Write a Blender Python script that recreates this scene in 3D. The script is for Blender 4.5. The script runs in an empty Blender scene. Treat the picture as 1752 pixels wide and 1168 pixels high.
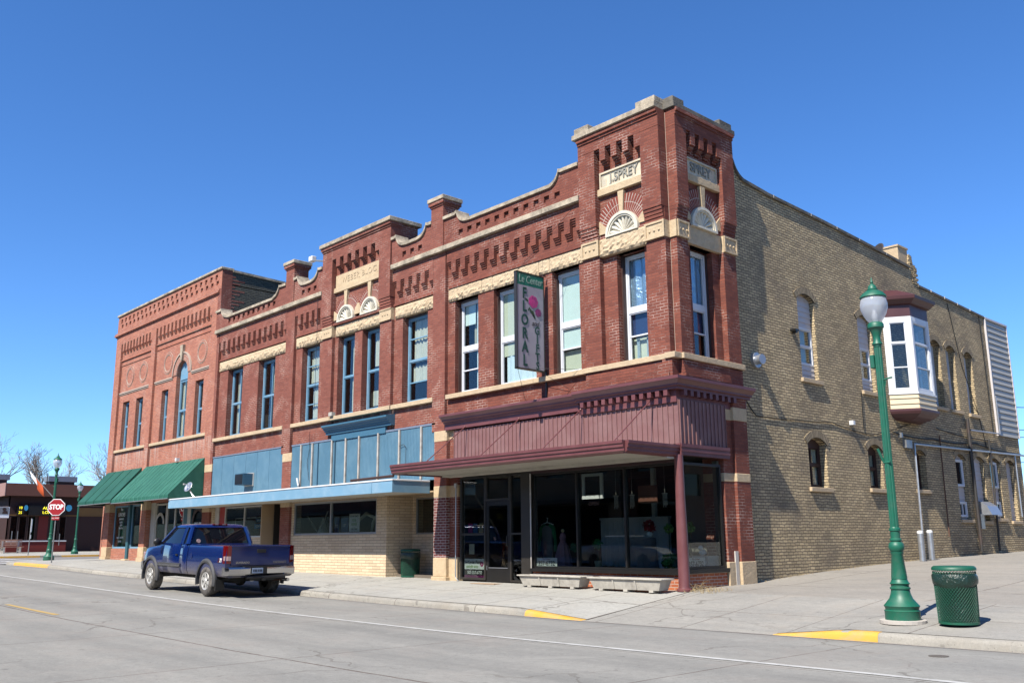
import bpy, bmesh, math, random
from mathutils import Vector, Matrix
R = math.radians
random.seed(7)
scene = bpy.context.scene
C = scene.collection

# ------------------------------------------------------------------ camera
CAM = (12.61784339, -16.80618385, 1.12)
yaw, pit, rol = R(47.03841294), R(12.13535547), R(-0.49974614)
fw = Vector((-math.sin(yaw)*math.cos(pit), math.cos(yaw)*math.cos(pit), math.sin(pit)))
rt = Vector((math.cos(yaw), math.sin(yaw), 0))
up = rt.cross(fw)
r2 = math.cos(rol)*rt + math.sin(rol)*up
u2 = -math.sin(rol)*rt + math.cos(rol)*up
cd = bpy.data.cameras.new('camera'); cam = bpy.data.objects.new('camera', cd); C.objects.link(cam)
M = Matrix((r2, u2, -fw)).transposed().to_4x4(); M.translation = Vector(CAM)
cam.matrix_world = M
cd.sensor_width = 36.0; cd.lens = 1576.548/1752*36.0
cd.clip_start = 0.1; cd.clip_end = 3000
scene.camera = cam

# ------------------------------------------------------------------ light
SUN = Vector((0.18, -1.0, 1.20)).normalized()          # towards the sun
elev = math.asin(SUN.z); az = math.atan2(SUN.x, SUN.y)
world = bpy.data.worlds.new('World'); scene.world = world; world.use_nodes = True
wn = world.node_tree.nodes; wl = world.node_tree.links
for n in list(wn): wn.remove(n)
sky = wn.new('ShaderNodeTexSky'); sky.sky_type = 'NISHITA'; sky.sun_disc = False
sky.sun_elevation = elev; sky.sun_rotation = az; sky.altitude = 300
sky.air_density = 0.85; sky.dust_density = 0.0; sky.ozone_density = 3.5
bgn = wn.new('ShaderNodeBackground'); bgn.inputs['Strength'].default_value = 0.072
out = wn.new('ShaderNodeOutputWorld')
hs = wn.new('ShaderNodeHueSaturation'); hs.inputs['Saturation'].default_value = 1.15; hs.inputs['Value'].default_value = 1.0; hs.inputs['Hue'].default_value = .5
wl.new(sky.outputs[0], hs.inputs['Color']); tm = wn.new('ShaderNodeMix'); tm.data_type = 'RGBA'; tm.blend_type = 'MULTIPLY'; tm.inputs[0].default_value = 1.0; tm.inputs[7].default_value = (1.03, 1.27, 1.55, 1)
wl.new(hs.outputs[0], tm.inputs[6]); wl.new(tm.outputs[2], bgn.inputs['Color']); wl.new(bgn.outputs[0], out.inputs['Surface'])
ld = bpy.data.lights.new('sun', 'SUN'); ld.energy = 5.0; ld.angle = R(0.53); ld.color = (1.0, 0.94, 0.84)
sun = bpy.data.objects.new('sun', ld); C.objects.link(sun)
sun.rotation_euler = SUN.to_track_quat('Z', 'Y').to_euler()
scene.view_settings.view_transform = 'Standard'; scene.view_settings.look = 'None'
scene.view_settings.exposure = 0.95; scene.view_settings.gamma = 1.0
scene.cycles.max_bounces = 7; scene.cycles.diffuse_bounces = 3; scene.cycles.glossy_bounces = 3
scene.cycles.transparent_max_bounces = 12; scene.cycles.transmission_bounces = 4
scene.cycles.use_denoising = True
scene.cycles.caustics_reflective = False; scene.cycles.caustics_refractive = False

# ------------------------------------------------------------------ materials
MATS = {}
class NT:
    def __init__(s, name):
        s.m = bpy.data.materials.new(name); s.m.use_nodes = True
        s.t = s.m.node_tree; s.n = s.t.nodes; s.l = s.t.links
        s.b = s.n['Principled BSDF']; MATS[name] = s.m
    def node(s, typ, **kw):
        x = s.n.new(typ)
        for k, v in kw.items(): setattr(x, k, v)
        return x
    def link(s, a, b): s.l.new(a, b)
    def val(s, sock, v):
        if hasattr(v, 'links') or isinstance(v, bpy.types.NodeSocket): s.link(v, sock)
        else: sock.default_value = v
    def math(s, op, a, b=0.0, clamp=False):
        x = s.node('ShaderNodeMath', operation=op, use_clamp=clamp)
        s.val(x.inputs[0], a); s.val(x.inputs[1], b); return x.outputs[0]
    def mix(s, f, a, b, mode='MIX'):
        x = s.node('ShaderNodeMix', data_type='RGBA', blend_type=mode)
        s.val(x.inputs[0], f); s.val(x.inputs[6], a); s.val(x.inputs[7], b); return x.outputs[2]
    def ramp(s, f, stops):
        x = s.node('ShaderNodeValToRGB'); e = x.color_ramp.elements
        while len(e) < len(stops): e.new(0.5)
        for i, (p, c) in enumerate(stops):
            e[i].position = p; e[i].color = c if len(c) == 4 else (*c, 1)
        s.link(f, x.inputs[0]); return x.outputs[0]
    def pos(s, obj=False):
        if obj: return s.node('ShaderNodeTexCoord').outputs['Object']
        return s.node('ShaderNodeNewGeometry').outputs['Position']
    def noise(s, scale, detail=4, rough=.55, vec=None, dist=0.0, stretch=None):
        x = s.node('ShaderNodeTexNoise'); x.inputs['Scale'].default_value = scale
        x.inputs['Detail'].default_value = detail; x.inputs['Roughness'].default_value = rough
        x.inputs['Distortion'].default_value = dist
        v = vec or s.pos()
        if stretch:
            mp = s.node('ShaderNodeMapping'); mp.inputs['Scale'].default_value = stretch; s.link(v, mp.inputs[0]); v = mp.outputs[0]
        s.link(v, x.inputs['Vector']); return x.outputs['Fac']
    def bump(s, h, strength=.3, dist=.01):
        x = s.node('ShaderNodeBump'); x.inputs['Strength'].default_value = strength; x.inputs['Distance'].default_value = dist
        s.link(h, x.inputs['Height']); s.link(x.outputs[0], s.b.inputs['Normal'])
KA = .74      # overall reflectance level that goes with the exposure below
def c4(c): return (c[0]*KA, c[1]*KA, c[2]*KA, 1)
def mul(c, k): return (c[0]*k*KA, c[1]*k*KA, c[2]*k*KA, 1)

def paint(name, col, rough=.5, var=.18, nscale=3.0, metal=0.0, bump=.1, bscale=60, obj=False, spec=.5, dirt=None, dirt_amt=.4, dscale=1.6):
    t = NT(name); p = t.pos(obj)
    n = t.noise(nscale, 5, .6, p)
    c = t.mix(n, mul(col, 1-var), mul(col, 1+var))
    if dirt:
        d = t.noise(dscale, 7, .7, p, dist=.4)
        f = t.ramp(d, [(.45, (0, 0, 0)), (.72, (dirt_amt,)*3)])
        c = t.mix(f, c, c4(dirt))
    t.link(c, t.b.inputs['Base Color'])
    r = t.math('ADD', t.math('MULTIPLY', n, .2), rough-.1); t.link(r, t.b.inputs['Roughness'])
    t.b.inputs['Metallic'].default_value = metal; t.b.inputs['Specular IOR Level'].default_value = spec
    if bump: t.bump(t.noise(bscale, 3, .6, p), bump, .004)
    return t.m

def brick_uv(t, uvmap=False, shift=0.0):
    if uvmap:
        return t.node('ShaderNodeUVMap').outputs[0]
    g = t.node('ShaderNodeNewGeometry'); sp = t.node('ShaderNodeSeparateXYZ'); t.link(g.outputs['Position'], sp.inputs[0])
    sn = t.node('ShaderNodeSeparateXYZ'); t.link(g.outputs['True Normal'], sn.inputs[0])
    f = t.math('GREATER_THAN', t.math('ABSOLUTE', sn.outputs[0]), .6)
    mx = t.node('ShaderNodeMix', data_type='FLOAT'); t.link(f, mx.inputs[0]); t.link(sp.outputs[0], mx.inputs[2]); t.link(sp.outputs[1], mx.inputs[3])
    cb = t.node('ShaderNodeCombineXYZ'); t.link(t.math('ADD', mx.outputs[0], shift), cb.inputs[0]); t.link(sp.outputs[2], cb.inputs[1])
    return cb.outputs[0]

def brick(name, c1, c2, mortar, mortar2=None, w=.215, h=.072, ms=.007, rough=.85, big=.25, stain=None, stain_rng=(.5, .7), patch=(.52, .62), bump=.5, uvmap=False, wob=0.0, bd=.012, off=.5, bias=0.0, streak=None):
    t = NT(name); uv = brick_uv(t, uvmap)
    if wob:
        nz = t.node('ShaderNodeTexNoise'); nz.inputs['Scale'].default_value = 5.0; nz.inputs['Detail'].default_value = 3
        t.link(uv, nz.inputs['Vector'])
        vm = t.node('ShaderNodeVectorMath', operation='SCALE'); vm.inputs['Scale'].default_value = wob
        sb = t.node('ShaderNodeVectorMath', operation='SUBTRACT'); t.link(nz.outputs['Color'], sb.inputs[0]); sb.inputs[1].default_value = (.5, .5, .5)
        t.link(sb.outputs[0], vm.inputs[0])
        ad = t.node('ShaderNodeVectorMath', operation='ADD'); t.link(uv, ad.inputs[0]); t.link(vm.outputs[0], ad.inputs[1]); uv = ad.outputs[0]
    b = t.node('ShaderNodeTexBrick'); t.link(uv, b.inputs['Vector'])
    b.inputs['Scale'].default_value = 1.0; b.inputs['Brick Width'].default_value = w; b.inputs['Row Height'].default_value = h
    b.inputs['Mortar Size'].default_value = ms; b.inputs['Mortar Smooth'].default_value = .2; b.inputs['Bias'].default_value = bias
    b.offset = off
    b.inputs['Color1'].default_value = c4(c1); b.inputs['Color2'].default_value = c4(c2)
    if mortar2:
        f = t.ramp(t.noise(1.1, 6, .65, dist=.6), [(patch[0], (0, 0, 0)), (patch[1], (1, 1, 1))])
        t.link(t.mix(f, c4(mortar), c4(mortar2)), b.inputs['Mortar'])
    else: b.inputs['Mortar'].default_value = c4(mortar)
    c = b.outputs['Color']
    n = t.noise(.9, 6, .6)
    v = t.math('ADD', t.math('MULTIPLY', n, big*2), 1-big)
    c = t.mix(1.0, c, v, 'MULTIPLY')
    n2 = t.noise(38, 2, .6); v2 = t.math('ADD', t.math('MULTIPLY', n2, .5), .75); c = t.mix(1.0, c, v2, 'MULTIPLY')
    if stain:
        f = t.ramp(t.noise(.75, 7, .68, dist=.3), [(stain_rng[0], (0, 0, 0)), (stain_rng[1], (.75, .75, .75))])
        c = t.mix(f, c, c4(stain))
    if streak:      # pale vertical run-off streaks between two heights
        col, z0, z1, amt = streak
        sp = t.node('ShaderNodeSeparateXYZ'); t.link(t.pos(), sp.inputs[0])
        mr = t.node('ShaderNodeMapRange'); mr.inputs[1].default_value = z0; mr.inputs[2].default_value = z1; t.link(sp.outputs[2], mr.inputs[0])
        up_ = t.math('LESS_THAN', sp.outputs[2], z1+.001)
        f = t.ramp(t.noise(1.0, 5, .6, stretch=(5, 5, .35)), [(.45, (0, 0, 0)), (.7, (1, 1, 1))])
        f = t.math('MULTIPLY', t.math('MULTIPLY', f, t.math('MULTIPLY', mr.outputs[0], up_)), amt)
        c = t.mix(f, c, c4(col))
    t.link(c, t.b.inputs['Base Color']); t.b.inputs['Roughness'].default_value = rough
    t.b.inputs['Specular IOR Level'].default_value = .25
    hgt = t.math('ADD', t.math('MULTIPLY', t.math('SUBTRACT', 1.0, b.outputs['Fac']), 1.0), t.math('MULTIPLY', n2, .5))
    t.bump(hgt, bump, bd)
    return t.m

def stone(name, col, dark, amt=.5, scale=1.3, rough=.85, bump=.5, bscale=14):
    t = NT(name); n = t.noise(scale, 8, .7, dist=.5)
    f = t.ramp(n, [(.38, (0, 0, 0)), (.72, (amt,)*3)])
    f2 = t.noise(9, 4, .6)
    c = t.mix(f, c4(col), c4(dark)); c = t.mix(1.0, c, t.math('ADD', t.math('MULTIPLY', f2, .4), .8), 'MULTIPLY')
    t.link(c, t.b.inputs['Base Color']); t.b.inputs['Roughness'].default_value = rough
    t.b.inputs['Specular IOR Level'].default_value = .25
    t.bump(t.noise(bscale, 6, .65), bump, .03); return t.m

def glass(name, tint=(1, 1, 1), refl=1.0, rough=0.0, dark=0.0, ior=1.5, wav=0.0):
    t = NT(name); t.n.remove(t.b)
    o = t.n['Material Output']
    tr = t.node('ShaderNodeBsdfTransparent'); tr.inputs[0].default_value = (*tint, 1)
    gl = t.node('ShaderNodeBsdfGlossy'); gl.inputs['Roughness'].default_value = rough; gl.inputs[0].default_value = (refl, refl, refl, 1)
    fr = t.node('ShaderNodeFresnel'); bf = t.node('ShaderNodeNewGeometry').outputs['Backfacing']
    t.link(t.math('ADD', t.math('MULTIPLY', bf, 1/ior-ior), ior), fr.inputs[0])
    if wav:
        bp = t.node('ShaderNodeBump'); bp.inputs['Strength'].default_value = wav; bp.inputs['Distance'].default_value = .02
        t.link(t.noise(1.6, 2, .5), bp.inputs['Height']); t.link(bp.outputs[0], gl.inputs['Normal'])
    mx = t.node('ShaderNodeMixShader'); t.link(fr.outputs[0], mx.inputs[0]); t.link(tr.outputs[0], mx.inputs[1]); t.link(gl.outputs[0], mx.inputs[2])
    t.link(mx.outputs[0], o.inputs['Surface']); return t.m

# ------------------------------------------------------------------ mesh builder
def TF(u, d, v): return (u, d, v)                       # front walls: u = x, depth into the building = +y
def TS(X0):                                              # side wall facing +x: u = y, depth = -x
    return lambda u, d, v: (X0-d, u, v)
class MB:
    def __init__(s, T=TF): s.T = T; s.v = []; s.f = []; s.uv = {}
    def add(s, pts, faces, raw=False):
        b = len(s.v); s.v += [tuple(p) if raw else s.T(*p) for p in pts]
        s.f += [tuple(b+i for i in f) for f in faces]; return s
    def box(s, u0, u1, d0, d1, v0, v1):
        p = [(u0, d0, v0), (u1, d0, v0), (u1, d1, v0), (u0, d1, v0), (u0, d0, v1), (u1, d0, v1), (u1, d1, v1), (u0, d1, v1)]
        return s.add(p, [(0, 3, 2, 1), (4, 5, 6, 7), (0, 1, 5, 4), (1, 2, 6, 5), (2, 3, 7, 6), (3, 0, 4, 7)])
    def prism(s, poly, d0, d1):                          # polygon in (u, v), extruded in depth
        n = len(poly); p = [(a, d0, b) for a, b in poly]+[(a, d1, b) for a, b in poly]
        return s.add(p, [tuple(range(n)), tuple(range(2*n-1, n-1, -1))]+[(i, i+n, (i+1) % n+n, (i+1) % n) for i in range(n)])
    def sweep(s, prof, u0, u1, m0=0, m1=0):              # profile in (d, v), swept along u ; m = mitre slope du/dd at the ends
        n = len(prof); p = [(u0+m0*d, d, v) for d, v in prof]+[(u1+m1*d, d, v) for d, v in prof]
        return s.add(p, [tuple(range(n-1, -1, -1)), tuple(range(n, 2*n))]+[(i, (i+1) % n, (i+1) % n+n, i+n) for i in range(n)])
    def loft(s, rings, cap=True, raw=True, closed=True):
        n = len(rings[0]); pts = [p for r in rings for p in r]; fs = []
        for k in range(len(rings)-1):
            for i in range(n if closed else n-1):
                j = (i+1) % n; fs.append((k*n+i, k*n+j, (k+1)*n+j, (k+1)*n+i))
        if cap: fs += [tuple(range(n-1, -1, -1)), tuple(range((len(rings)-1)*n, len(rings)*n))]
        return s.add(pts, fs, raw)
    def tube(s, pts, r, n=8, raw=True, cap=True):
        pts = [Vector(p) for p in pts]; rings = []
        rr = r if isinstance(r, (list, tuple)) else [r]*len(pts)
        for i, p in enumerate(pts):
            a = pts[max(i-1, 0)]; b = pts[min(i+1, len(pts)-1)]; d = (b-a)
            if d.length < 1e-9: d = Vector((0, 0, 1))
            d.normalize(); x = d.orthogonal().normalized() if i == 0 else (x - d*x.dot(d)).normalized()
            y = d.cross(x)
            rings.append([tuple(p+rr[i]*(math.cos(2*math.pi*k/n)*x+math.sin(2*math.pi*k/n)*y)) for k in range(n)])
        return s.loft(rings, cap, raw)
    def lathe(s, prof, c=(0, 0, 0), n=24, flute=None, raw=True):   # prof: (r, z) bottom to top
        rings = []
        for r, z in prof:
            ring = []
            for k in range(n):
                a = 2*math.pi*k/n; q = r
                if flute and flute[0] <= z <= flute[1] and k % 2: q = r*flute[2]
                ring.append((c[0]+q*math.cos(a), c[1]+q*math.sin(a), c[2]+z))
            rings.append(ring)
        return s.loft(rings, True, raw)
    def ball(s, c, r, n=12, sq=(1, 1, 1)):
        m = n//2; prof = [(r*math.sin(math.pi*i/m), -r*math.cos(math.pi*i/m)) for i in range(m+1)]
        rings = [[(c[0]+max(a, 1e-4)*math.cos(2*math.pi*k/n)*sq[0], c[1]+max(a, 1e-4)*math.sin(2*math.pi*k/n)*sq[1], c[2]+z*sq[2]) for k in range(n)] for a, z in prof]
        return s.loft(rings, True)
    def wall(s, u0, u1, v0, v1, d0, d1, holes=(), back=True):      # holes: (u0,u1,v0,v1,arch rise)
        us = sorted({u0, u1, *[h[0] for h in holes], *[h[1] for h in holes]}); us = [u for u in us if u0 <= u <= u1]
        vs = sorted({v0, v1, *[h[2] for h in holes], *[h[3] for h in holes]}); vs = [v for v in vs if v0 <= v <= v1]
        def solid(i, j):
            if i < 0 or j < 0 or i >= len(us)-1 or j >= len(vs)-1: return False
            a = (us[i]+us[i+1])/2; b = (vs[j]+vs[j+1])/2
            return not any(h[0] < a < h[1] and h[2] < b < h[3] for h in holes)
        for i in range(len(us)-1):
            for j in range(len(vs)-1):
                if not solid(i, j): continue
                a, b, c, e = us[i], us[i+1], vs[j], vs[j+1]
                s.add([(a, d0, c), (b, d0, c), (b, d0, e), (a, d0, e)], [(0, 1, 2, 3)])
                if back: s.add([(a, d1, c), (b, d1, c), (b, d1, e), (a, d1, e)], [(3, 2, 1, 0)])
                if not solid(i-1, j): s.add([(a, d0, c), (a, d1, c), (a, d1, e), (a, d0, e)], [(0, 3, 2, 1)])
                if not solid(i+1, j): s.add([(b, d0, c), (b, d1, c), (b, d1, e), (b, d0, e)], [(0, 1, 2, 3)])
                if not solid(i, j-1): s.add([(a, d0, c), (b, d0, c), (b, d1, c), (a, d1, c)], [(0, 1, 2, 3)])
                if not solid(i, j+1): s.add([(a, d0, e), (b, d0, e), (b, d1, e), (a, d1, e)], [(3, 2, 1, 0)])
        for h in holes:
            if len(h) > 4 and h[4] > 0:
                a, b, top, rise = h[0], h[1], h[3], h[4]; w = (b-a)/2; cx = (a+b)/2; N = 12
                if rise >= w*.999: f = lambda x: top-rise+math.sqrt(max(0, w*w-(x-cx)**2))*(rise/w)
                else:
                    rad = (w*w+rise*rise)/(2*rise); f = lambda x: top-rad+math.sqrt(max(0, rad*rad-(x-cx)**2))
                for k in range(N):
                    x0 = a+(b-a)*k/N; x1 = a+(b-a)*(k+1)/N; z0, z1 = f(x0), f(x1)
                    if k == 0: z0 = top-rise
                    if k == N-1: z1 = top-rise
                    t_ = top
                    if abs(t_-z0) < 1e-4 and abs(t_-z1) < 1e-4: continue
                    s.add([(x0, d0, z0), (x1, d0, z1), (x1, d0, t_), (x0, d0, t_)], [(0, 1, 2, 3)])
                    s.add([(x0, d0, z0), (x1, d0, z1), (x1, d1, z1), (x0, d1, z0)], [(3, 2, 1, 0)])
                    if back: s.add([(x0, d1, z0), (x1, d1, z1), (x1, d1, t_), (x0, d1, t_)], [(3, 2, 1, 0)])
        return s
    def rough_block(s, u0, u1, v0, v1, d, depth, amp=.03, step=.055, rnd=None):
        rnd = rnd or random; nu = max(2, int((u1-u0)/step)); nv = max(2, int((v1-v0)/step)); pts = []; fs = []
        for j in range(nv+1):
            for i in range(nu+1):
                e = 0 if (i in (0, nu) or j in (0, nv)) else 1
                low = 1.0 if j < nv*.55 else .45
                pts.append((u0+(u1-u0)*i/nu, d-e*(amp*(.15+rnd.random()*low)), v0+(v1-v0)*j/nv))
        for j in range(nv):
            for i in range(nu):
                a = j*(nu+1)+i; fs.append((a, a+1, a+nu+2, a+nu+1))
        s.add(pts, fs)
        return s.add([(u0, d, v0), (u1, d, v0), (u1, d, v1), (u0, d, v1), (u0, d+depth, v0), (u1, d+depth, v0), (u1, d+depth, v1), (u0, d+depth, v1)],
                     [(0, 4, 5, 1), (1, 5, 6, 2), (2, 6, 7, 3), (3, 7, 4, 0)])
    def build(s, name, mat, parent=None, smooth=False, bevel=0.0, bseg=1, kind=None, recalc=False):
        me = bpy.data.meshes.new(name)
        off = Vector((0, 0, 0))
        if parent is not None: off = ORG.get(parent.name, Vector((0, 0, 0)))
        me.from_pydata([(p[0]-off.x, p[1]-off.y, p[2]-off.z) for p in s.v], [], s.f); me.update()
        if recalc:
            bm = bmesh.new(); bm.from_mesh(me); bmesh.ops.recalc_face_normals(bm, faces=bm.faces); bm.to_mesh(me); bm.free()
        if mat is not None: me.materials.append(MATS[mat] if isinstance(mat, str) else mat)
        if smooth:
            me.polygons.foreach_set('use_smooth', [True]*len(me.polygons))
            if smooth != 'all':
                try: me.set_sharp_from_angle(angle=R(smooth if smooth is not True else 35))
                except Exception: pass
        o = bpy.data.objects.new(name, me); C.objects.link(o)
        if parent is not None:
            o.parent = parent; ORG[o.name] = off.copy()
        if bevel:
            m = o.modifiers.new('bevel', 'BEVEL'); m.width = bevel; m.segments = bseg; m.limit_method = 'ANGLE'; m.angle_limit = R(40)
        if kind: o['kind'] = kind
        return o
ORG = {}          # world origin of each root, so that children can be written in world coordinates
def tag(o, label, cat, group=None):
    o['label'] = label; o['category'] = cat
    if group: o['group'] = group
    return o
def thing(name, loc, label, cat, group=None, local=False):
    o = bpy.data.objects.new(name, None); o.empty_display_size = .3; C.objects.link(o); o.location = loc
    ORG[o.name] = Vector((0, 0, 0)) if local else Vector(loc); return tag(o, label, cat, group)
def center_origin(o, loc):
    """move a top-level mesh's origin to loc without moving it"""
    v = Vector(loc); o.data.transform(Matrix.Translation(-v)); o.location = v; return o
def copy_tree(o, parent=None):
    c = o.copy(); C.objects.link(c)
    if parent is not None: c.parent = parent
    for ch in [k for k in bpy.data.objects if k.parent == o]: copy_tree(ch, c)
    return c

def text(s, parent, at, size, mat, face='front', extrude=.004, xs=1.0, align='CENTER', name='lettering', bold=0.0, shear=0.0, rot=0.0, space=1.0):
    cu = bpy.data.curves.new('t', 'FONT'); cu.body = s; cu.size = size; cu.extrude = extrude; cu.align_x = align; cu.align_y = 'CENTER'
    cu.offset = bold; cu.shear = shear; cu.space_character = space; cu.resolution_u = 3
    ob = bpy.data.objects.new('t', cu); C.objects.link(ob); bpy.context.view_layer.update()
    me = bpy.data.meshes.new_from_object(ob.evaluated_get(bpy.context.evaluated_depsgraph_get()))
    bpy.data.objects.remove(ob); me.name = name
    rx = {'front': Matrix.Rotation(R(90), 4, 'X'), 'side': Matrix.Rotation(R(90), 4, 'Z') @ Matrix.Rotation(R(90), 4, 'X'),
          'back': Matrix.Rotation(R(180), 4, 'Z') @ Matrix.Rotation(R(90), 4, 'X'), 'west': Matrix.Rotation(R(-90), 4, 'Z') @ Matrix.Rotation(R(90), 4, 'X')}
    Mx = face if isinstance(face, Matrix) else rx[face]
    me.transform(Matrix.Translation(Vector(at)-ORG.get(parent.name, Vector((0, 0, 0))) if parent is not None else Vector(at)) @ Mx @ Matrix.Rotation(rot, 4, 'Z') @ Matrix.Diagonal((xs, 1, 1, 1)))
    me.materials.clear(); me.materials.append(MATS[mat])
    for p in me.polygons: p.material_index = 0
    o = bpy.data.objects.new(name, me); C.objects.link(o)
    if parent is not None: o.parent = parent; ORG[o.name] = ORG.get(parent.name, Vector((0, 0, 0)))
    return o
def interp(tab, x):
    if x <= tab[0][0]: return tab[0][1]
    for (a, b), (c, d) in zip(tab, tab[1:]):
        if x <= c: return b+(d-b)*(x-a)/(c-a)
    return tab[-1][1]
def arc(cx, cz, r, a0, a1, n):
    return [(cx+r*math.cos(R(a0+(a1-a0)*i/n)), cz+r*math.sin(R(a0+(a1-a0)*i/n))) for i in range(n+1)]
# ------------------------------------------------------------------ palette
brick('brick_corner', (.255, .080, .052), (.175, .055, .039), (.17, .065, .05), (.52, .37, .31), ms=.008, patch=(.48, .64), big=.16)
brick('brick_weber', (.29, .096, .066), (.215, .068, .048), (.21, .095, .075), (.54, .40, .33), ms=.008, patch=(.49, .66), big=.18, streak=((.55, .45, .38), 4.9, 5.15, .5))
brick('brick_west', (.50, .185, .115), (.37, .125, .082), (.34, .22, .17), (.6, .5, .42), ms=.008, patch=(.5, .7), big=.2, streak=((.58, .5, .44), 4.4, 5.45, .75))
brick('brick_radial', (.25, .06, .04), (.2, .045, .034), (.5, .42, .36), ms=.009, w=.075, h=.24, off=0.0, uvmap=True)
brick('brick_low', (.50, .16, .07), (.42, .12, .055), (.55, .45, .38), w=.21, h=.07, ms=.007)
brick('brick_pier', (.20, .065, .06), (.16, .05, .05), (.5, .44, .42), w=.215, h=.075, ms=.008)
brick('brick_tan', (.72, .56, .33), (.46, .36, .215), (.19, .15, .105), None, w=.225, h=.076, ms=.011, big=.30, stain=(.20, .165, .125), stain_rng=(.48, .74), bump=1.0, wob=.05, bd=.045)
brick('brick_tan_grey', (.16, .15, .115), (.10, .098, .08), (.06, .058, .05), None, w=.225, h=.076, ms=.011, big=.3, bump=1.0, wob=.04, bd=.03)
brick('brick_yellow', (.80, .63, .43), (.68, .51, .34), (.40, .32, .23), None, w=.40, h=.088, ms=.008, big=.12, bump=.7, bd=.02)
stone('stone_cream', (.62, .48, .31), (.42, .30, .18), .55, 1.6)
stone('stone_rock', (.64, .50, .33), (.40, .28, .16), .5, 2.2, bump=1.0, bscale=9)
stone('stone_sill', (.60, .46, .30), (.36, .28, .19), .5, 2.4)
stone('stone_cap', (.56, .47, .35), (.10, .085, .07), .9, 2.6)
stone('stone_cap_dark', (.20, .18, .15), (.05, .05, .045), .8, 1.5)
paint('shell_white', (.72, .67, .55), .7, .12, 6, dirt=(.45, .38, .28), dirt_amt=.5, dscale=5)
paint('plate_cream', (.70, .60, .44), .75, .1, 5, dirt=(.2, .17, .13), dirt_amt=.5, dscale=4)
paint('letter_grey', (.28, .27, .23), .8, .15, 9)
paint('maroon', (.15, .050, .052), .42, .15, 2.0, dirt=(.24, .10, .10), dirt_amt=.5)
paint('maroon_panel', (.215, .105, .10), .5, .12, 1.2, dirt=(.31, .20, .19), dirt_amt=.5)
paint('maroon_dark', (.05, .02, .022), .5, .15, 3)
paint('white_paint', (.78, .79, .80), .4, .06, 4)
paint('white_frame', (.74, .76, .80), .38, .05, 4)
paint('blue_frame', (.16, .33, .47), .5, .15, 3, dirt=(.35, .42, .48), dirt_amt=.5)
paint('blue_panel', (.095, .205, .29), .5, .10, .9, dirt=(.17, .30, .39), dirt_amt=.6)
paint('blue_fascia', (.20, .38, .53), .45, .12, 1.2, dirt=(.4, .52, .62), dirt_amt=.5)
paint('blue_dark', (.035, .10, .16), .5, .12, 2)
paint('grey_metal', (.42, .43, .44), .4, .15, 4, metal=.7)
paint('galvanised', (.55, .57, .60), .38, .18, 8, metal=.75)
paint('light_metal', (.68, .66, .62), .45, .15, 6, metal=.3, dirt=(.4, .32, .25), dirt_amt=.7)
paint('soffit', (.55, .52, .45), .7, .12, 2, dirt=(.3, .27, .22), dirt_amt=.5)
paint('canopy_roof', (.55, .56, .56), .7, .15, 2)
paint('awning_green', (.003, .075, .045), .65, .16, .8, bump=.25, bscale=200, dirt=(.012, .13, .085), dirt_amt=.5)
paint('awning_green_faded', (.008, .105, .068), .7, .16, .9, bump=.25, bscale=200, dirt=(.04, .20, .14), dirt_amt=.55)
paint('awning_edge', (.12, .36, .27), .7, .15, 2)
paint('teal_paint', (.03, .11, .14), .5, .15, 3)
paint('black_frame', (.012, .011, .010), .35, .2, 4)
paint('bronze_frame', (.030, .026, .021), .4, .2, 4)
paint('dark_interior', (.022, .019, .017), .9, .3, 2)  # near-black colour stands in for the shade of unlit rooms
paint('floor_interior', (.16, .13, .10), .6, .2, 2)
paint('brown_casing', (.055, .025, .020), .5, .2, 4)
paint('brown_dark', (.05, .022, .016), .6, .2, 5)
paint('vinyl_white', (.62, .58, .57), .5, .06, 3)
paint('vinyl_cream', (.70, .58, .38), .5, .06, 3)
paint('vinyl_grey', (.44, .42, .37), .5, .08, 2)
paint('roof_black', (.03, .03, .03), .9, .2, 3)
paint('blind_white', (1.0, 1.0, .96), .8, .06, 2)
paint('blind_aqua', (.98, 1.12, 1.08), .8, .06, 2)
paint('blind_cream', (.86, .86, .66), .8, .1, 2)
paint('curtain_pale', (.80, .76, .62), .85, .2, 7)
paint('curtain_blue', (.92, 1.05, 1.1), .85, .12, 5)
paint('blanket_blue', (.03, .06, .18), .9, .2, 4)
paint('lamp_green', (.005, .125, .072), .50, .16, 5, obj=True, dirt=(.05, .13, .09), dirt_amt=.7, dscale=7)
paint('bin_green', (.004, .10, .055), .5, .2, 6, obj=True, dirt=(.03, .06, .045), dirt_amt=.7, dscale=6)
paint('bin_dark', (.012, .035, .026), .25, .3, 9, obj=True)
paint('concrete_pad', (.50, .46, .41), .85, .15, 5)
paint('wood_grey', (.50, .47, .41), .8, .16, 3, dirt=(.22, .20, .17), dirt_amt=.7, dscale=4)
paint('rust', (.13, .065, .04), .8, .3, 8)
paint('red_sign', (.38, .012, .018), .45, .08, 3)
paint('sign_white', (1.05, 1.05, 1.05), .5, .04, 3)
paint('sign_pole', (.30, .31, .31), .5, .15, 6, metal=.5)
paint('yellow_paint', (.66, .36, .045), .75, .12, 4, dirt=(.45, .33, .2), dirt_amt=.7, dscale=3)
paint('black_wire', (.01, .01, .01), .6, .1, 4)
paint('dark_pipe', (.035, .033, .03), .6, .2, 4, dirt=(.12, .06, .04), dirt_amt=.5)
paint('mortar_white', (.60, .56, .50), .85, .08, 6)
paint('red_door', (.34, .02, .012), .5, .1, 3)
paint('ply_tan', (.46, .33, .20), .7, .1, 2)
glass('glass_shop', (.70, .74, .72), 1.0, ior=1.55)
glass('glass_window', (.84, .88, .88), 1.0, ior=1.48, wav=.15)
glass('glass_dark', (.22, .25, .27), 1.0, ior=1.5)
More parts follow.
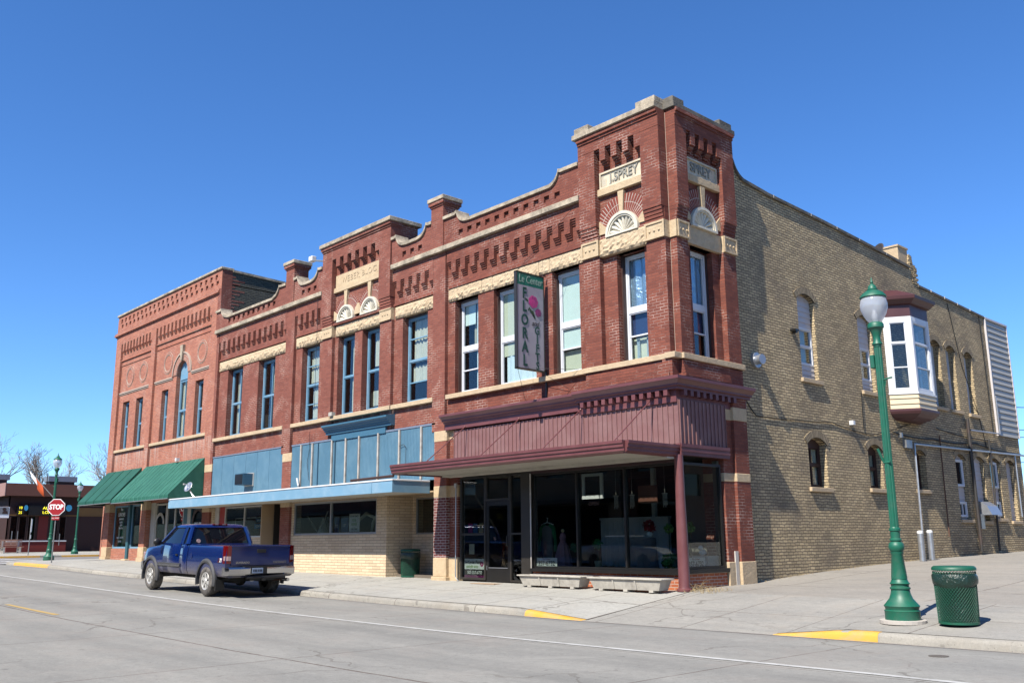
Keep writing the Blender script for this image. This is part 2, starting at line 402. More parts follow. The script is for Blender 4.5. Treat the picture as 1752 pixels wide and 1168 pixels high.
def foil():
    t = NT('foil_silver'); t.b.inputs['Base Color'].default_value = (.40, .52, .66, 1); t.b.inputs['Metallic'].default_value = .6
    t.b.inputs['Roughness'].default_value = .35
    t.bump(t.noise(4.5, 4, .55, dist=1.2), .7, .05)
foil()
def sign_board():
    t = NT('sign_lilac'); c = t.mix(t.noise(1.2, 3), (.22, .20, .24, 1), (.30, .27, .31, 1)); t.link(c, t.b.inputs['Base Color']); t.b.inputs['Roughness'].default_value = .4
sign_board()
paint('sign_green', (.008, .17, .12), .5, .08, 4)
paint('sign_green_dark', (.002, .055, .045), .5, .08, 4)
paint('sign_pale', (.30, .42, .36), .5, .05, 4)
paint('rose_pink', (.50, .035, .22), .5, .2, 30)
paint('rose_dark', (.22, .02, .14), .5, .2, 30)
paint('leaf_dark', (.015, .05, .02), .6, .2, 20)
paint('ink_black', (.012, .012, .012), .6, .1, 5)
brick('brick_arch_tan', (.46, .36, .23), (.30, .24, .155), (.08, .065, .045), w=.075, h=.21, off=0.0, uvmap=True, ms=.010, big=.3)
brick('brick_ring', (.42, .15, .095), (.34, .11, .07), (.5, .42, .35), w=.075, h=.12, off=0.0, uvmap=True, ms=.010, big=.2)
paint('mortar_pale', (.46, .36, .29), .85, .12, 6)
paint('leaf_green', (.20, .42, .03), .6, .1, 5)
paint('poster_blue', (.04, .13, .32), .5, .1, 5)
paint('straw_mat', (.42, .30, .2), .95, .2, 20)
paint('poster_logo', (.05, .35, .60), .5, .1, 5)

paint('maroon_deep', (.085, .028, .030), .45, .15, 2)
paint('blue_cornice', (.055, .155, .24), .5, .15, 2)

paint('dark_joint', (.12, .10, .08), .95, .3, 6)
paint('gutter_grime', (.22, .19, .165), .95, .3, 3, dirt=(.30, .28, .26), dirt_amt=1.0, dscale=2)

paint('inner_wall', (.13, .13, .11), .9, .1, 2)
paint('iron_cover', (.11, .095, .08), .8, .2, 8)

paint('batten_grey', (.50, .46, .41), .7, .25, 5, dirt=(.22, .17, .13), dirt_amt=.9, dscale=3)
# ------------------------------------------------------------------ terrain heights
ZR = [(-300, 1.0), (-140, .80), (-75, .45), (-66, .37), (-61, .22), (-57, .20), (-50, .16), (-40, .14), (-36, .14), (-31.5, .09), (-25.8, -.04), (-20.6, -.12), (-15, -.22), (-9.7, -.305),
      (-6, -.35), (0, -.385), (5, -.37), (8, -.36), (20, -.42), (60, -.45)]
ZF = [(-60, .35), (-40, .31), (-36, .385), (-35, .375), (-24, .22), (-17, .11), (-8.8, .02), (0, 0), (60, 0)]
ZS = [(0, 0), (1.9, .06), (3.0, .08), (5.9, .235), (9.2, .35), (12.2, .42), (20.5, .55), (40, .75), (100, 1.2)]
YC = -3.5
def zr(x): return interp(ZR, x)
def zf(x): return interp(ZF, x)
def curbh(x):
    if -1.6 < x < .25: return .13*(.25-x)/1.85
    if .25 <= x <= 4.3: return 0.0
    if 4.3 < x < 5.5: return .13*(x-4.3)/1.2
    return .13
def zw(x, y):        # pavement and lot surface north of the kerb
    if y <= 0:
        t = (y-YC)/(-YC); base = zr(x)+curbh(x)
        if x < 6: return base*(1-t)+zf(x)*t
        return base*(1-t)+zf(x)*t
    return zf(x)+(interp(ZS, y) if x > 0 else 0)
def grid(name, xs, ys, zfun, mat, kind='structure'):
    m = MB(); nx = len(xs)
    m.v = [(x, y, zfun(x, y)) for y in ys for x in xs]
    m.f = [(j*nx+i, j*nx+i+1, (j+1)*nx+i+1, (j+1)*nx+i) for j in range(len(ys)-1) for i in range(nx-1)]
    return m.build(name, mat, None, smooth='all', kind=kind)
def lin(a, b, n): return [a+(b-a)*i/n for i in range(n+1)]

def concrete(name, base, dark, lane=None, joints=(), rough=.9, tint=None):
    """poured concrete: broad stains, fine speckle, worn streaks along x, thin dark joints [(axis, offset, pitch, width, wobble)]"""
    t = NT(name); p = t.pos(); sp = t.node('ShaderNodeSeparateXYZ'); t.link(p, sp.inputs[0])
    n1 = t.noise(.35, 6, .62, dist=.5); n2 = t.noise(2.5, 6, .65, stretch=(.25, 1.2, 1)); n3 = t.noise(45, 3, .7); n4 = t.noise(9, 5, .7)
    f = t.ramp(t.math('ADD', t.math('MULTIPLY', n1, .55), t.math('MULTIPLY', n2, .45)), [(.36, (0, 0, 0)), (.64, (1, 1, 1))])
    c = t.mix(f, c4(dark), c4(base))
    c = t.mix(1.0, c, t.math('ADD', t.math('MULTIPLY', n3, .56), .72), 'MULTIPLY')
    c = t.mix(1.0, c, t.math('ADD', t.math('MULTIPLY', n4, .5), .75), 'MULTIPLY')
    if lane:                                             # tyre-darkened bands at given y
        for yc, wd, amt in lane:
            d = t.math('ABSOLUTE', t.math('SUBTRACT', sp.outputs[1], yc)); d = t.math('DIVIDE', d, wd)
            g = t.math('SUBTRACT', 1.0, d, True)
            g = t.math('MULTIPLY', g, t.math('MULTIPLY', t.ramp(t.noise(1.0, 5, .7, stretch=(.12, 1.6, 1)), [(.3, (.25, .25, .25)), (.7, (1, 1, 1))]), amt))
            c = t.mix(g, c, (.10, .10, .097, 1))
    for ax, off, pitch, wid, wob in joints:
        co = sp.outputs[ax]; wv = t.math('MULTIPLY', t.math('SUBTRACT', t.noise(1.3, 5, .6), .5), wob); q = t.math('ADD', t.math('SUBTRACT', co, off), wv)
        if pitch > 0:
            q = t.math('MODULO', t.math('ADD', q, pitch*200.5), pitch); q = t.math('SUBTRACT', q, pitch/2)
        q = t.math('LESS_THAN', t.math('ABSOLUTE', q), wid)
        q = t.math('MULTIPLY', q, t.ramp(t.noise(2.0, 4, .7), [(.28, (.35, .35, .35)), (.52, (.95, .95, .95))]))
        c = t.mix(q, c, (.075, .055, .045, 1))
    # drips and specks
    sp1 = t.ramp(t.noise(5.0, 2, .5, p), [(.70, (0, 0, 0)), (.76, (.55, .55, .55))]); c = t.mix(sp1, c, mul(dark, .45))
    sp2 = t.ramp(t.noise(26, 2, .5, p), [(.66, (0, 0, 0)), (.72, (.6, .6, .6))]); c = t.mix(sp2, c, mul(dark, .5))
    sp3 = t.ramp(t.noise(1.1, 6, .75, p, dist=1.2), [(.58, (0, 0, 0)), (.70, (.35, .35, .35))]); c = t.mix(sp3, c, mul(base, 1.18))
    # hairline cracks
    vo = t.node('ShaderNodeTexVoronoi', feature='DISTANCE_TO_EDGE'); vo.inputs['Scale'].default_value = .28
    wv = t.node('ShaderNodeTexNoise'); wv.inputs['Scale'].default_value = 1.4; wv.inputs['Detail'].default_value = 6; t.link(p, wv.inputs['Vector'])
    ad = t.node('ShaderNodeVectorMath', operation='ADD'); t.link(p, ad.inputs[0]); t.link(wv.outputs['Color'], ad.inputs[1]); t.link(ad.outputs[0], vo.inputs['Vector'])
    cr = t.math('MULTIPLY', t.math('LESS_THAN', vo.outputs['Distance'], .006), t.ramp(t.noise(.22, 2), [(.48, (0, 0, 0)), (.56, (.45, .45, .45))]))
    c = t.mix(cr, c, (.07, .06, .05, 1))
    if tint: c = t.mix(t.ramp(t.noise(.6, 7, .7, dist=.8), [(.5, (0, 0, 0)), (.75, (.5, .5, .5))]), c, c4(tint))
    t.link(c, t.b.inputs['Base Color']); t.b.inputs['Roughness'].default_value = rough; t.b.inputs['Specular IOR Level'].default_value = .2
    t.bump(t.math('ADD', n3, t.math('MULTIPLY', n4, .6)), .35, .008); return t.m
ROADC = ((.315, .308, .282), (.245, .242, .226))
concrete('road_concrete', *ROADC, lane=[(-7.6, .8, .55), (-9.3, .7, .5), (-11.4, .8, .45), (-13.0, .8, .45), (-3.7, .35, .5), (-5.3, 1.0, .3)],
         joints=[(1, -10.46, 0, .020, .07), (0, -3.2, 4.6, .012, .05), (1, -6.88, 0, .009, .05)], tint=(.30, .265, .235))
concrete('side_road', (.27, .255, .24), (.19, .18, .175), joints=[(0, 0, 4.0, .01, .05)])
concrete('walk_concrete', (.43, .42, .38), (.34, .333, .308), joints=[(0, .2, 1.55, .011, .01), (1, -1.75, 0, .011, .01)], tint=(.40, .36, .30))
concrete('lot_concrete', (.345, .32, .28), (.262, .246, .22), joints=[(0, 1.1, 4.1, .014, .04), (1, 2.2, 4.4, .014, .06), (1, -.35, 0, .018, .08)], tint=(.33, .29, .245))
concrete('apron_concrete', (.35, .335, .30), (.262, .255, .235), joints=[(0, .55, 1.95, .010, .02), (1, -1.9, 0, .010, .02)], tint=(.35, .31, .26))
concrete('curb_concrete', (.40, .375, .325), (.25, .24, .215), joints=[(0, .0, 2.9, .011, .0)], tint=(.29, .25, .20))
def grass_mat():
    t = NT('dry_grass'); c = t.mix(t.noise(.3, 6, .7), (.10, .085, .045, 1), (.06, .07, .03, 1)); t.link(c, t.b.inputs['Base Color']); t.b.inputs['Roughness'].default_value = .95
grass_mat()
paint('line_white', (.52, .52, .50), .8, .10, 6, dirt=(.30, .29, .27), dirt_amt=.9, dscale=4)
paint('line_yellow', (.50, .33, .09), .8, .10, 6, dirt=(.29, .27, .22), dirt_amt=.85, dscale=4)

xs_all = sorted(set([x for x, _ in ZR if -140 <= x <= 60]+lin(-140, 60, 100)))
grid('ground', [-900, -300, -140]+lin(-120, 60, 60)+[120, 400, 900], [-900, -200, -60]+lin(-40, 60, 25)+[200, 900], lambda x, y: zr(x)-.35 if y < 0 else min(zr(x)-.35+0*y, zr(x)-.3), 'dry_grass')
# main street, cross street, far pavement behind the camera
grid('road', xs_all, [-17.1, -13.9, -10.3, -7, YC], lambda x, y: zr(x)+.02*math.sin(math.pi*(y+17.1)/13.6), 'road_concrete')
grid('side_road', lin(-57, -39.6, 12), [YC+0.0]+lin(0, 70, 14), lambda x, y: zr(x)+.002*(y-YC), 'side_road')
grid('side_road', lin(-57, -39.6, 6), lin(-70, -17.1, 8), lambda x, y: zr(x), 'side_road')
grid('far_pavement', xs_all, [-24, -17.1], lambda x, y: zr(x)+.13, 'walk_concrete')
# pavement in front of the shops, apron and lot
xw = sorted(set([x for x in xs_all if -39.6 < x < .25]+[-39.6, -1.6, .25]+lin(-1.6, .25, 4)))
grid('pavement', xw, lin(YC+.15, .6, 6), zw, 'walk_concrete')
grid('pavement', lin(-39.6, -35.0, 3), lin(.6, 40, 12), lambda x, y: zf(x)+.004*(y-.6), 'walk_concrete')
grid('driveway_apron', lin(.25, 4.3, 6), lin(YC, 0, 6), zw, 'apron_concrete')
grid('pavement', lin(4.3, 5.5, 4)+lin(6, 60, 20), lin(YC+.15, 0, 6), zw, 'apron_concrete')
grid('parking_lot', [-.3]+lin(.0, 40, 16), lin(0, 4, 6)+lin(5, 60, 18), lambda x, y: zw(max(x, .001), max(y, 0)), 'lot_concrete')

def curb(x0, x1, name, mat, lift=0.0, kind='structure', zfun=zr, h=None, y0=YC, n=None):
    h = h or curbh; m = MB(); n = n or max(2, int(abs(x1-x0)/.3)); rings = []
    for i in range(n+1):
        x = x0+(x1-x0)*i/n; z = zfun(x); k = max(h(x), .004); e = lift
        rings.append([(x, y0-.02-e, z-.02), (x, y0-.005-e, z+k*.55+e*.4), (x, y0+.015-e*.7, z+k*.85+e*.8), (x, y0+.06, z+k+e), (x, y0+.16, z+k+.002+e), (x, y0+.16, z-.05)])
    m.loft(rings, True, True, True)
    return m.build(name, mat, None, smooth=60, kind=kind, recalc=True)
curb(-37.6, .25, 'kerb', 'curb_concrete'); curb(4.3, 60, 'kerb', 'curb_concrete')
curb(-36.6, -31.55, 'painted_kerb', 'yellow_paint', .005); curb(-1.35, .20, 'painted_kerb', 'yellow_paint', .005); curb(4.30, 6.02, 'painted_kerb', 'yellow_paint', .005)
# rounded corner into the cross street
def corner_kerb():
    m = MB(); rings = []
    for i in range(13):
        a = R(90*i/12); cx, cy, rad = -37.6, YC+2.0, 2.0; x = cx-rad*math.sin(a); y = cy-rad*math.cos(a); z = zr(x)
        nx, ny = -math.sin(a), -math.cos(a)
        rings.append([(x+nx*.02, y+ny*.02, z-.02), (x, y, z+.11), (x-nx*.06, y-ny*.06, z+.135), (x-nx*.2, y-ny*.2, z+.135), (x-nx*.2, y-ny*.2, z-.05)])
    for y in (4, 20, 50): rings.append([(-39.62, y, zr(-39.6)-.02), (-39.6, y, zr(-39.6)+.11+.004*y), (-39.54, y, zr(-39.6)+.135+.004*y), (-39.4, y, zr(-39.6)+.135+.004*y), (-39.4, y, zr(-39.6)-.05)])
    return m.loft(rings, True).build('kerb', 'curb_concrete', None, smooth=60, kind='structure', recalc=True)
corner_kerb()
# far side of the cross street
grid('pavement', lin(-66, -57, 4), lin(-3.5, 60, 14), lambda x, y: zr(x)+.13+.001*y, 'walk_concrete')
def ycurb(x, y0, y1, name, mat, lift=0.0):
    m = MB(); z = zr(x); rings = [[(x+.02+lift, y, z-.02), (x+lift, y, z+.11+lift), (x-.06, y, z+.134+lift+.001*y), (x-.3, y, z+.134+lift+.001*y), (x-.3, y, z-.05)] for y in lin(y0, y1, 6)]
    return m.loft(rings, True).build(name, mat, None, kind='structure', recalc=True)
ycurb(-57, -3.5, 60, 'kerb', 'curb_concrete'); ycurb(-57, -3.4, 3.6, 'painted_kerb', 'yellow_paint', .006); ycurb(-57, 5.0, 7.5, 'painted_kerb', 'yellow_paint', .006)
# painted lines
def strip(name, x0, x1, y0, y1, mat, lift=.006):
    xs = lin(x0, x1, max(1, int(abs(x1-x0)/.8)))
    return grid(name, xs, [y0, y1], lambda x, y: zr(x)+.02*math.sin(math.pi*(y+17.1)/13.6)*(1 if y < YC else 0)+lift, mat)
strip('edge_line', -37.5, 60, -6.76, -6.64, 'line_white')
strip('edge_line', -37.5, 60, -13.96, -13.84, 'line_white')
for k in (-3, -2, -1, 0):
    x0 = -11.75+k*12.2+0.0
    strip('centre_dash', x0, x0+3.6, -10.35, -10.23, 'line_yellow')
for y in (-2.8, -1.2, .4): strip('crossing_line', -56.5, -40, y, y+.45, 'line_white', .012)

m = MB(); ys_ = lin(-3.45, -.05, 8); m.v = [(x+(y+3.5)*-.02, y, zw(.2, y)+.005) for y in ys_ for x in (.235, .262)]; m.f = [(2*i, 2*i+1, 2*i+3, 2*i+2) for i in range(len(ys_)-1)]
m.build('pavement_joint', 'dark_joint', None, kind='structure')
m = MB(); xs_ = lin(-30, 40, 90); m.v = [(x, y, zr(x)+.02*math.sin(math.pi*(y+17.1)/13.6)+.004) for y in (-3.62, -3.545) for x in xs_]; n_ = len(xs_); m.f = [(i, i+1, n_+i+1, n_+i) for i in range(n_-1)]
m.build('gutter_grime', 'gutter_grime', None, kind='structure')
# ------------------------------------------------------------------ shared facade pieces
def fx(x0, d=.12): return x0-(12.62-x0)*d/16.81
def fz(z0, d=.12): return z0+(z0-1.12)*d/16.81
def corbels(m, u0, u1, n, vb, vt, d0, d1, duty=.5, first_slot=True, steps=3, top=True):
    p = (u1-u0)/n; w = p*duty; h = .052
    for k in range(n):
        a = u0+k*p+(p-w if first_slot else 0); b = a+w
        m.box(a, b, d0, d1+.01, vb+steps*h, vt)
        for i in range(steps):
            dd = d0+(d1-d0)*(i+1)/(steps+1)
            m.box(a, b, dd, d1+.01, vb+(steps-1-i)*h+.006, vb+(steps-i)*h)
    if top:
        for k in range(n):
            a = u0+k*p if first_slot else u0+k*p+w; b = a+p-w
            for i in range(steps):
                dd = d0+(d1-d0)*(i+1)/(steps+1)
                m.box(a+.002, b-.002, dd, d1+.01, vt-(i+1)*h, vt-i*h-.006)
def annulus(parent, cu, cv, r0, r1, d0, d1, mat, name, T=TF, a0=0, a1=180, n=28):
    m = MB(T); me_uv = []
    for k in range(n):
        t0, t1 = R(a0+(a1-a0)*k/n), R(a0+(a1-a0)*(k+1)/n)
        P = lambda r, t: (cu+r*math.cos(t), cv+r*math.sin(t))
        m.prism([P(r0, t0), P(r1, t0), P(r1, t1), P(r0, t1)], d0, d1)
    o = m.build(name, mat, parent)
    uv = o.data.uv_layers.new(name='UVMap'); off = ORG.get(parent.name, Vector((0, 0, 0)))
    for l in o.data.loops:
        v = o.data.vertices[l.vertex_index].co+off
        u_, v_ = (v.x, v.z) if T is TF else (v.y, v.z)
        a = math.atan2(v_-cv, u_-cu); r = math.hypot(u_-cu, v_-cv); uv.data[l.index].uv = (a*(r0+r1)/2, r-r0)
    return o
def fan(parent, cu, v0, rad, d, T=TF, name='fan_ornament'):
    """half-round shell with moulded ring and fluted petals"""
    m = MB(T); N = 24
    for (ra, rb, dd) in ((rad*.86, rad, d-.05), (rad*.78, rad*.86, d-.025)):
        for k in range(N):
            t0, t1 = math.pi*k/N, math.pi*(k+1)/N
            P = lambda r, t: (cu+r*math.cos(t), v0+r*math.sin(t))
            m.prism([P(ra, t0), P(rb, t0), P(rb, t1), P(ra, t1)], dd, d+.1)
    m.box(cu-rad, cu+rad, d-.055, d+.1, v0-.05, v0)
    o = m.build(name, 'shell_white', parent)
    p = MB(T); n = 9; R1 = rad*.76
    p.box(cu-R1-.03, cu+R1+.03, d+.05, d+.1, v0, v0+.02)
    for k in range(n):
        t0, t1 = math.pi*(k+.04)/n, math.pi*(k+.96)/n; segs = 6; rings = []
        for j in range(5):
            q = .10+.90*j/4; r = R1*q; ring = []
            for i in range(segs+1):
                t = t0+(t1-t0)*i/segs; s_ = math.sin(math.pi*i/segs)
                rr = r*(1+.07*s_*(j/4)**2)
                ring.append((cu+rr*math.cos(t), d+.06-.065*s_*q, v0+rr*math.sin(t)))
            rings.append([T(*x) for x in ring])
        p.loft(rings, False, True, closed=False)
        ring = [T(cu+R1*(1+.07*math.sin(math.pi*i/segs))*math.cos(t0+(t1-t0)*i/segs), d+.08, v0+R1*(1+.07*math.sin(math.pi*i/segs))*math.sin(t0+(t1-t0)*i/segs)) for i in range(segs+1)]
        p.loft([rings[-1], ring], False, True, closed=False)
    back = MB(T); p.prism([(cu+R1*math.cos(math.pi*i/16), v0+R1*math.sin(math.pi*i/16)) for i in range(17)], d+.07, d+.09)
    q = p.build('shell_petals', 'shell_white', o, smooth=50); ORG[q.name] = ORG[o.name]
    return o
def win(parent, T, u0, u1, v0, v1, d, mat, fw=.07, rails=(), mullions=(), thin=(), blinds=(), arch=0, gmat='glass_window', name='window', fd=.07, casing=None, parts=True, back=True, mid_fw=None):
    """window > pane, blind, ...  ; rails: heights of thick rails ; thin: heights of slim rails"""
    m = MB(T); mw = mid_fw or fw*.75
    m.box(u0, u0+fw, d, d+fd, v0, v1); m.box(u1-fw, u1, d, d+fd, v0, v1)
    m.box(u0+fw, u1-fw, d, d+fd, v0, v0+fw); m.box(u0+fw, u1-fw, d, d+fd, v1-fw-arch, v1)
    for r in rails: m.box(u0+fw, u1-fw, d+.004, d+fd, r-mw/2, r+mw/2)
    for r in thin: m.box(u0+fw, u1-fw, d+.015, d+fd, r-.018, r+.018)
    for q in mullions: m.box(q-.017, q+.017, d+.012, d+fd, v0+fw, v1-fw)
    # inner sash lines
    zz = [v0+fw]+sorted(rails)+[v1-fw-arch]
    for a, b in zip(zz, zz[1:]):
        a += mw/2 if a != v0+fw else 0; b -= mw/2 if b != v1-fw-arch else 0; s_ = .028; dd = d+.022
        m.box(u0+fw, u0+fw+s_, dd, d+fd, a, b); m.box(u1-fw-s_, u1-fw, dd, d+fd, a, b)
        m.box(u0+fw+s_, u1-fw-s_, dd, d+fd, a, a+s_); m.box(u0+fw+s_, u1-fw-s_, dd, d+fd, b-s_, b)
    o = m.build(name, mat, parent)
    if casing:
        cm, cw = casing; k = MB(T); k.box(u0-.002-cw, u0-.002, d-.10, d+fd, v0, v1); k.box(u1+.002, u1+.002+cw, d-.10, d+fd, v0, v1); k.box(u0, u1, d-.03, d+fd, v1+.002, v1+.06); k.build('casing', cm, o)
    g = MB(T); g.box(u0+fw*.5, u1-fw*.5, d+.05, d+.056, v0+fw*.5, v1-fw*.5); g.build('pane', gmat, o)
    for (bm, a, b, w0, w1, dd) in blinds:
        k = MB(T)
        if bm.startswith('curtain') or bm in ('foil_silver',):
            N = 22 if bm != 'foil_silver' else 10; ua = u0+(u1-u0)*w0; ub = u0+(u1-u0)*w1; rings = []
            for j in range(N+1):
                u = ua+(ub-ua)*j/N; off = dd+.02*math.sin(j*1.7)+.01*math.sin(j*4.1)
                rings.append([T(u, d+off, a), T(u, d+off, b)])
            k.loft(rings, False, True, closed=False)
        else: k.box(u0+(u1-u0)*w0, u0+(u1-u0)*w1, d+dd, d+dd+.01, a, b)
        k.build('curtain' if bm.startswith('curtain') else ('foil_lining' if bm == 'foil_silver' else 'blind'), bm, o)
    return o
def cap_stone(m, pts, d0, d1, th):           # coping that follows a stepped / scrolled top line; pts are (u, v) of its underside
    for (a, b), (c, e) in zip(pts, pts[1:]):
        if abs(c-a) < 1e-6:
            continue
        m.prism([(a, b), (c, e), (c, e+th), (a, b+th)], d0, d1)
def under(m, pts, base, d0, d1):             # brick filling from base up to the line
    for (a, b), (c, e) in zip(pts, pts[1:]):
        if abs(c-a) < 1e-6: continue
        m.prism([(a, base), (c, base), (c, e), (a, b)], d0, d1)
def pier(parent, u0, u1, bands, d0, d1, T=TF, name='pier'):
    """bands: [(v0, v1, material, proud)] bottom to top; brick stretches and stone blocks as separate parts"""
    for v0, v1, mt, pr in bands:
        m = MB(T); m.box(u0-pr, u1+pr, d0-pr, d1, v0, v1)
        m.build('stone_block' if mt.startswith('stone') else name, mt, parent, bevel=.012 if mt.startswith('stone') else 0)
def ribbed(m, T, u0, u1, d, v0, v1, pitch, rib=.03, depth=.02):
    n = max(1, round((u1-u0)/pitch))
    for k in range(n+1):
        u = u0+(u1-u0)*k/n; m.box(max(u0, u-rib/2), min(u1, u+rib/2), d-depth, d, v0, v1)
# ================================================================== CORNER BUILDING
B = thing('corner_building', (-4, 6, 0), 'red brick corner building with square tower, maroon shopfront and long tan side wall', 'building')
SX = .10; TSd = TS(SX); TW = TS(-.10); D = .12
holes = [(fx(-7.88), fx(-6.84), fz(5.28), 8.10), (fx(-6.17), fx(-4.49), fz(5.28), 8.10), (fx(-3.85), fx(-2.87), fz(5.28), 8.10)]
m = MB()
m.wall(-8.36, -2.70, 4.1, 9.72, D, .5, holes)
m.box(-8.30, -2.74, 0, D, 9.32, 9.70)
corbels(m, -8.30, -2.74, 13, 8.80, 9.32, 0, D)
m.box(-8.30, -2.74, .05, D, 8.50, 8.56); m.box(-8.30, -2.74, .085, D, 8.56, 8.60)
m.box(-8.36, -2.74, .02, D, 9.635, 9.70-.002)
# parapet with small recesses
dent = [(-7.66+k*.402, -7.66+k*.402+.20, 10.01, 10.19) for k in range(11)]
m.wall(-8.36, -2.74, 9.86, 10.32, 0, .34, [], back=True)
m2 = m
pm = MB(); pm.wall(-8.36, -2.74, 9.86, 10.32, -.07, -.001, dent, back=True)
top = [(-8.36, 10.68), (-7.80, 10.68)]+[(x, z) for x, z in arc(-7.30, 10.80, .42, 190, 262, 6)]+[(-7.12, 10.36), (-3.80, 10.36)]+[(x, z) for x, z in arc(-3.86, 10.78, .42, 278, 350, 6)]+[(-3.36, 10.68), (-2.74, 10.68)]
top = sorted(top); under(pm, top, 10.32, -.07, .34)
pm.build('parapet', 'brick_corner', B)
cs = MB(); cap_stone(cs, top, -.13, .38, .095); cs.build('coping', 'stone_cap', B)
# wall band below the sill and the tower
m.box(-8.36, -2.70, .10, .16, 4.62, 5.14)
m.build('front_wall', 'brick_corner', B)
# belt course
k = MB(); 
for a, b in ((-8.36, -6.9), (-6.895, -5.4), (-5.395, -4.1), (-4.095, -2.75)): k.box(a, b, -.12, .12, 9.705, 9.86)
k.build('belt_course', 'stone_cap', B, bevel=.01)
# lintels
rnd = random.Random(3)
for a, b in ((-8.30, -6.80), (-6.79, -6.33), (-6.32, -4.44), (-4.43, -4.04), (-4.03, -2.76)):
    l = MB(); l.rough_block(a, b, 8.10, 8.49, D-.035, .3, .045, rnd=rnd); l.build('lintel', 'stone_rock', B)
for a, b in ((-8.30, -6.4), (-6.395, -4.6), (-4.595, -2.74)):
    l = MB(); l.box(a, b, -.03, .3, 5.15, 5.285); l.build('sill', 'stone_sill', B, bevel=.01)
# windows, white sashes with an upper light
gl_d = .40
def white_win(i, bl): 
    h = holes[i]; return win(B, TF, h[0]+.02, h[1]-.02, 5.30, 8.04, gl_d-.06, 'white_frame', .075, rails=(6.62,), thin=(5.98,) if i != 1 else (), blinds=bl, casing=('brown_casing', .001) if False else None, mid_fw=.14)
white_win(0, [('blind_aqua', 7.35, 8.0, .1, .55, .09), ('curtain_blue', 5.4, 8.0, .62, .95, .09), ('curtain_pale', 6.7, 7.7, .38, .6, .2)])
white_win(1, [('blind_cream', 6.15, 8.0, .03, .97, .075), ('curtain_blue', 5.35, 6.15, .12, .92, .09)])
white_win(2, [('blind_aqua', 6.7, 8.0, .03, .97, .075), ('blind_aqua', 5.98, 6.55, .05, .97, .075), ('blind_cream', 5.35, 5.95, .05, .97, .13)])
for h in holes:      # brown timber boxing inside the reveal
    l = MB(); l.box(h[0]+.002, h[0]+.055, .24, .33, 5.29, 7.9); l.box(h[1]-.055, h[1]-.002, .24, .33, 5.29, 7.9); l.box(h[0]+.002, h[1]-.002, .26, .335, 8.045, 8.098); l.build('timber_boxing', 'brown_casing', B)

# ------------------------------------------------------------- tower
m = MB()
wh = (-1.73, -.84, 5.28, 8.06)
m.wall(-2.2, -.60, 5.15, 8.5, .15, .5, [wh]); m.wall(-2.2, -.6, 8.5, 10.9, .10, .5)
m.build('tower_front_wall', 'brick_corner', B)
wh2 = (.90, 1.80, 5.28, 8.06)
m = MB(TSd); m.wall(.55, 2.15, 5.15, 8.5, .15, .5, [wh2]); m.wall(.55, 2.15, 8.5, 10.9, .10, .5)
m.build('tower_side_wall', 'brick_corner', B)
NX = -.09      # corner notch: front pier ends at NX, side pier starts at y = NY
NY = .19
for T, a, b, side_ in ((TF, -2.73, -2.17, 0), (TF, -.66, NX, 0), (TSd, NY, .62, 1), (TSd, 2.08, 2.62, 1)):
    m = MB(T); m.box(a, b, 0, .3, 5.13, 8.09); m.build('pier', 'brick_corner', B)
    k = MB(T); k.box(a-.0, b+.02, -.04, .3, 8.09, 8.51)
    fr = .05
    k.box(a, b+.02, -.065, -.03, 8.09, 8.09+fr); k.box(a, b+.02, -.065, -.03, 8.51-fr, 8.51)
    k.box(a, a+fr, -.065, -.03, 8.09+fr, 8.51-fr); k.box(b+.02-fr, b+.02, -.065, -.03, 8.09+fr, 8.51-fr)
    o = k.build('stone_block', 'stone_cream', B)
    bs = MB(T)
    for q in (-.14, 0, .14):
        cu = (a+b)/2+q; N = 10; r_ = .033
        rings = [[T(cu+r_*s_*math.cos(2*math.pi*i/N), -.04-.03*c_, 8.29+r_*s_*math.sin(2*math.pi*i/N)) for i in range(N)] for s_, c_ in ((1, 0), (.85, .6), (.4, .95), (.02, 1))]
        bs.loft(rings, True)
    bs.build('boss', 'stone_cream', o)
    # upper pier, stepped out
    u = MB(T); u.box(a, b, -.10, .3, 8.86, 10.89)
    for i in range(4): u.box(a, b-.01, -.02-.02*i, .3, 8.52+.086*i, 8.52+.086*(i+1)-.008)
    u.build('upper_pier', 'brick_corner', B)
# re-entrant brick corner behind the notch
m = MB(); m.box(NX-.04, SX-.004, NY+.004, NY+.3, 5.13, 11.345); m.box(NX-.3, NX-.002, .02, NY+.3, 5.13, 11.345); m.build('corner_pier', 'brick_corner', B)
m = MB(); m.box(NX-.05, SX+.025, NY-.035, NY+.2, 8.094, 8.506); m.build('stone_block', 'stone_cream', B)
m = MB(); m.box(NX+.0, NX+.010, NY-.003, NY+.004, 5.3, 11.3); m.build('mortar_seam', 'mortar_pale', B)
# tower head: solid upper field, recess with hanging corbels, cornice and cap
for T, a, b, ra, rb, n in ((TF, -2.73, NX, -2.17, -.66, 4), (TSd, NY, 2.62, .62, 2.08, 4)):
    h = MB(T); h.box(a, b, -.10, .3, 10.90, 11.18); h.box(a-.0, b+.0, -.13, .3, 11.18, 11.25); h.box(a, b, -.17, .3, 11.25, 11.345)
    corbels(h, ra, rb, n, 10.40, 10.90, -.10, .10, duty=.5)
    h.build('tower_head', 'brick_corner', B)
cap_f = MB(); cap_f.box(-2.84, NX+.0, -.22, .35, 11.35, 11.49); cap_f.box(-2.84, -2.6, .35, 2.7, 11.35, 11.49); cap_f.build('coping', 'stone_cap', B, bevel=.012)
cap_s = MB(); cap_s.box(SX-.35, SX+.13, NY-.06, 2.74, 11.353, 11.493); cap_s.box(-2.5, -.3, 2.4, 2.74, 11.35, 11.49); cap_s.build('coping', 'stone_cap_dark', B, bevel=.012)
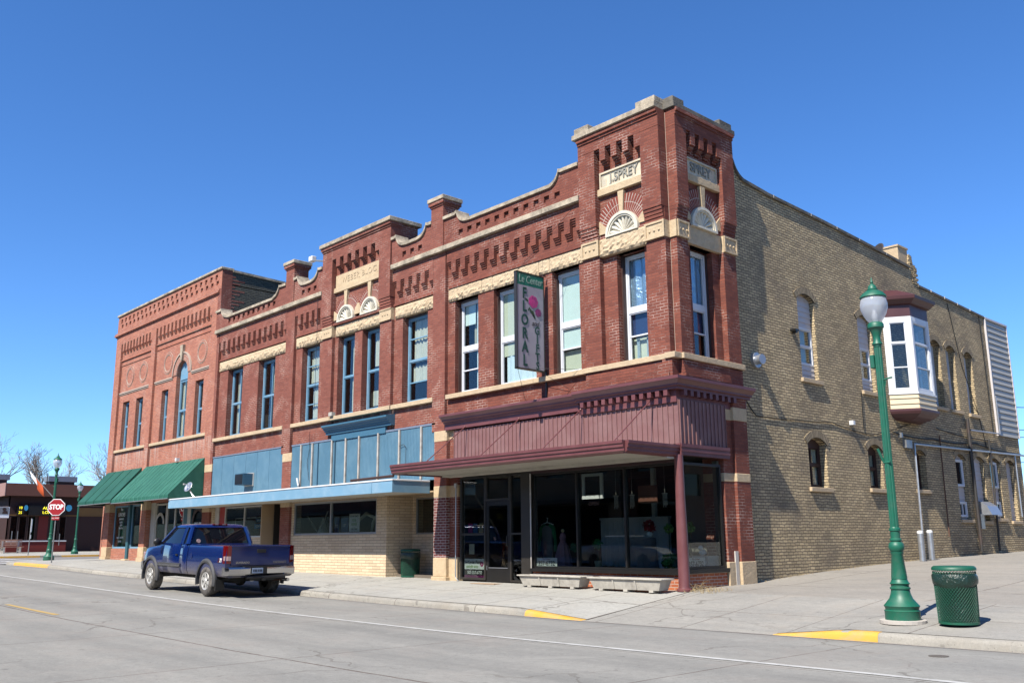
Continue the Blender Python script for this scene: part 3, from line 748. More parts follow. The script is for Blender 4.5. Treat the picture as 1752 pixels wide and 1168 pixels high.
for (x0, x1, y0, y1, mt) in ((-2.78, -2.28, -.18, .3, 'stone_cap'), (-.70, NX-.01, -.18, .3, 'stone_cap'), (-.30, SX+.09, NY-.02, .62, 'stone_cap_dark'), (-.3, SX+.09, 2.12, 2.66, 'stone_cap_dark')):
    k = MB(); k.box(x0, x1, y0, y1, 11.494, 11.66); k.build('cap_block', mt, B, bevel=.012)
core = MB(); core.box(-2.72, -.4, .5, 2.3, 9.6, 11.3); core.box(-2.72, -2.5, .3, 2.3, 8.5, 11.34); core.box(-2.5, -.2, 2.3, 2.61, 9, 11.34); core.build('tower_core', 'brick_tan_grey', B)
# name plates
for T, ra, rb, word, fc in ((TF, -2.17, -.66, 'J.SPREY', 'front'), (TSd, .62, 2.08, 'SPREY', 'side')):
    k = MB(T); k.box(ra-.01, rb+.01, .00, .2, 9.66, 9.85); k.build('plate_sill', 'stone_cream', B, bevel=.01)
    k = MB(T); k.box(ra+.05, rb-.03, .07, .14, 9.85, 10.29); f_ = .045
    k.box(ra+.05, rb-.03, .03, .1, 9.851, 9.85+f_); k.box(ra+.05, rb-.03, .03, .1, 10.29-f_, 10.29); k.box(ra+.05, ra+.05+f_, .03, .1, 9.85+f_, 10.29-f_); k.box(rb-.03-f_, rb-.03, .03, .1, 9.85+f_, 10.29-f_)
    o = k.build('name_plate', 'plate_cream', B)
    cu = (ra+rb)/2+.03
    at = (cu+.05, .065, 10.07) if fc == 'front' else (SX-.065, cu, 10.07)
    text(word, o, at, .34, 'letter_grey', fc, .02, .86 if fc == 'front' else .95, bold=.004)
    if fc == 'front':
        k = MB(T)
        for a in (.12, .16, .20, .24): k.box(ra+a, ra+a+.014, .05, .075, 9.92, 10.2-.1*(a > .18))
        k.build('chipped_edge', 'shell_white', o)
    # arch, shell, key, springers
    ccu = (ra+rb)/2; vb = 8.56
    annulus(B, ccu, vb, .52, .98, .06, .12, 'brick_radial', 'brick_arch', T)
    fan(B, ccu, vb, .52, .03, T)
    k = MB(T); k.prism([(ccu-.055, 9.09), (ccu+.055, 9.09), (ccu+.095, 9.62), (ccu-.095, 9.62)], 0.0, .15); k.build('keystone', 'stone_cream', B)
    for s_ in (-1, 1):
        e = ra if s_ < 0 else rb
        k = MB(T); k.prism([(e, 8.64), (ccu+s_*.53, 8.64), (ccu+s_*.50, 8.76), (e, 9.0)][::s_], .03, .15); k.build('springer', 'stone_cream', B)
    k = MB(T); k.box(ra, rb, .04, .16, 8.512, 8.55); k.build('moulding', 'brick_corner', B)
    l = MB(T); l.rough_block(ra, rb, 8.06, 8.51, .02 if fc == 'front' else .05, .3, .045 if fc == 'front' else .008, rnd=rnd); l.build('lintel', 'stone_rock', B)
l = MB(); l.box(-2.76, NX+.01, -.05, .3, 5.15, 5.285); l.build('sill', 'stone_sill', B, bevel=.01)
l = MB(TSd); l.box(NY-.02, 2.68, -.06, .3, 5.152, 5.288); l.box(-.10, NY, .0, .3, 5.152, 5.288); l.build('sill', 'stone_sill', B, bevel=.01)
w = win(B, TF, wh[0]+.03, wh[1]-.01, 5.30, 8.02, .42, 'white_frame', .075, rails=(6.62,), thin=(5.97,), blinds=[('foil_silver', 6.7, 7.95, .06, .95, .09), ('blanket_blue', 5.97, 6.55, .05, .95, .12), ('blind_cream', 5.35, 5.95, .05, .97, .16), ('curtain_blue', 5.35, 5.9, .25, .35, .12), ('curtain_blue', 5.35, 5.9, .6, .7, .12)], mid_fw=.14)
w = win(B, TSd, wh2[0]+.02, wh2[1]-.02, 5.30, 8.02, .36, 'white_frame', .075, rails=(6.62,), thin=(5.97,), blinds=[('foil_silver', 6.7, 7.95, .06, .95, .09), ('blanket_blue', 5.97, 6.55, .05, .95, .12)], mid_fw=.14)
for T, h in ((TF, wh), (TSd, wh2)):
    l = MB(T); l.box(h[0]+.002, h[0]+.05, .30, .41, 5.29, 8.05); l.box(h[1]-.02, h[1]-.002, .30, .34, 5.29, 8.05); l.build('timber_boxing', 'brown_casing', B)
# brick band beneath the tower sill
m = MB(); m.box(-2.73, NX, .0, .4, 4.6, 5.149)
for i in range(4): m.box(-2.66, NX, -.03-.018*i, .0, 4.97-.07*i-.012, 5.02-.07*i)
m.build('front_wall', 'brick_corner', B)
m = MB(TSd); m.box(NY, 2.62, .0, .4, 4.6, 5.149)
for i in range(4): m.box(NY, 2.0, -.03-.018*i, .0, 4.97-.07*i-.012, 5.02-.07*i)
m.box(-.05, NY, .12, .4, 4.6, 5.149)
m.build('tower_side_wall', 'brick_corner', B)

# ------------------------------------------------------------- maroon cornice
prof = [(0.10, 4.24), (-.05, 4.24), (-.05, 4.40), (-.10, 4.42), (-.10, 4.45), (-.17, 4.48), (-.17, 4.52), (-.25, 4.58), (-.28, 4.60), (-.28, 4.66), (.10, 4.74)]
m = MB(); m.sweep(prof, -8.28, -2.95); m.build('cornice', 'maroon', B)
prof2 = [(0.10, 4.14), (-.04, 4.14), (-.04, 4.42), (-.16, 4.42), (-.16, 4.47), (-.22, 4.49), (-.22, 4.53), (-.30, 4.60), (-.33, 4.62), (-.33, 4.69), (.10, 4.78)]
m = MB(); m.sweep(prof2, -2.94, .0, m1=-1); m.build('cornice', 'maroon', B)
m = MB(TS(0.0)); m.sweep(prof2, .0, 2.78, m0=1); m.build('cornice', 'maroon', B)
for T, a, b, n, o in ((TF, -2.80, .02, 12, 0), (TS(0.0), .1, 2.3, 9, 0)):
    for k in range(n):
        u = a+(b-a)*k/n; q = MB(T); q.box(u, u+.11, -.17, -.03, 4.29, 4.415); q.build('modillion', 'maroon', B)
# board and batten panel
m = MB(); m.box(-7.92, .055, .02, .12, 3.201, 4.20); ribbed(m, TF, -7.92, .05, .02, 3.2, 4.2, .152, .022, .022); m.build('fascia_panel', 'maroon_panel', B)
m = MB(TS(0.0)); m.box(.025, 1.80, -.06, .05, 3.201, 4.20); ribbed(m, TS(0), .03, 1.80, -.06, 3.2, 4.2, .152, .022, .022); m.build('fascia_panel', 'maroon_panel', B)
m = MB(TS(0.0)); m.box(-.02, 1.86, -.10, .05, 2.94, 3.20); m.box(-.02, 1.86, -.12, -.09, 3.12, 3.199); m.box(-.02, 1.86, -.115, -.09, 3.02, 3.07); m.build('fascia_band', 'maroon', B)
# canopy
cp = MB(); fp = [(a+.20, b-.03) for a, b in [(-1.98, 2.93), (-1.94, 2.92), (-1.94, 3.19), (-2.10, 3.19), (-2.10, 3.13), (-2.075, 3.11), (-2.075, 3.05), (-2.045, 3.03), (-2.045, 2.97), (-2.01, 2.95)]]
cp.sweep(fp, -8.38, -.02, 0, 0)
for T_, (a, b) in (((lambda u, d, v: (-.02-1.95-d+.0, u, v)), (-2.0, -.06)),):
    pass
TR = lambda u, d, v: (-.02-d-1.80, u, v)
cp.T = TR; cp.sweep(fp, -1.80, .0)
TL = lambda u, d, v: (-8.38+d+1.80, u, v)
cp.T = TL; cp.sweep(fp, -1.80, .0)
can = cp.build('canopy', 'maroon', B)
s_ = MB(); s_.box(-8.3, -.1, -1.74, -.0, 2.93, 2.965)
for k in range(9):
    y = -1.70+k*.19; s_.box(-8.3, -.1, y, y+.02, 2.925, 2.936)
s_.build('soffit', 'soffit', can)
s_ = MB(); s_.box(-8.3, -.1, -1.74, -.0, 3.10, 3.12); s_.build('canopy_roof', 'canopy_roof', can)
s_ = MB(); s_.box(-8.0, -.05, -.35, -.02, 2.86, 2.95); s_.build('soffit_trim', 'soffit', can)
for x in (-7.35, -5.12, -2.89, -.66):
    q = MB(); q.tube([(x, -1.5, 3.15), (x, -.03, 4.28)], .014, 6); q.ball((x, -.05, 4.27), .03, 8); q.build('tie_rod', 'maroon', B)
# shopfront
m = MB(); m.box(-4.80, -.12, .05, .15, 2.80, 2.96); m.build('head_board', 'maroon_dark', B)
k = MB(); k.lathe([(.17, 0), (.17, .04), (.135, .06), (.125, .10), (.125, .9), (.118, 1.4), (.105, 2.0), (.10, 2.95)], (0, .0, 0), 20); k.build('corner_column', 'maroon', B, smooth=True)
k = MB(); k.box(-4.79, -.10, .07, .42, -.15, .33); k.build('stall_riser', 'brick_low', B)
k = MB(TS(0.0)); k.box(.10, 1.66, .02, .3, -.15, .36); k.build('stall_riser', 'brick_low', B)
k = MB(); k.box(-4.84, -.08, .0, .5, .33, .41); k.build('shop_sill', 'black_frame', B)
k = MB(TS(0.0)); k.box(.08, 1.70, -.04, .5, .36, .45); k.build('shop_sill', 'black_frame', B)
def shopwin(T, u0, u1, v0, v1, d, mull, mat='black_frame', fr=.055, gm='glass_shop', name='display_window', hr=()):
    k = MB(T); k.box(u0, u0+fr, d, d+.09, v0, v1); k.box(u1-fr, u1, d, d+.09, v0, v1); k.box(u0+fr, u1-fr, d, d+.09, v0, v0+fr); k.box(u0+fr, u1-fr, d, d+.09, v1-fr, v1)
    for q in mull: k.box(q-fr/2, q+fr/2, d-.012, d+.09, v0+fr, v1-fr)
    for q in hr: k.box(u0+fr, u1-fr, d+.005, d+.09, q-fr/2, q+fr/2)
    o = k.build(name, mat, B)
    qs = [u0+fr*.5]+list(mull)+[u1-fr*.5]
    for a, b in zip(qs, qs[1:]):
        g = MB(T); g.box(a, b, d+.045, d+.052, v0+fr*.5, v1-fr*.5); g.build('pane', gm, o)
    return o
shopwin(TF, -4.80, -.12, .41, 2.80, .10, (-3.24, -1.69))
shopwin(TS(0.0), .12, 1.62, .45, 2.80, .02, ())
k = MB(); k.box(-5.21, -4.82, .06, .25, 0.02, 2.88); k.build('door_pier', 'bronze_frame', B)
k = MB(); k.box(-4.835, -4.805, .03, .05, .35, 2.8); k.build('metal_strip', 'light_metal', B)
shopwin(TF, -7.78, -6.70, 0.06, 2.86, .13, (), 'bronze_frame', .06, name='side_light', hr=(1.28,))
shopwin(TF, -5.72, -5.215, 0.04, 2.86, .13, (), 'bronze_frame', .05, name='side_light', hr=(1.28,))
shopwin(TF, -6.70, -5.72, 2.17, 2.86, .13, (), 'bronze_frame', .05, name='transom')
k = MB(); fr = .10; a, b = -6.69, -5.73
k.box(a, a+fr, .15, .20, .03, 2.16); k.box(b-fr, b, .15, .20, .03, 2.16); k.box(a+fr, b-fr, .15, .20, 2.04, 2.16); k.box(a+fr, b-fr, .15, .20, .03, .40)
dr = k.build('shop_door', 'black_frame', B)
g = MB(); g.box(a+fr-.02, b-fr+.02, .172, .178, .38, 2.06); g.build('pane', 'glass_shop', dr)
g = MB(); g.tube([(-5.80, .15, .95), (-5.80, .09, .98), (-5.80, .09, 1.22), (-5.80, .15, 1.25)], .013, 6); g.build('handle', 'bronze_frame', dr)
g = MB(); g.box(a+fr, b-fr, .143, .15, .385, .40); g.box(a+.02, a+.035, .143, .15, .33, .45); g.build('door_trim', 'galvanised', dr)
k = MB(); k.tube([(-7.84, .02, 2.6), (-7.84, .02, .12), (-7.76, 0.02, .04), (-7.70, .02, .03)], .016, 6); k.build('conduit', 'galvanised', B)
k = MB(); k.box(-7.90, -7.82, .0, .06, 2.58, 2.70); k.build('conduit_box', 'light_metal', B)
# slim brick return beside the shopfront
pier(B, -8.24, -7.87, [(-.1, .66, 'stone_cream', .02), (.66, 2.33, 'brick_corner', 0), (2.33, 2.66, 'stone_cream', .01), (2.66, 3.98, 'brick_corner', 0), (3.98, 4.24, 'stone_cream', .01)], .12, .5)
# side pier
for (a, b, x) in ((1.70, 2.18, 0.02), (2.10, 2.66, .10)):
    pier(B, a+.0, b, [(-.1, .58, 'stone_cream', .02), (.58, 2.42, 'brick_corner', 0), (2.42, 2.62, 'stone_cream', .01), (2.62, 3.88, 'brick_corner', 0), (3.88, 4.20, 'stone_cream', .01), (4.20, 4.62, 'brick_corner', 0)], .0, .6, TS(x))
k = MB(TS(.02)); k.box(1.93, 2.06, -.03, .05, .02, .82); k.build('stone_block', 'mortar_white', B)

# ------------------------------------------------------------- long tan side wall
def ay(y0): return y0+.1*(y0+16.8)/12.6
H = [(ay(5.65), ay(6.55), 5.36, 7.78, .16), (ay(9.06), ay(9.95), 5.36, 7.72, .16), (ay(14.09), ay(14.86), 5.36, 7.66, .16), (ay(15.35), ay(16.10), 5.36, 7.63, .16), (ay(16.88), ay(17.60), 5.34, 7.60, .16),
     (ay(5.66), ay(6.62), 2.42, 3.76, .16), (ay(9.02), ay(9.90), 2.49, 3.78, .16), (ay(12.08), ay(12.86), 2.55, 3.80, .16),
     (ay(15.18), ay(16.0), 1.66, 3.84, .16), (ay(16.70), ay(17.62), 1.62, 3.84, .16), (ay(18.15), ay(19.05), 1.72, 3.86, .16), (ay(19.70), ay(20.45), 1.64, 3.86, .16)]
UE = ay(19.2); END = ay(21.3); SP = ay(13.30)
m = MB(TW); m.wall(2.5, UE, -.4, 9.0, 0, .5, H); m.wall(UE, END, -.4, 4.74, 0, .5, [H[11]] if H[11][1] > UE else [])
m.v_extra = None
m.build('side_wall', 'brick_tan', B)
tp = [(2.5, 10.92), (2.95, 10.88)]+arc(3.62, 10.98, .62, 200, 258, 6)+[(4.7, 10.28), (7.6, 10.20), (11.5, 10.03), (13.3, 9.92)]
m = MB(TW); under(m, tp, 9.0, 0.0, .42); under(m, [(13.3, 9.92), (13.42, 10.45), (13.62, 10.42), (13.72, 9.62), (13.86, 9.45)], 9.0, 0, .42)
under(m, [(13.86, 9.38), (UE, 9.16)], 9.0, 0, .42)
rr = random.Random(11)
for i in range(40):        # broken, stepped brick edge where the roof line drops
    v = 9.45+.075*(i//4); u = 13.45+rr.random()*.32-(v-9.45)*.15
    m.box(u, u+.2, -.01-rr.random()*.02, .3, v, v+.066)
m.build('side_parapet', 'brick_tan', B)
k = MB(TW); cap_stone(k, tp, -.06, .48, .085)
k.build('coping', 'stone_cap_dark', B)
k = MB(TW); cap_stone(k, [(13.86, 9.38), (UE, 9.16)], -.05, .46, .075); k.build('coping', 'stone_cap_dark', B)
k = MB(TW)
for u in (4.9, 6.9, 8.4, 9.8, 11.6, 14.8, 15.9, 17.0, 18.1):
    z = interp(tp, u) if u < 13.3 else 9.38-.22*(u-13.86)/5.5
    k.box(u, u+.025, -.066, .1, z+.01, z+.092)
k.build('coping_joint', 'mortar_white', B)
k = MB(TW); k.box(12.72, 13.42, .05, .75, 9.6, 10.60); k.box(12.69, 13.45, .02, .78, 10.60, 10.66); k.build('chimney', 'stone_cream', B)
# corbelled strings of brick over the side wall (weathered courses)
for (a, b, v0, v1, rise) in H:
    if v0 > 5 and 10 < a < 10.1: continue
    k = annulus(B, (a+b)/2, v1-.16-((b-a)/2)**2/(2*.16)+.08, 0, 0, 0, 0, 'brick_tan', 'brick_arch', TW) if False else None
    w_ = (b-a)/2; rad = (w_*w_+rise*rise)/(2*rise); cv = v1-rad; hlf = math.degrees(math.asin(w_/rad))
    annulus(B, (a+b)/2, cv, rad, rad+.2, -.022, .1, 'brick_arch_tan', 'brick_arch', TW, 90-hlf-4, 90+hlf+4, 12)
# sills on the side wall
for i, (a, b, v0, v1, r_) in enumerate(H):
    if i == 2: pass
    k = MB(TW); k.box(a-.08, b+.12, -.075, .3, v0-.115, v0); k.build('sill', 'stone_sill', B, bevel=.01)
def siding(T, u0, u1, v0, v1, d, mat, name, pitch=.12, lap=.02, parent=None):
    m = MB(T); n = max(1, round((v1-v0)/pitch)); p = (v1-v0)/n
    for k in range(n): m.prism_v = None; m.add([(u0, d-lap, v0+k*p), (u1, d-lap, v0+k*p), (u1, d, v0+(k+1)*p), (u0, d, v0+(k+1)*p), (u0, d+.03, v0+k*p), (u1, d+.03, v0+k*p), (u1, d+.03, v0+(k+1)*p), (u0, d+.03, v0+(k+1)*p)],
                               [(0, 1, 2, 3), (4, 5, 1, 0), (5, 4, 7, 6), (1, 5, 6, 2), (0, 3, 7, 4)])
    return m.build(name, mat, parent or B)
rd = .15
for i in (0, 1):
    a, b, v0, v1, _ = H[i]
    g0, g1 = (5.78, 6.84) if i == 0 else (5.72, 6.72)
    siding(TW, a, b, g1, v1-.003, rd, 'vinyl_white', 'siding_infill', .16); siding(TW, a, b, v0+.003, g0, rd, 'vinyl_white', 'siding_infill', .14)
    win(B, TW, a+.01, b-.01, g0, g1, rd-.02, 'white_frame', .05, rails=((g0+g1)/2,), blinds=[('curtain_pale', g0, g1, .6, .95, .2)] if i == 0 else ())
for i in (2, 3, 4):
    a, b, v0, v1, r_ = H[i]
    win(B, TW, a+.005, b-.005, v0+.003, v1-.04, .22, 'white_frame', .05, rails=(6.5,), blinds=())
for i in (5, 6, 7):
    a, b, v0, v1, r_ = H[i]
    win(B, TW, a+.005, b-.005, v0+.003, v1-.02, .20, 'brown_dark', .07, rails=((v0+v1)/2-.04,), mullions=((a+b)/2,), gmat='glass_window', arch=.16, blinds=[('curtain_pale', v0, v1-.2, .75, .95, .12)])
for i, (ga, gb, gc, gd) in ((8, (2.76, 3.66, 1.74, 2.25)), (10, (2.8, 3.72, 1.80, 2.3))):
    a, b, v0, v1, r_ = H[i]; mu = a+.55*(b-a)+.1
    siding(TW, a, b, v0+.003, v1-.003, rd, 'vinyl_white', 'siding_infill', .14)
    win(B, TW, a+.04, b-.12, ga, gb, rd-.10, 'white_frame', .055, gmat='glass_dark'); win(B, TW, a+.04, b-.12, gc, gd, rd-.10, 'white_frame', .055, gmat='glass_dark', mullions=((a+b)/2-.04,))
for i in (9, 11):
    a, b, v0, v1, r_ = H[i]; siding(TW, a, b, v0+.003, v1-.003, rd, 'vinyl_white', 'siding_infill', .16)
# exhaust hood in the third tall opening
a, b = H[9][0], H[9][1]; k = MB(TW)
k.sweep([(.15, 2.30), (-.05, 2.28), (-.28, 2.12), (-.42, 1.82), (.15, 1.82)], a+.02, b+.02); k.build('exhaust_hood', 'galvanised', B)
# rear addition with wide cream siding
siding(TW, UE+.02, END, 4.74, 9.14, -.02, 'vinyl_grey', 'rear_siding', .215, .035)
k = MB(TW); k.box(UE-.03, UE+.03, -.07, .05, 4.72, 9.2); k.box(END-.02, END+.03, -.07, .3, 4.74, 9.2); k.box(UE-.03, END+.05, -.08, .3, 9.14, 9.21); k.build('siding_trim', 'vinyl_white', B)
k = MB(); k.box(-8, -.2, END-.02, END+.28, -.4, 9.1); k.build('rear_wall', 'brick_tan', B)
k = MB(); k.box(-8.3, -.6, .5, 13.7, 9.35, 9.45); k.box(-8.3, -.6, 13.7, END, 8.75, 8.85); k.build('roof', 'roof_black', B)
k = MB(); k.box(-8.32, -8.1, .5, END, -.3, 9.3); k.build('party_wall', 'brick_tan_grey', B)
# bay window
bw = [(-.1, ay(10.75)-.0), (.60, 11.40), (.60, 12.66), (-.1, 13.25)]
def bay_ring(z, g): # grown outline
    return [(-.1, bw[0][1]-g*.9, z), (bw[1][0]+g, bw[1][1]-g*.45, z), (bw[2][0]+g, bw[2][1]+g*.45, z), (-.1, bw[3][1]+g*.9, z)]
bp = MB(); bp.loft([bay_ring(4.95, -.05), bay_ring(5.42, -.05)]); bay = bp.build('bay_window', 'vinyl_cream', B)
def face_T(p, q):
    L = math.hypot(q[0]-p[0], q[1]-p[1]); dx, dy = (q[0]-p[0])/L, (q[1]-p[1])/L; nx, ny = dy, -dx
    return (lambda u, d, v: (p[0]+dx*u-nx*d, p[1]+dy*u-ny*d, v)), L
for p, q, nm in ((bw[0], bw[1], 0), (bw[1], bw[2], 1), (bw[2], bw[3], 2)):
    T, L = face_T(p, q)
    o = siding(T, -.0, L, 4.93, 5.44, .0, 'vinyl_cream', 'bay_siding', .17, .03, bay)
    k = MB(T); pw = .13 if nm != 1 else .10
    k.box(0, pw, -.01, .06, 5.44, 7.85); k.box(L-pw, L, -.01, .06, 5.44, 7.85); k.box(pw, L-pw, -.005, .06, 5.44, 5.52); k.box(pw, L-pw, -.005, .06, 7.72, 7.85); k.box(-.02, L+.02, -.04, .06, 5.40, 5.45); k.build('bay_casing', 'white_paint', bay)
    wp = win(bay, T, pw, L-pw, 5.52, 7.72, .0, 'white_frame', .055, rails=(7.02,), thin=(6.25,), gmat='glass_window', blinds=[('curtain_pale', 5.6, 7.6, .0, .25, .25)] if nm == 1 else ())
bp = MB(); bp.loft([bay_ring(7.85, .0), bay_ring(8.22, .0), bay_ring(8.24, .10), bay_ring(8.30, .14), bay_ring(8.38, .24), bay_ring(8.48, .26), bay_ring(8.80, -.42)]); bp.build('bay_cornice', 'maroon_deep', bay)
bp = MB(); bp.loft([bay_ring(4.62, -.34), bay_ring(4.70, -.12), bay_ring(4.80, .03), bay_ring(4.88, .07), bay_ring(4.95, .07)]); bp.build('bay_base', 'maroon_deep', bay)
# small fittings
k = MB(); k.tube([(-.1, 3.52, 5.55), (-.02, 3.52, 5.55)], .20, 20); k.tube([(-.02, 3.52, 5.55), (.14, 3.50, 5.55)], [.12, .13], 16); k.build('wall_vent', 'galvanised', B, smooth=True)
k = MB(TW); k.box(ay(5.18), ay(5.36), -.17, 0, 6.58, 6.64); k.box(ay(5.22), ay(5.30), -.15, -.04, 6.53, 6.58); k.build('floodlight', 'black_frame', B)
k = MB(TW); k.box(ay(8.05), ay(8.17), -.12, 0, 4.26, 4.38); k.build('junction_box', 'white_paint', B)
k = MB(TW); k.box(ay(11.35), ay(11.75), -.12, 0, 3.80, 4.05); k.box(ay(11.1), ay(11.2), -.1, 0, 4.1, 4.25); k.build('meter_box', 'grey_metal', B)
# pipes along the wall
def pipe(pts, r, mt, nm): 
    q = MB(); q.tube([(.10-.1+a[0], a[1], a[2]) for a in pts], r, 8); return q.build(nm, mt, B)
pipe([(.0, ay(11.85), .35), (.0, ay(11.93), 3.95), (.0, ay(21.4), 4.10)], .036, 'galvanised', 'gas_pipe')
pipe([(.03, ay(11.78), .45), (.03, ay(11.78), 1.25)], .03, 'galvanised', 'gas_pipe')
pipe([(.0, ay(18.05), 4.5), (.0, ay(18.05), 3.0), (.0, ay(17.9), .6)], .04, 'dark_pipe', 'drain_pipe')
pipe([(.0, ay(16.32), 5.1), (.0, ay(16.32), .6)], .062, 'dark_pipe', 'drain_pipe')
pipe([(-.03, ay(13.95), 4.35), (-.03, ay(13.9), 1.1)], .022, 'rust', 'drain_pipe')
pipe([(-.0, ay(16.5), 4.72), (-.0, ay(19.2), 4.78), (-.0, ay(19.2), 6.2)], .03, 'galvanised', 'gas_pipe')
pipe([(-.02, ay(20.5), 4.1), (-.02, ay(20.5), 1.8)], .03, 'galvanised', 'drain_pipe')
k = MB(TW); k.box(ay(16.45), ay(16.75), -.14, 0, 1.35, 1.85); k.build('meter_box', 'grey_metal', B)
def cable(pts, r=.012, sag=.0, n=10, name='cable', mt='black_wire', parent=None):
    P = []
    for (a, b) in zip(pts, pts[1:]):
        a = Vector(a); b = Vector(b)
        for i in range(n): 
            t = i/n; q = a.lerp(b, t); q.z -= sag*4*t*(1-t); P.append(q)
    P.append(Vector(pts[-1])); q = MB(); q.tube(P, r, 5); return q.build(name, mt, parent if parent is not None else B)
cable([(-.07, ay(10.7), 4.25), (-.07, ay(13.5), 4.22), (-.07, ay(17), 4.30), (-.07, ay(21.3), 4.15)], .022, .06)
cable([(-.08, 3.0, 4.45), (-.08, 3.4, 4.12), (-.08, ay(7), 4.25), (-.08, ay(9.3), 4.05), (-.08, ay(12), 4.6)], .012, .03)
cable([(-.08, ay(8.9), 5.3), (-.08, ay(8.85), 4.2)], .012)
cable([(-.08, ay(15.9), 9.2), (-.08, ay(16.6), 7.0), (-.08, ay(17.6), 5.4), (-.08, ay(18), 4.2)], .012, .02)
cable([(-.08, ay(18.7), 9.2), (-.08, ay(18.8), 4.8)], .012, .02)
cable([(-.08, ay(13.9), 4.6), (-.08, ay(19), 4.5)], .014, .08)
# near-black panels added behind the windows, standing in for the shade of the rooms
k = MB(); k.box(-8.05, -.45, 1.55, 1.6, 4.5, 9.2); k.box(-8.05, -.2, .5, 13.5, 4.35, 4.42); k.box(-1.4, -1.35, 3.0, 20.5, -.2, 9.0); k.build('dark_backing', 'dark_interior', B)
# ================================================================== MIDDLE BLOCK
B2 = thing('middle_building', (-16, 5, 0), 'long two storey red brick block with small centre gable tower and blue shopfront panels', 'building')
GZ = lambda x: zf(x)-.3
hw = [(fx(-22.49), fx(-21.2)), (fx(-19.9), fx(-18.6)), (fx(-16.62), fx(-15.42)), (fx(-14.22), fx(-13.2)), (fx(-12.75), fx(-11.70)), (fx(-10.48), fx(-9.2))]
hz = [(a, b, 5.31, 8.09) for a, b in hw]
m = MB()
m.wall(-23.62, -14.6, 4.4, 9.72, D, .5, hz[:3]); m.wall(-14.6, -11.7, 4.4, 10.95, D, .5, hz[3:5]); m.wall(-11.7, -8.96, 4.4, 9.72, D, .5, hz[5:])
for a, b, n in ((-23.55, -17.88, 13), (-17.25, -15.28, 5), (-11.08, -8.96, 5)):
    m.box(a, b, 0, D, 9.30, 9.70); corbels(m, a, b, n, 8.78, 9.30, 0, D); m.box(a, b, .05, D, 8.50, 8.56); m.box(a, b, .085, D, 8.56, 8.60)
    m.box(a, b, .10, .16, 4.5, 5.14)
m.build('front_wall', 'brick_weber', B2)
# parapets
def scroll(a, b, lo, hi, left=True, right=True, w=.45):
    p = []
    if left: p += [(a, hi), (a+w, hi)]+arc(a+w+.50, hi+.10, .42, 190, 262, 6)+[(a+w+.68, lo)]
    else: p += [(a, lo)]
    if right: p += [(b-w-.60, lo)]+arc(b-w-.50, hi+.10, .42, 278, 350, 6)+[(b-w, hi), (b, hi)]
    else: p += [(b, lo)]
    return sorted(p)
for a, b, lo, hi, dx0, n in ((-23.75, -17.88, 10.24, 10.62, -22.62, 10), (-17.28, -15.30, 10.34, 10.68, -16.72, 3), (-11.06, -8.94, 10.36, 10.70, -10.48, 3)):
    dent = [(dx0+k*.415, dx0+k*.415+.20, 10.0, 10.18) for k in range(n)]
    pm = MB(); pm.wall(a, b, 9.86, lo-.02, -.07, -.001, dent); pm.box(a, b, 0, .34, 9.86, lo-.02)
    tp2 = scroll(a, b, lo, hi, w=.42 if n > 5 else .18); under(pm, tp2, lo-.02, -.07, .34); pm.build('parapet', 'brick_weber', B2)
    cs = MB(); cap_stone(cs, tp2, -.13, .38, .095); cs.build('coping', 'stone_cap', B2)
    k = MB()
    for q in range(3 if n > 5 else 2):
        nn = 3 if n > 5 else 2; k.box(a+(b-a)*q/nn, a+(b-a)*(q+1)/nn-.005, -.12, .12, 9.705, 9.86)
    k.build('belt_course', 'stone_cap', B2, bevel=.01)
# piers and chimneys between the bays
for a, b in ((-17.87, -17.27), (-8.95, -8.36)):
    m = MB(); m.box(a, b, -.0, .45, 4.25, 9.70); m.build('pier', 'brick_weber', B2)
    m = MB(); m.box(a, b, -.10, .5, 9.86, 11.18); m.box(a-.03, b+.03, -.13, .53, 11.18, 11.24); m.box(a-.07, b+.07, -.17, .57, 11.24, 11.345); m.build('chimney', 'brick_weber', B2)
    m = MB(); m.box(a-.10, b+.10, -.20, .60, 11.35, 11.48); m.build('cap_block', 'stone_cap', B2, bevel=.012)
    m = MB(); m.box(a, b, -.121, .12, 9.703, 9.859); m.build('belt_course', 'stone_cap', B2)
m = MB(); m.box(-23.714, -23.5, .0, .45, 4.25, 9.70); m.build('pier', 'brick_weber', B2)
# lintels and sills
for a, b in ((-23.5, -20.9), (-20.895, -17.88), (-17.24, -15.2), (-14.55, -13.1), (-13.095, -11.74), (-11.02, -8.98)):
    l = MB(); l.rough_block(a, b, 8.085, 8.46, D-.035, .3, .045, rnd=rnd); l.build('lintel', 'stone_rock', B2)
for a, b in ((-23.55, -20.7), (-20.695, -17.85), (-17.25, -15.2), (-14.6, -11.72), (-11.04, -8.92)):
    l = MB(); l.box(a, b, -.03, .3, 5.15, 5.285); l.build('sill', 'stone_sill', B2, bevel=.01)
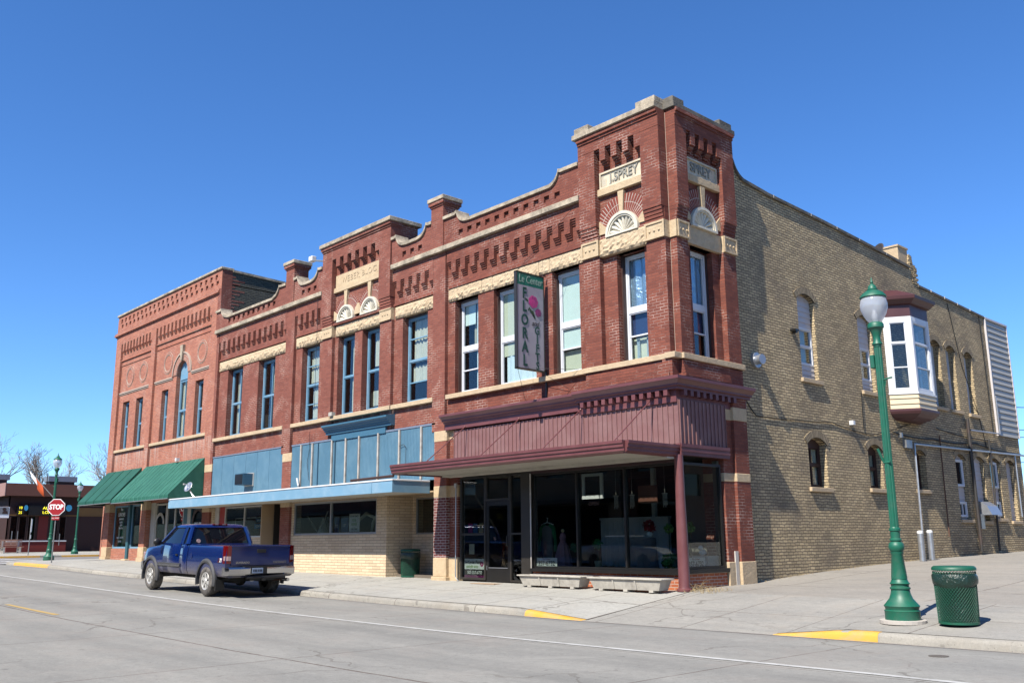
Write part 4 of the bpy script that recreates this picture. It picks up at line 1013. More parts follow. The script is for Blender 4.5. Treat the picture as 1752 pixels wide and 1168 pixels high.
# centre tower
tl, tr, r0, r1 = -15.26, -11.10, -14.62, -11.74
for a, b in ((tl, r0), (r1, tr)):
    m = MB(); m.box(a, b, 0, .3, 5.285, 8.08); m.build('pier', 'brick_weber', B2)
    k = MB(); k.box(a, b, -.035, .3, 8.08, 8.47); k.box(a, b, -.055, -.03, 8.08, 8.12); k.box(a, b, -.055, -.03, 8.43, 8.47)
    o = k.build('stone_block', 'stone_cream', B2)
    bs = MB()
    for q in (-.14, 0, .14): bs.ball(((a+b)/2+q, -.035, 8.275), .032, 10)
    bs.build('boss', 'stone_cream', o)
    l = MB(); l.box(a-.02, b+.02, -.05, .3, 5.15, 5.288); l.build('sill', 'stone_sill', B2, bevel=.01)
    u = MB(); u.box(a, b, -.10, .3, 8.84, 10.92)
    for i in range(4): u.box(a, b-.01, -.02-.02*i, .3, 8.475+.09*i, 8.475+.09*(i+1)-.008)
    u.build('upper_pier', 'brick_weber', B2)
    m = MB(); m.box(a, b, .06, .3, 4.4, 5.15); m.build('front_wall', 'brick_weber', B2)
h = MB(); h.box(tl, tr, -.10, .3, 10.93, 11.22); h.box(tl-.02, tr+.02, -.13, .32, 11.22, 11.29); h.box(tl-.05, tr+.05, -.17, .36, 11.29, 11.385)
h.box(r0, r1, -.10, .2, 10.86, 10.93); corbels(h, r0, r1, 6, 10.40, 10.86, -.10, .10)
h.box(r0, r1, .10, .3, 8.4, 10.9)
h.box(tl, tr, .3, 1.0, 9.9, 11.38)
h.build('tower_head', 'brick_weber', B2)
k = MB(); k.box(tl-.10, tr+.10, -.22, 1.1, 11.39, 11.53); k.build('coping', 'stone_cap', B2, bevel=.012)
k = MB(); k.box(r0-.01, r1+.01, .0, .2, 9.64, 9.82); k.build('plate_sill', 'stone_cream', B2, bevel=.01)
k = MB(); k.box(r0+.04, r1-.02, .05, .14, 9.82, 10.28); npl = k.build('name_plate', 'stone_cream', B2)
text('WEBER BLOC', npl, ((r0+r1)/2+.04, .045, 10.04), .30, 'stone_sill', 'front', .008, 1.05, space=1.15)
for cu in (-13.86, -12.42):
    annulus(B2, cu, 8.60, .50, .84, .07, .12, 'brick_radial', 'brick_arch'); fan(B2, cu, 8.60, .50, .03)
    k = MB(); k.prism([(cu-.06, 9.10), (cu+.06, 9.10), (cu+.10, 9.62), (cu-.10, 9.62)], 0, .15); k.build('keystone', 'stone_cream', B2)
for p in ([(r0, 8.66), (-14.37, 8.66), (-14.34, 8.8), (r0, 9.0)], [(-13.35, 8.66), (-12.93, 8.66), (-12.97, 8.85), (-13.14, 9.05), (-13.31, 8.85)], [(-11.91, 8.66), (r1, 8.66), (r1, 9.0), (-11.94, 8.8)]):
    k = MB(); k.prism(p, .03, .15); k.build('springer', 'stone_cream', B2)
k = MB(); k.box(r0, r1, .0, .16, 8.48, 8.545); k.build('moulding', 'brick_weber', B2)
# windows
bl = {0: [('curtain_pale', 5.4, 8.0, .0, .22, .25)], 1: [('curtain_pale', 6.8, 7.9, .2, .75, .25)], 2: [('curtain_pale', 6.75, 7.95, .12, .97, .12), ('curtain_pale', 5.45, 6.55, .25, .97, .14)],
      3: [('curtain_pale', 5.45, 7.95, .45, .97, .12)], 4: [('curtain_pale', 6.8, 7.95, .30, .97, .12), ('curtain_pale', 5.5, 6.0, .1, .5, .2)], 5: [('curtain_pale', 6.7, 7.95, .15, .97, .12), ('curtain_pale', 6.0, 6.5, .1, .97, .14)]}
for i, (a, b) in enumerate(hw):
    mu = ((a+b)/2+.08,) if i < 2 else ()
    th = () if i < 2 else ((7.35, 5.95) if i in (2, 5) else ())
    win(B2, TF, a+.02, b-.02, 5.31, 8.03, .33, 'blue_frame', .068, rails=(6.64,), thin=th, mullions=mu, blinds=bl[i])
    l = MB(); l.box(a+.002, b-.002, .24, .328, 8.035, 8.083); l.build('timber_boxing', 'brown_casing', B2)
# blue cornice over the centre shopfront
m = MB(); m.sweep([(.10, 4.66), (-.06, 4.66), (-.06, 4.74), (-.12, 4.76), (-.12, 4.80), (-.18, 4.83), (-.18, 4.86), (-.25, 4.91), (-.25, 4.96), (.1, 5.02)], -14.75, -10.95); m.sweep([(.1, 4.44), (-.02, 4.44), (-.02, 4.66), (.1, 4.66)], -14.45, -11.3)
m.build('cornice', 'blue_cornice', B2)
# panels above the canopy
m = MB(); m.box(-17.1, -8.82, .02, .10, 2.86, 4.46); ribbed(m, TF, -17.1, -8.82, .02, 2.86, 4.46, .075, .012, .006); m.build('fascia_panel', 'blue_panel', B2)
k = MB(); k.box(-17.12, -8.80, -.0, .10, 4.462, 4.52); k.build('panel_trim', 'galvanised', B2)
for i, x in enumerate((-16.42, -15.66, -14.40, -13.55, -12.76, -11.68, -10.55, -9.44)):
    k = MB(); k.box(x-.035, x+.035, -.035, .012, 2.9, 4.47); k.build('batten', 'batten_grey', B2)
for x in (-15.30, -14.22, -12.83):
    k = MB(); k.box(x-.02, x+.02, -.015, .012, 2.9, 4.46); k.build('batten', 'blue_dark', B2)
m = MB(); m.box(-23.45, -17.74, .02, .10, 3.0, 4.48)
for x in (-22.6, -21.6, -20.6, -19.7, -18.75): m.box(x-.006, x+.006, .012, .02, 3.0, 4.48)
m.build('fascia_panel', 'blue_panel', B2)
k = MB(); k.box(-23.47, -17.72, .0, .10, 4.482, 4.53); k.build('panel_trim', 'galvanised', B2)
# lower piers
for a, b, z0 in ((-24.16, -23.5, .2), (-17.74, -17.1, .1), (-8.82, -8.25, 0)):
    mm = 'brick_pier' if b > -9 else 'brick_weber'
    pier(B2, a, b, [(z0-.3, z0+.12, 'stone_cream', .05), (z0+.12, z0+.64, 'stone_cream', .01), (z0+.64, 2.33, mm, 0), (2.33, 2.66, 'stone_cream', .01), (2.66, 3.94, 'brick_weber', 0), (3.94, 4.25, 'stone_cream', .01)], .0, .5)
# blue canopy
cp = MB(); cp.box(-24.3, -8.98, -1.37, -1.31, 2.47, 2.79); cp.box(-9.04, -8.98, -1.31, -.03, 2.47, 2.79); cp.box(-24.3, -24.24, -1.31, -.03, 2.47, 2.79)
cp.box(-10.0, -9.985, -1.385, -1.37, 2.47, 2.79)
can2 = cp.build('canopy', 'blue_fascia', B2)
k = MB(); k.box(-24.32, -8.96, -1.39, -1.25, 2.792, 2.84); k.box(-9.12, -8.96, -1.25, -.03, 2.792, 2.84); k.build('canopy_edge', 'white_paint', can2, bevel=.01)
k = MB(); k.box(-24.24, -9.04, -1.31, -.03, 2.71, 2.785); k.build('canopy_roof', 'canopy_roof', can2)
k = MB(); k.box(-24.24, -9.04, -1.31, -.0, 2.49, 2.52); k.build('soffit', 'ply_tan' if False else 'soffit', can2)
k = MB(); k.box(-11.46, -8.82, -.02, 1.4, 2.502, 2.54); k.box(-19.18, -17.75, -.02, 1.5, 2.502, 2.54); k.box(-23.4, -22.4, -.02, .3, 2.502, 2.54); k.build('recess_ceiling', 'ply_tan', B2)
k = MB(); k.tube([(-11.2, -1.3, 2.9), (-9.1, -1.25, 2.93)], .04, 6); k.build('loose_flashing', 'brown_dark', can2)
# yellow roman brick shopfront
hb = [(-16.95, -11.85, 1.34, 2.44)]
m = MB(); m.wall(-17.15, -11.46, -.2, 2.5, .10, .4, hb); m.box(-11.46, -11.3, .10, 1.2, -.2, 2.5); m.wall(-11.3, -8.8, -.2, 2.5, 1.1, 1.4, [(-11.15, -9.0, 1.32, 2.44)]); m.build('shop_wall', 'brick_yellow', B2)
m = MB(); m.box(-23.9, -23.35, .10, .5, -.1, 2.5); m.build('shop_wall', 'brick_yellow', B2)
def pane_row(T, u0, u1, v0, v1, d, mull, mat='galvanised', fr=.05, gm='glass_shop'):
    k = MB(T); k.box(u0, u0+fr, d, d+.07, v0, v1); k.box(u1-fr, u1, d, d+.07, v0, v1); k.box(u0+fr, u1-fr, d, d+.07, v0, v0+fr); k.box(u0+fr, u1-fr, d, d+.07, v1-fr, v1)
    for q in mull: k.box(q-fr/2, q+fr/2, d-.01, d+.07, v0+fr, v1-fr)
    o = k.build('display_window', mat, B2); qs = [u0+fr/2]+list(mull)+[u1-fr/2]
    for a, b in zip(qs, qs[1:]):
        g = MB(T); g.box(a, b, d+.03, d+.037, v0+fr/2, v1-fr/2); g.build('pane', gm, o)
    return o
pane_row(TF, -16.95, -11.85, 1.34, 2.44, .12, (-14.55,), 'grey_metal', .06)
pane_row(TF, -11.15, -9.0, 1.32, 2.44, 1.12, (-10.1,), 'grey_metal', .05)
# left shop under the canopy: red door edge, window, tan return wall
k = MB(); k.box(-22.95, -22.45, .20, .28, .2, 2.5); k.build('shop_door', 'red_door', B2)
k = MB(); k.box(-23.35, -23.0, .18, .3, .2, 2.5); k.build('door_frame', 'light_metal', B2)
pane_row(TF, -22.4, -19.2, 1.30, 2.48, .15, (-20.75,), 'light_metal', .05)
m = MB(); m.box(-22.4, -19.2, .14, .4, 0, 1.30); m.build('shop_wall', 'brick_yellow', B2)
k = MB(); k.box(-19.18, -19.13, .02, 1.5, 0, 2.5); k.box(-19.13, -17.74, 1.45, 1.5, 0, 2.5); k.box(-17.8, -17.76, .4, 1.5, 0, 2.5); k.build('recess_wall', 'ply_tan', B2)
k = MB(); k.box(-18.6, -17.9, 1.40, 1.46, 2.05, 2.45); o = k.build('transom', 'light_metal', B2); k = MB(); k.box(-18.52, -17.98, 1.385, 1.40, 2.1, 2.4); k.build('pane', 'glass_dark', o)
# near-black panels give the rooms behind the shop glass their shade
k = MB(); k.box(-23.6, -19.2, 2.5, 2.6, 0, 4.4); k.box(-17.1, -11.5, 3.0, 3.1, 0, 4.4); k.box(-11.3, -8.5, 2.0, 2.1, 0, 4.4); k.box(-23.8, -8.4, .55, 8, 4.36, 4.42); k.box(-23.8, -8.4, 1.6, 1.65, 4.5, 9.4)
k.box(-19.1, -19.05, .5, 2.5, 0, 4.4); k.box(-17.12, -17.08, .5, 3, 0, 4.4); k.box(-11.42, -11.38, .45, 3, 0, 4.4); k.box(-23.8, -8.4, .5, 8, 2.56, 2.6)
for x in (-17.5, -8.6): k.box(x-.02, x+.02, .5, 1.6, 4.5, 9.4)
k.build('dark_backing', 'dark_interior', B2)
k = MB(); k.box(-23.6, -8.4, .5, 13, -.1, .12); k.build('floor', 'floor_interior', B2)
k = MB(); k.box(-23.7, -8.4, .45, 14, 9.35, 9.45); k.build('roof', 'roof_black', B2)
k = MB(); k.box(-23.7, -8.4, 13.8, 14, 0, 9.4); k.build('rear_wall', 'brick_tan', B2)
# items standing in the middle shop window
def poster(x0, x1, z0, z1, y, mt, label, cat='poster', lines=(), name='window_poster', tilt=0):
    o = thing(name, ((x0+x1)/2, y, z0), label, cat); y = .205 if y > .28 and x0 > -16 else y; k = MB(); k.box(x0, x1, y, y+.012, z0, z1); k.build('board', mt, o)
    for (s, u, v, sz, mt2) in lines: text(s, o, (x0+(x1-x0)*u, y-.004, z0+(z1-z0)*v), sz, mt2, 'front', .001)
    return o
poster(-13.55, -12.95, 1.42, 2.0, .30, 'sign_white', 'white and green notice board leaning in the tan brick shop window', 'notice', [('RETAIL SPACE', .5, .85, .075, 'ink_black'), ('FOR', .5, .62, .12, 'leaf_green'), ('LEASE', .5, .42, .12, 'leaf_green'), ('CALL TODAY', .5, .15, .06, 'ink_black')])
poster(-14.55, -14.28, 1.42, 1.9, .28, 'poster_blue', 'narrow blue poster left of the middle bar of the tan brick shop window', 'poster', [('TO', .5, .4, .14, 'sign_white')])
poster(-14.15, -13.72, 1.42, 1.88, .28, 'poster_blue', 'wide blue poster right of the middle bar of the tan brick shop window', 'poster', [('LET', .5, .45, .12, 'sign_white')])
poster(-20.25, -19.45, 1.62, 1.80, .32, 'poster_blue', 'blue sign reading contact at the bottom of the left shop window', 'sign', [('CONTACT', .5, .5, .12, 'sign_white')])
poster(-20.15, -19.50, 1.86, 2.0, .32, 'poster_blue', 'small dark sign reading for rent above the blue contact sign', 'sign', [('FOR RENT', .5, .5, .10, 'sign_white')])
k = MB(); k.box(-22.2, -19.5, .5, .53, 2.02, 2.06); k.box(-22.2, -22.17, .5, .53, 1.4, 2.04); tag(k.build('display_rail', 'light_metal'), 'thin pale rail inside the left shop window behind the truck', 'rail')
def driftwood():
    o = thing('display_stand', (-16.3, .6, 1.36), 'pale splayed wooden display stand inside tan brick shop window', 'display stand')
    k = MB(); k.tube([(-16.75, .55, 2.0), (-16.1, .6, 1.4)], .025, 6); k.tube([(-15.5, .6, 2.15), (-16.0, .6, 1.4)], [.02, .04], 6); k.build('leg', 'wood_grey', o)
    k = MB(); k.lathe([(.2, 0), (.14, .2), (.06, .42), (.02, .55)], (-15.95, .7, 1.37), 12); k.build('cone', 'curtain_pale', o)
driftwood()
o = thing('swag_cloth', (-12.9, .5, 1.4), 'long pale swag of cloth draped inside tan brick shop window', 'cloth')
k = MB(); k.tube([(-13.9, .5, 1.45), (-13.5, .5, 1.75), (-13.0, .5, 2.0), (-12.5, .5, 1.85), (-12.1, .5, 2.0), (-11.95, .5, 2.4)], [.03, .05, .06, .05, .05, .03], 8); k.build('fold', 'curtain_pale', o, smooth=True)
k = MB(); k.tube([(-12.7, .5, 1.38), (-12.6, .5, 1.7), (-12.5, .5, 1.85)], [.03, .05, .04], 8); k.build('fold', 'curtain_pale', o, smooth=True)
# air conditioner in the blue panel
ac = thing('window_air_conditioner', (-20.2, -.2, 3.25), 'grey boxy air conditioner sticking out of the blue wall panel', 'air conditioner')
k = MB(); k.box(-20.55, -19.9, -.42, .1, 3.24, 3.66); k.build('case', 'blue_dark', ac)
k = MB(); k.box(-20.52, -19.93, -.44, -.42, 3.27, 3.63)
k.build('grille', 'black_frame', ac)
k = MB(); k.box(-20.58, -19.87, -.02, .02, 3.20, 3.70); k.build('frame', 'light_metal', ac)
sec = thing('security_camera', (-15.5, -.2, 11.1), 'small white camera on a bracket at the left edge of the centre tower', 'camera')
k = MB(); k.box(-15.86, -15.62, -.35, -.15, 11.02, 11.22); k.build('housing', 'white_paint', sec, bevel=.02)
k = MB(); k.tube([(-15.62, -.2, 11.05), (-15.26, 0, 10.98)], .03, 6); k.build('bracket', 'grey_metal', sec)
k = MB(); k.tube([(-16.45, -.05, 3.0), (-16.35, -.12, 3.05), (-16.45, -.12, 3.3)], .03, 6); k.build('vent_stub', 'white_paint', B2)
k = MB(); k.tube([(-10.55+.0, -.03, 3.95), (-10.3, -.03, 4.0), (-10.18, -.03, 3.9), (-10.18, -.03, 3.4)], .008, 5); k.build('cable', 'black_wire', B2)
k = MB(); k.tube([(-15.9, .0, 4.9), (-15.85, -.01, 4.3), (-15.95, -.03, 3.8), (-15.8, -.03, 3.2)], .008, 5); k.build('cable', 'black_wire', B2)
k = MB(); k.tube([(-15.62, -.06, 9.8), (-15.62, -.02, 8.5), (-15.66, -.0, 5.6)], .008, 5); k.build('cable', 'black_wire', B2)
k = MB(); k.box(-14.55, -14.35, -.1, .05, 5.29, 5.42); k.build('vent_stub', 'wood_grey', B2)

# ================================================================== WEST BUILDING
B3 = thing('west_building', (-29.6, 5, .3), 'tall plain orange brick building with arched centre window and green awnings', 'building')
w3 = [(fx(-33.9), fx(-33.06), 5.65, 8.02, 0), (fx(-32.2), fx(-31.35), 5.65, 8.02, 0), (fx(-29.16), fx(-28.43), 5.65, 8.02, 0), (fx(-27.62), fx(-26.42), 5.65, 9.12, .58), (fx(-25.58), fx(-24.78), 5.65, 8.02, 0)]
m = MB(); m.wall(-34.75, -24.1, 4.1, 11.2, D, .55, w3)
m.box(-34.75, -30.80, 0, D, 11.06, 11.48); m.box(-30.33, -24.35, 0, D, 11.10, 11.48)
corbels(m, -34.75, -30.80, 10, 10.50, 11.06, 0, D, duty=.5); corbels(m, -30.33, -24.35, 14, 10.54, 11.10, 0, D, duty=.5)
for a, b, z in ((-34.75, -30.8, 10.22), (-30.33, -24.35, 10.34)): m.box(a, b, .06, D, z-.05, z); m.box(a, b, .09, D, z-.3, z-.27)
m.build('front_wall', 'brick_west', B3)
for a, b in ((-35.3, -34.75), (-30.80, -30.33), (-24.35, -23.72)):
    k = MB(); k.box(a, b, 0, .5, 4.25, 11.48); k.build('pier', 'brick_west', B3)
k = MB(); k.box(-35.55, -23.72, -.04, .5, 11.48, 11.54); k.box(-35.6, -23.70, -.10, .55, 11.54, 11.62); k.box(-35.6, -23.70, -.06, .55, 11.62, 11.70); k.build('brick_cornice', 'brick_west', B3)
ch = []
for k_ in range(22):
    x = -35.0+k_*.515; ch += [(x, x+.22, 12.18, 12.40), (x+.12, x+.34, 11.92, 12.10)]
m = MB(); m.wall(-35.35, -23.55, 11.70, 12.55, -.02, .05, ch); m.box(-35.35, -23.55, .05, .45, 11.70, 12.55); m.build('parapet', 'brick_west', B3)
k = MB()
for q in range(8): k.box(-35.42+q*1.49, -35.42+(q+1)*1.49-.01, -.09, .5, 12.553, 12.66)
k.build('coping', 'stone_cap', B3, bevel=.015)
# exposed side wall above the neighbour roof (faces east)
TE = TS(-23.55)
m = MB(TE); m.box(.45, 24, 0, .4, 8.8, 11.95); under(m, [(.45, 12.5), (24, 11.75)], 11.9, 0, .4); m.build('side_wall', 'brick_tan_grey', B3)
m = MB(TE); m.box(-.015, .45, -.008, .3, 9.7, 12.54)
for i in range(16): m.box(.451, .6+.22*((i*7) % 3), -.006, .1, 10.0+i*.15, 10.075+i*.15)
m.build('brick_quoin', 'brick_weber', B3)
k = MB(TE); cap_stone(k, [(.45, 12.5), (24, 11.75)], -.06, .5, .10); k.build('coping', 'stone_cap', B3)
k = MB(TE); k.box(3.2, 3.32, -.08, 0, 10.0, 12.25); k.build('downpipe', 'dark_pipe', B3)
# west end, rear, roof
m = MB(); m.box(-35.5, -35.31, .02, 22, -.2, 12.4); m.build('end_wall', 'brick_west', B3)
m = MB(); m.box(-35.3, -23.9, 1.7, 1.75, -.1, 12.3); m.box(-35.3, -23.9, .5, 1.7, 4.2, 4.28); m.box(-35.3, -24, 1.75, 22, 11.4, 11.5); m.box(-30.6, -30.55, .5, 1.7, 0, 12); m.build('dark_backing', 'dark_interior', B3)  # inner boxes coloured near-black so the rooms look unlit
# circles and hood mould
for i, cu in enumerate((fx(-33.48, 0), fx(-31.8, 0), fx(-28.86, 0), fx(-25.29, 0))):
    o = annulus(B3, cu-.08, 9.25, .40, .49, D-.025, D+.01, 'brick_ring', 'brick_ring', TF, 0, 360, 36)
    k = MB()
    for (ra) in (.37, .505):
        N = 40
        for q in range(N):
            t0, t1 = 2*math.pi*q/N, 2*math.pi*(q+1)/N; P = lambda r, t: (cu-.08+r*math.cos(t), 9.25+r*math.sin(t))
            k.prism([P(ra, t0), P(ra+.018, t0), P(ra+.018, t1), P(ra, t1)], D-.012, D+.01)
    k.build('mortar_ring', 'mortar_pale', o)
acx = (w3[3][0]+w3[3][1])/2
annulus(B3, acx, 8.54, .60, .92, D-.03, D+.01, 'brick_ring', 'brick_arch', TF, 0, 180, 24)
annulus(B3, acx, 8.54, .93, 1.0, D-.07, D+.01, 'mortar_pale', 'hood_mould', TF, 0, 180, 24)
for a, b in ((-34.72, -30.82), (-30.30, acx-1.0), (acx+1.0, -24.37)):
    k = MB(); k.box(a, b, D-.06, D+.01, 8.46, 8.52); k.box(a, b, D-.03, D+.01, 8.40, 8.46); k.build('hood_mould', 'mortar_pale', B3)
k = MB(); k.prism([(acx-.09, 9.14), (acx+.09, 9.14), (acx+.14, 9.84), (acx-.14, 9.84)], D-.12, D+.1); k.build('keystone', 'stone_cap', B3)
for a, b in ((-34.74, -30.81), (-30.32, -24.36)):
    k = MB(); k.box(a, b, .02, .35, 5.50, 5.63); k.build('sill', 'stone_sill', B3, bevel=.01)
for i, (a, b, v0, v1, r_) in enumerate(w3):
    if i != 3: win(B3, TF, a+.02, b-.02, 5.64, 8.0, .29, 'blue_frame', .08, rails=(6.78,), blinds=())
    else: win(B3, TF, a+.02, b-.02, 5.64, 9.1, .30, 'blue_frame', .09, rails=(6.9, 8.25), mullions=(acx,), blinds=[('curtain_pale', 5.7, 8.2, .05, .95, .12)], arch=.0)
k = MB(); k.box(acx-.5, acx+.5, .272, .295, 8.3, 9.1); k.build('arch_panel', 'blue_frame', B3)
# ground floor
G = .34
for a, b in ((-35.2, -34.55), (-30.6, -30.0), (-24.18, -23.72)):
    if a > -25: break
    pier(B3, a, b, [(0, G+.14, 'stone_cream', .06), (G+.14, G+.6, 'stone_cream', .02), (G+.6, 2.6, 'brick_west', 0), (2.6, 3.0, 'stone_cream', .01), (3.0, 4.2, 'brick_west', 0)], 0, .5)
m = MB(); m.box(-34.5, -30.62, .20, .4, .2, .88); m.box(-34.5, -24.2, .2, .4, 2.9, 4.2); m.build('shop_wall', 'brick_west', B3)
def pane_row3(u0, u1, v0, v1, d, mull, mat, fr=.08):
    global B2
    keep = B2; B2 = B3; o = pane_row(TF, u0, u1, v0, v1, d, mull, mat, fr); B2 = keep; return o
lw = pane_row3(-34.4, -32.5, .88, 2.9, .22, (), 'blue_frame'); pane_row3(-32.2, -30.65, .88, 2.9, .22, (), 'blue_frame')
for s, z, sz in (('Fine', 2.72, .22), ('LUNCHES', 2.47, .25), ('SANDWICHES', 2.26, .11), ('SALADS', 2.11, .12), ('SOUPS', 1.97, .12), ('AND SO ON', 1.83, .11), ('DINE IN  TAKE OUT', 1.38, .12), ('DELIVERY', 1.20, .12)):
    text(s, lw, (-33.55, .235, z), sz, 'sign_white', 'front', .001, .8)
m = MB(); m.box(-32.48, -32.22, .12, .35, .35, 2.9); m.build('post', 'teal_paint', B3); m = MB(); m.box(-32.6, -32.1, -.02, .4, .2, .40); m.build('stone_block', 'stone_cream', B3, bevel=.02)
m = MB(); m.box(-29.95, -29.45, .22, .35, .3, 2.9); m.build('door_surround', 'soffit', B3); m = MB(); m.box(-26.0, -25.7, .2, .35, .2, 2.9); m.build('door_surround', 'soffit', B3)
pane_row3(-29.45, -28.3, .5, 2.85, .25, (), 'soffit'); aw = pane_row3(-28.2, -26.4, .4, 2.85, .22, (-27.3,), 'light_metal', .09)
m = MB(); m.box(-26.38, -26.0, .2, .35, .2, 2.9); m.build('post', 'teal_paint', B3); ap = pane_row3(-25.7, -24.25, .6, 2.85, .22, (), 'teal_paint')
for cu, w_, mt in ((-28.88, .5, 'wood_grey'), (-24.95, .6, 'brown_dark')):
    annulus(B3, cu, 1.95, w_-.14, w_, .20, .21, mt, 'arched_lettering', TF, 0, 180, 20)
text('SINCE 1890', B3, (-24.95, .205, 1.9), .13, 'sign_white', 'front', .001)
# awnings
def awning(u0, u1, ztop, zb, proj, mt, edge, seams, frt):
    a = MB(); th = .02
    P = [(u0, .0, ztop), (u1, .0, ztop), (u1, -proj, zb+.16), (u0, -proj, zb+.16), (u0, -proj-.01, zb), (u1, -proj-.01, zb)]
    a.add(P, [(0, 3, 2, 1), (3, 4, 5, 2)])
    a.add([(u0, 0, ztop), (u0, 0, zb), (u0, -proj, zb), (u0, -proj, zb+.16)], [(0, 1, 2, 3)]); a.add([(u1, 0, ztop), (u1, 0, zb), (u1, -proj, zb), (u1, -proj, zb+.16)], [(3, 2, 1, 0)])
    a.add([(u0, -proj, zb+.01), (u1, -proj, zb+.01), (u1, -proj+.08, zb+.01), (u0, -proj+.08, zb+.01)], [(0, 1, 2, 3)])
    o = a.build('awning', mt, B3); s_ = o.modifiers.new('solid', 'SOLIDIFY'); s_.thickness = .012
    k = MB()
    for q in range(1, seams):
        u = u0+(u1-u0)*q/seams; k.tube([(u, -.02, ztop-.0), (u, -proj*.5, (ztop+zb+.16)/2+.012), (u, -proj-.005, zb+.175), (u, -proj-.02, zb+.01)], .010, 4)
    k.build('awning_seam', edge, o)
    k = MB(); k.tube([(u0, -proj-.015, zb), (u1, -proj-.015, zb)], .018, 6); k.tube([(u0+.03, -proj+.03, zb+.02), (u0+.03, 0, zb+.02)], .018, 6); k.tube([(u1-.03, -proj+.03, zb+.02), (u1-.03, 0, zb+.02)], .018, 6); k.build('awning_frame', 'grey_metal', o)
    return o
awning(-35.2, -30.85, 4.56, 2.92, 1.30, 'awning_green', 'awning_green', 4, 0)
awning(-30.35, -24.20, 4.56, 2.86, 1.45, 'awning_green_faded', 'awning_edge', 14, 0)
k = MB(); k.box(-26.85, -26.7, -.15, 0, 4.58, 4.72); k.build('junction_box', 'white_paint', B3)
# dish on the blue canopy
DX = 1.30
sd = thing('satellite_dish', (-23.6+DX, -1.2, 2.84), 'grey satellite dish on a bent arm at the left end of the blue canopy', 'satellite dish')
k = MB(); k.tube([(-23.55+DX, -1.2, 2.82), (-23.7+DX, -1.25, 2.95), (-23.95+DX, -1.25, 3.12)], .03, 6); k.build('arm', 'galvanised', sd)
k = MB()
ax = Vector((.2, -.9, .45)).normalized(); e1 = ax.orthogonal().normalized(); e2 = ax.cross(e1); c0 = Vector((-24.0+DX, -1.27, 3.24)); rings = []
for j in range(6):
    r_ = .21*(.02+.98*j/5); rings.append([tuple(c0+e1*r_*math.cos(2*math.pi*i/20)+e2*r_*math.sin(2*math.pi*i/20)+ax*(r_*r_*.7)) for i in range(20)])
k.loft(rings, False); o = k.build('reflector', 'galvanised', sd, smooth='all'); s_ = o.modifiers.new('solid', 'SOLIDIFY'); s_.thickness = .012
k = MB(); k.tube([tuple(c0-e2*.2), tuple(c0+ax*.25)], .012, 5); k.box(c0.x+ax.x*.25-.03, c0.x+ax.x*.25+.03, c0.y+ax.y*.25-.03, c0.y+ax.y*.25+.03, c0.z+ax.z*.25-.03, c0.z+ax.z*.25+.03); k.build('receiver', 'light_metal', sd)
# ================================================================== STREET THINGS
# street lamps
def lamp_parts(root):
    p = MB(); p.lathe([(.255, .0), (.255, .13), (.262, .15), (.24, .165), (.245, .19), (.262, .22), (.235, .25), (.17, .33), (.145, .40), (.135, .46), (.15, .47), (.15, .49), (.13, .50), (.13, .53), (.15, .55), (.13, .57), (.118, .60), (.11, .62)], n=32)
    p.lathe([(.118, .62), (.085, .985), (.095, 1.0), (.095, 1.02)], n=28, flute=(.63, .98, .86))
    p.lathe([(.085, 1.02), (.105, 1.05), (.118, 1.10), (.105, 1.15), (.075, 1.18), (.09, 1.195), (.09, 1.215), (.072, 1.23), (.072, 1.33), (.086, 1.345), (.086, 1.375), (.068, 1.385)], n=28)
    p.build('base', 'lamp_green', root, smooth=40)
    p = MB(); p.lathe([(.068, 1.385), (.066, 1.4), (.058, 4.26), (.062, 4.27), (.062, 4.30)], n=24, flute=(1.39, 4.265, .87)); p.build('pole', 'lamp_green', root, smooth=20)
    p = MB(); p.lathe([(.075, 4.30), (.08, 4.31), (.075, 4.33), (.055, 4.36), (.06, 4.44), (.085, 4.52), (.11, 4.57), (.125, 4.58), (.125, 4.64), (.11, 4.66), (.09, 4.67)], n=28); p.build('capital', 'lamp_green', root, smooth=40)
    p = MB(); prof = [(.09, 4.67), (.13, 4.72), (.18, 4.81), (.21, 4.90), (.215, 4.97), (.20, 5.05), (.185, 5.09)]; p.lathe(prof, n=32); g = p.build('globe', 'globe_glass', root, smooth='all')
    p = MB(); p.lathe([(.045, 4.67), (.05, 4.80), (.035, 4.83), (.035, 4.93), (.02, 4.96)], n=14); p.build('bulb', 'bulb_white', g, smooth=True)
    p = MB(); p.lathe([(.205, 5.08), (.212, 5.09), (.20, 5.12), (.16, 5.165), (.11, 5.20), (.085, 5.21), (.09, 5.225), (.07, 5.24), (.06, 5.29), (.03, 5.315), (.018, 5.33), (.028, 5.35), (.016, 5.37), (.012, 5.41), (.004, 5.44)], n=32); p.build('cap', 'lamp_green', root, smooth=40)
    p = MB(); p.box(-.13, -.06, -.05, .05, 3.92, 4.14); p.build('control_box', 'lamp_green', root, bevel=.01)
    p = MB(); p.tube([(.05, 0, 3.72), (.16, 0, 3.74), (.19, 0, 3.74)], .014, 8); p.tube([(.06, 0, 3.60), (.08, 0, 3.70), (.1, 0, 3.73)], .008, 6); p.build('bracket', 'lamp_green', root)
    p = MB(); p.tube([(-.06, -.04, 2.42), (-.11, -.10, 2.62)], .022, 8); p.tube([(-.06, -.04, 2.40), (.06, -.06, 2.40)], .018, 8); p.build('flag_holder', 'lamp_green', root)
    p = MB(); p.lathe([(.34, -.04), (.34, .012), (.32, .016)], n=24); p.build('concrete_pad', 'concrete_pad', root)
t = NT('globe_glass'); t.n.remove(t.b); o_ = t.n['Material Output']
tr = t.node('ShaderNodeBsdfTransparent'); tr.inputs[0].default_value = (.93, .95, .97, 1)
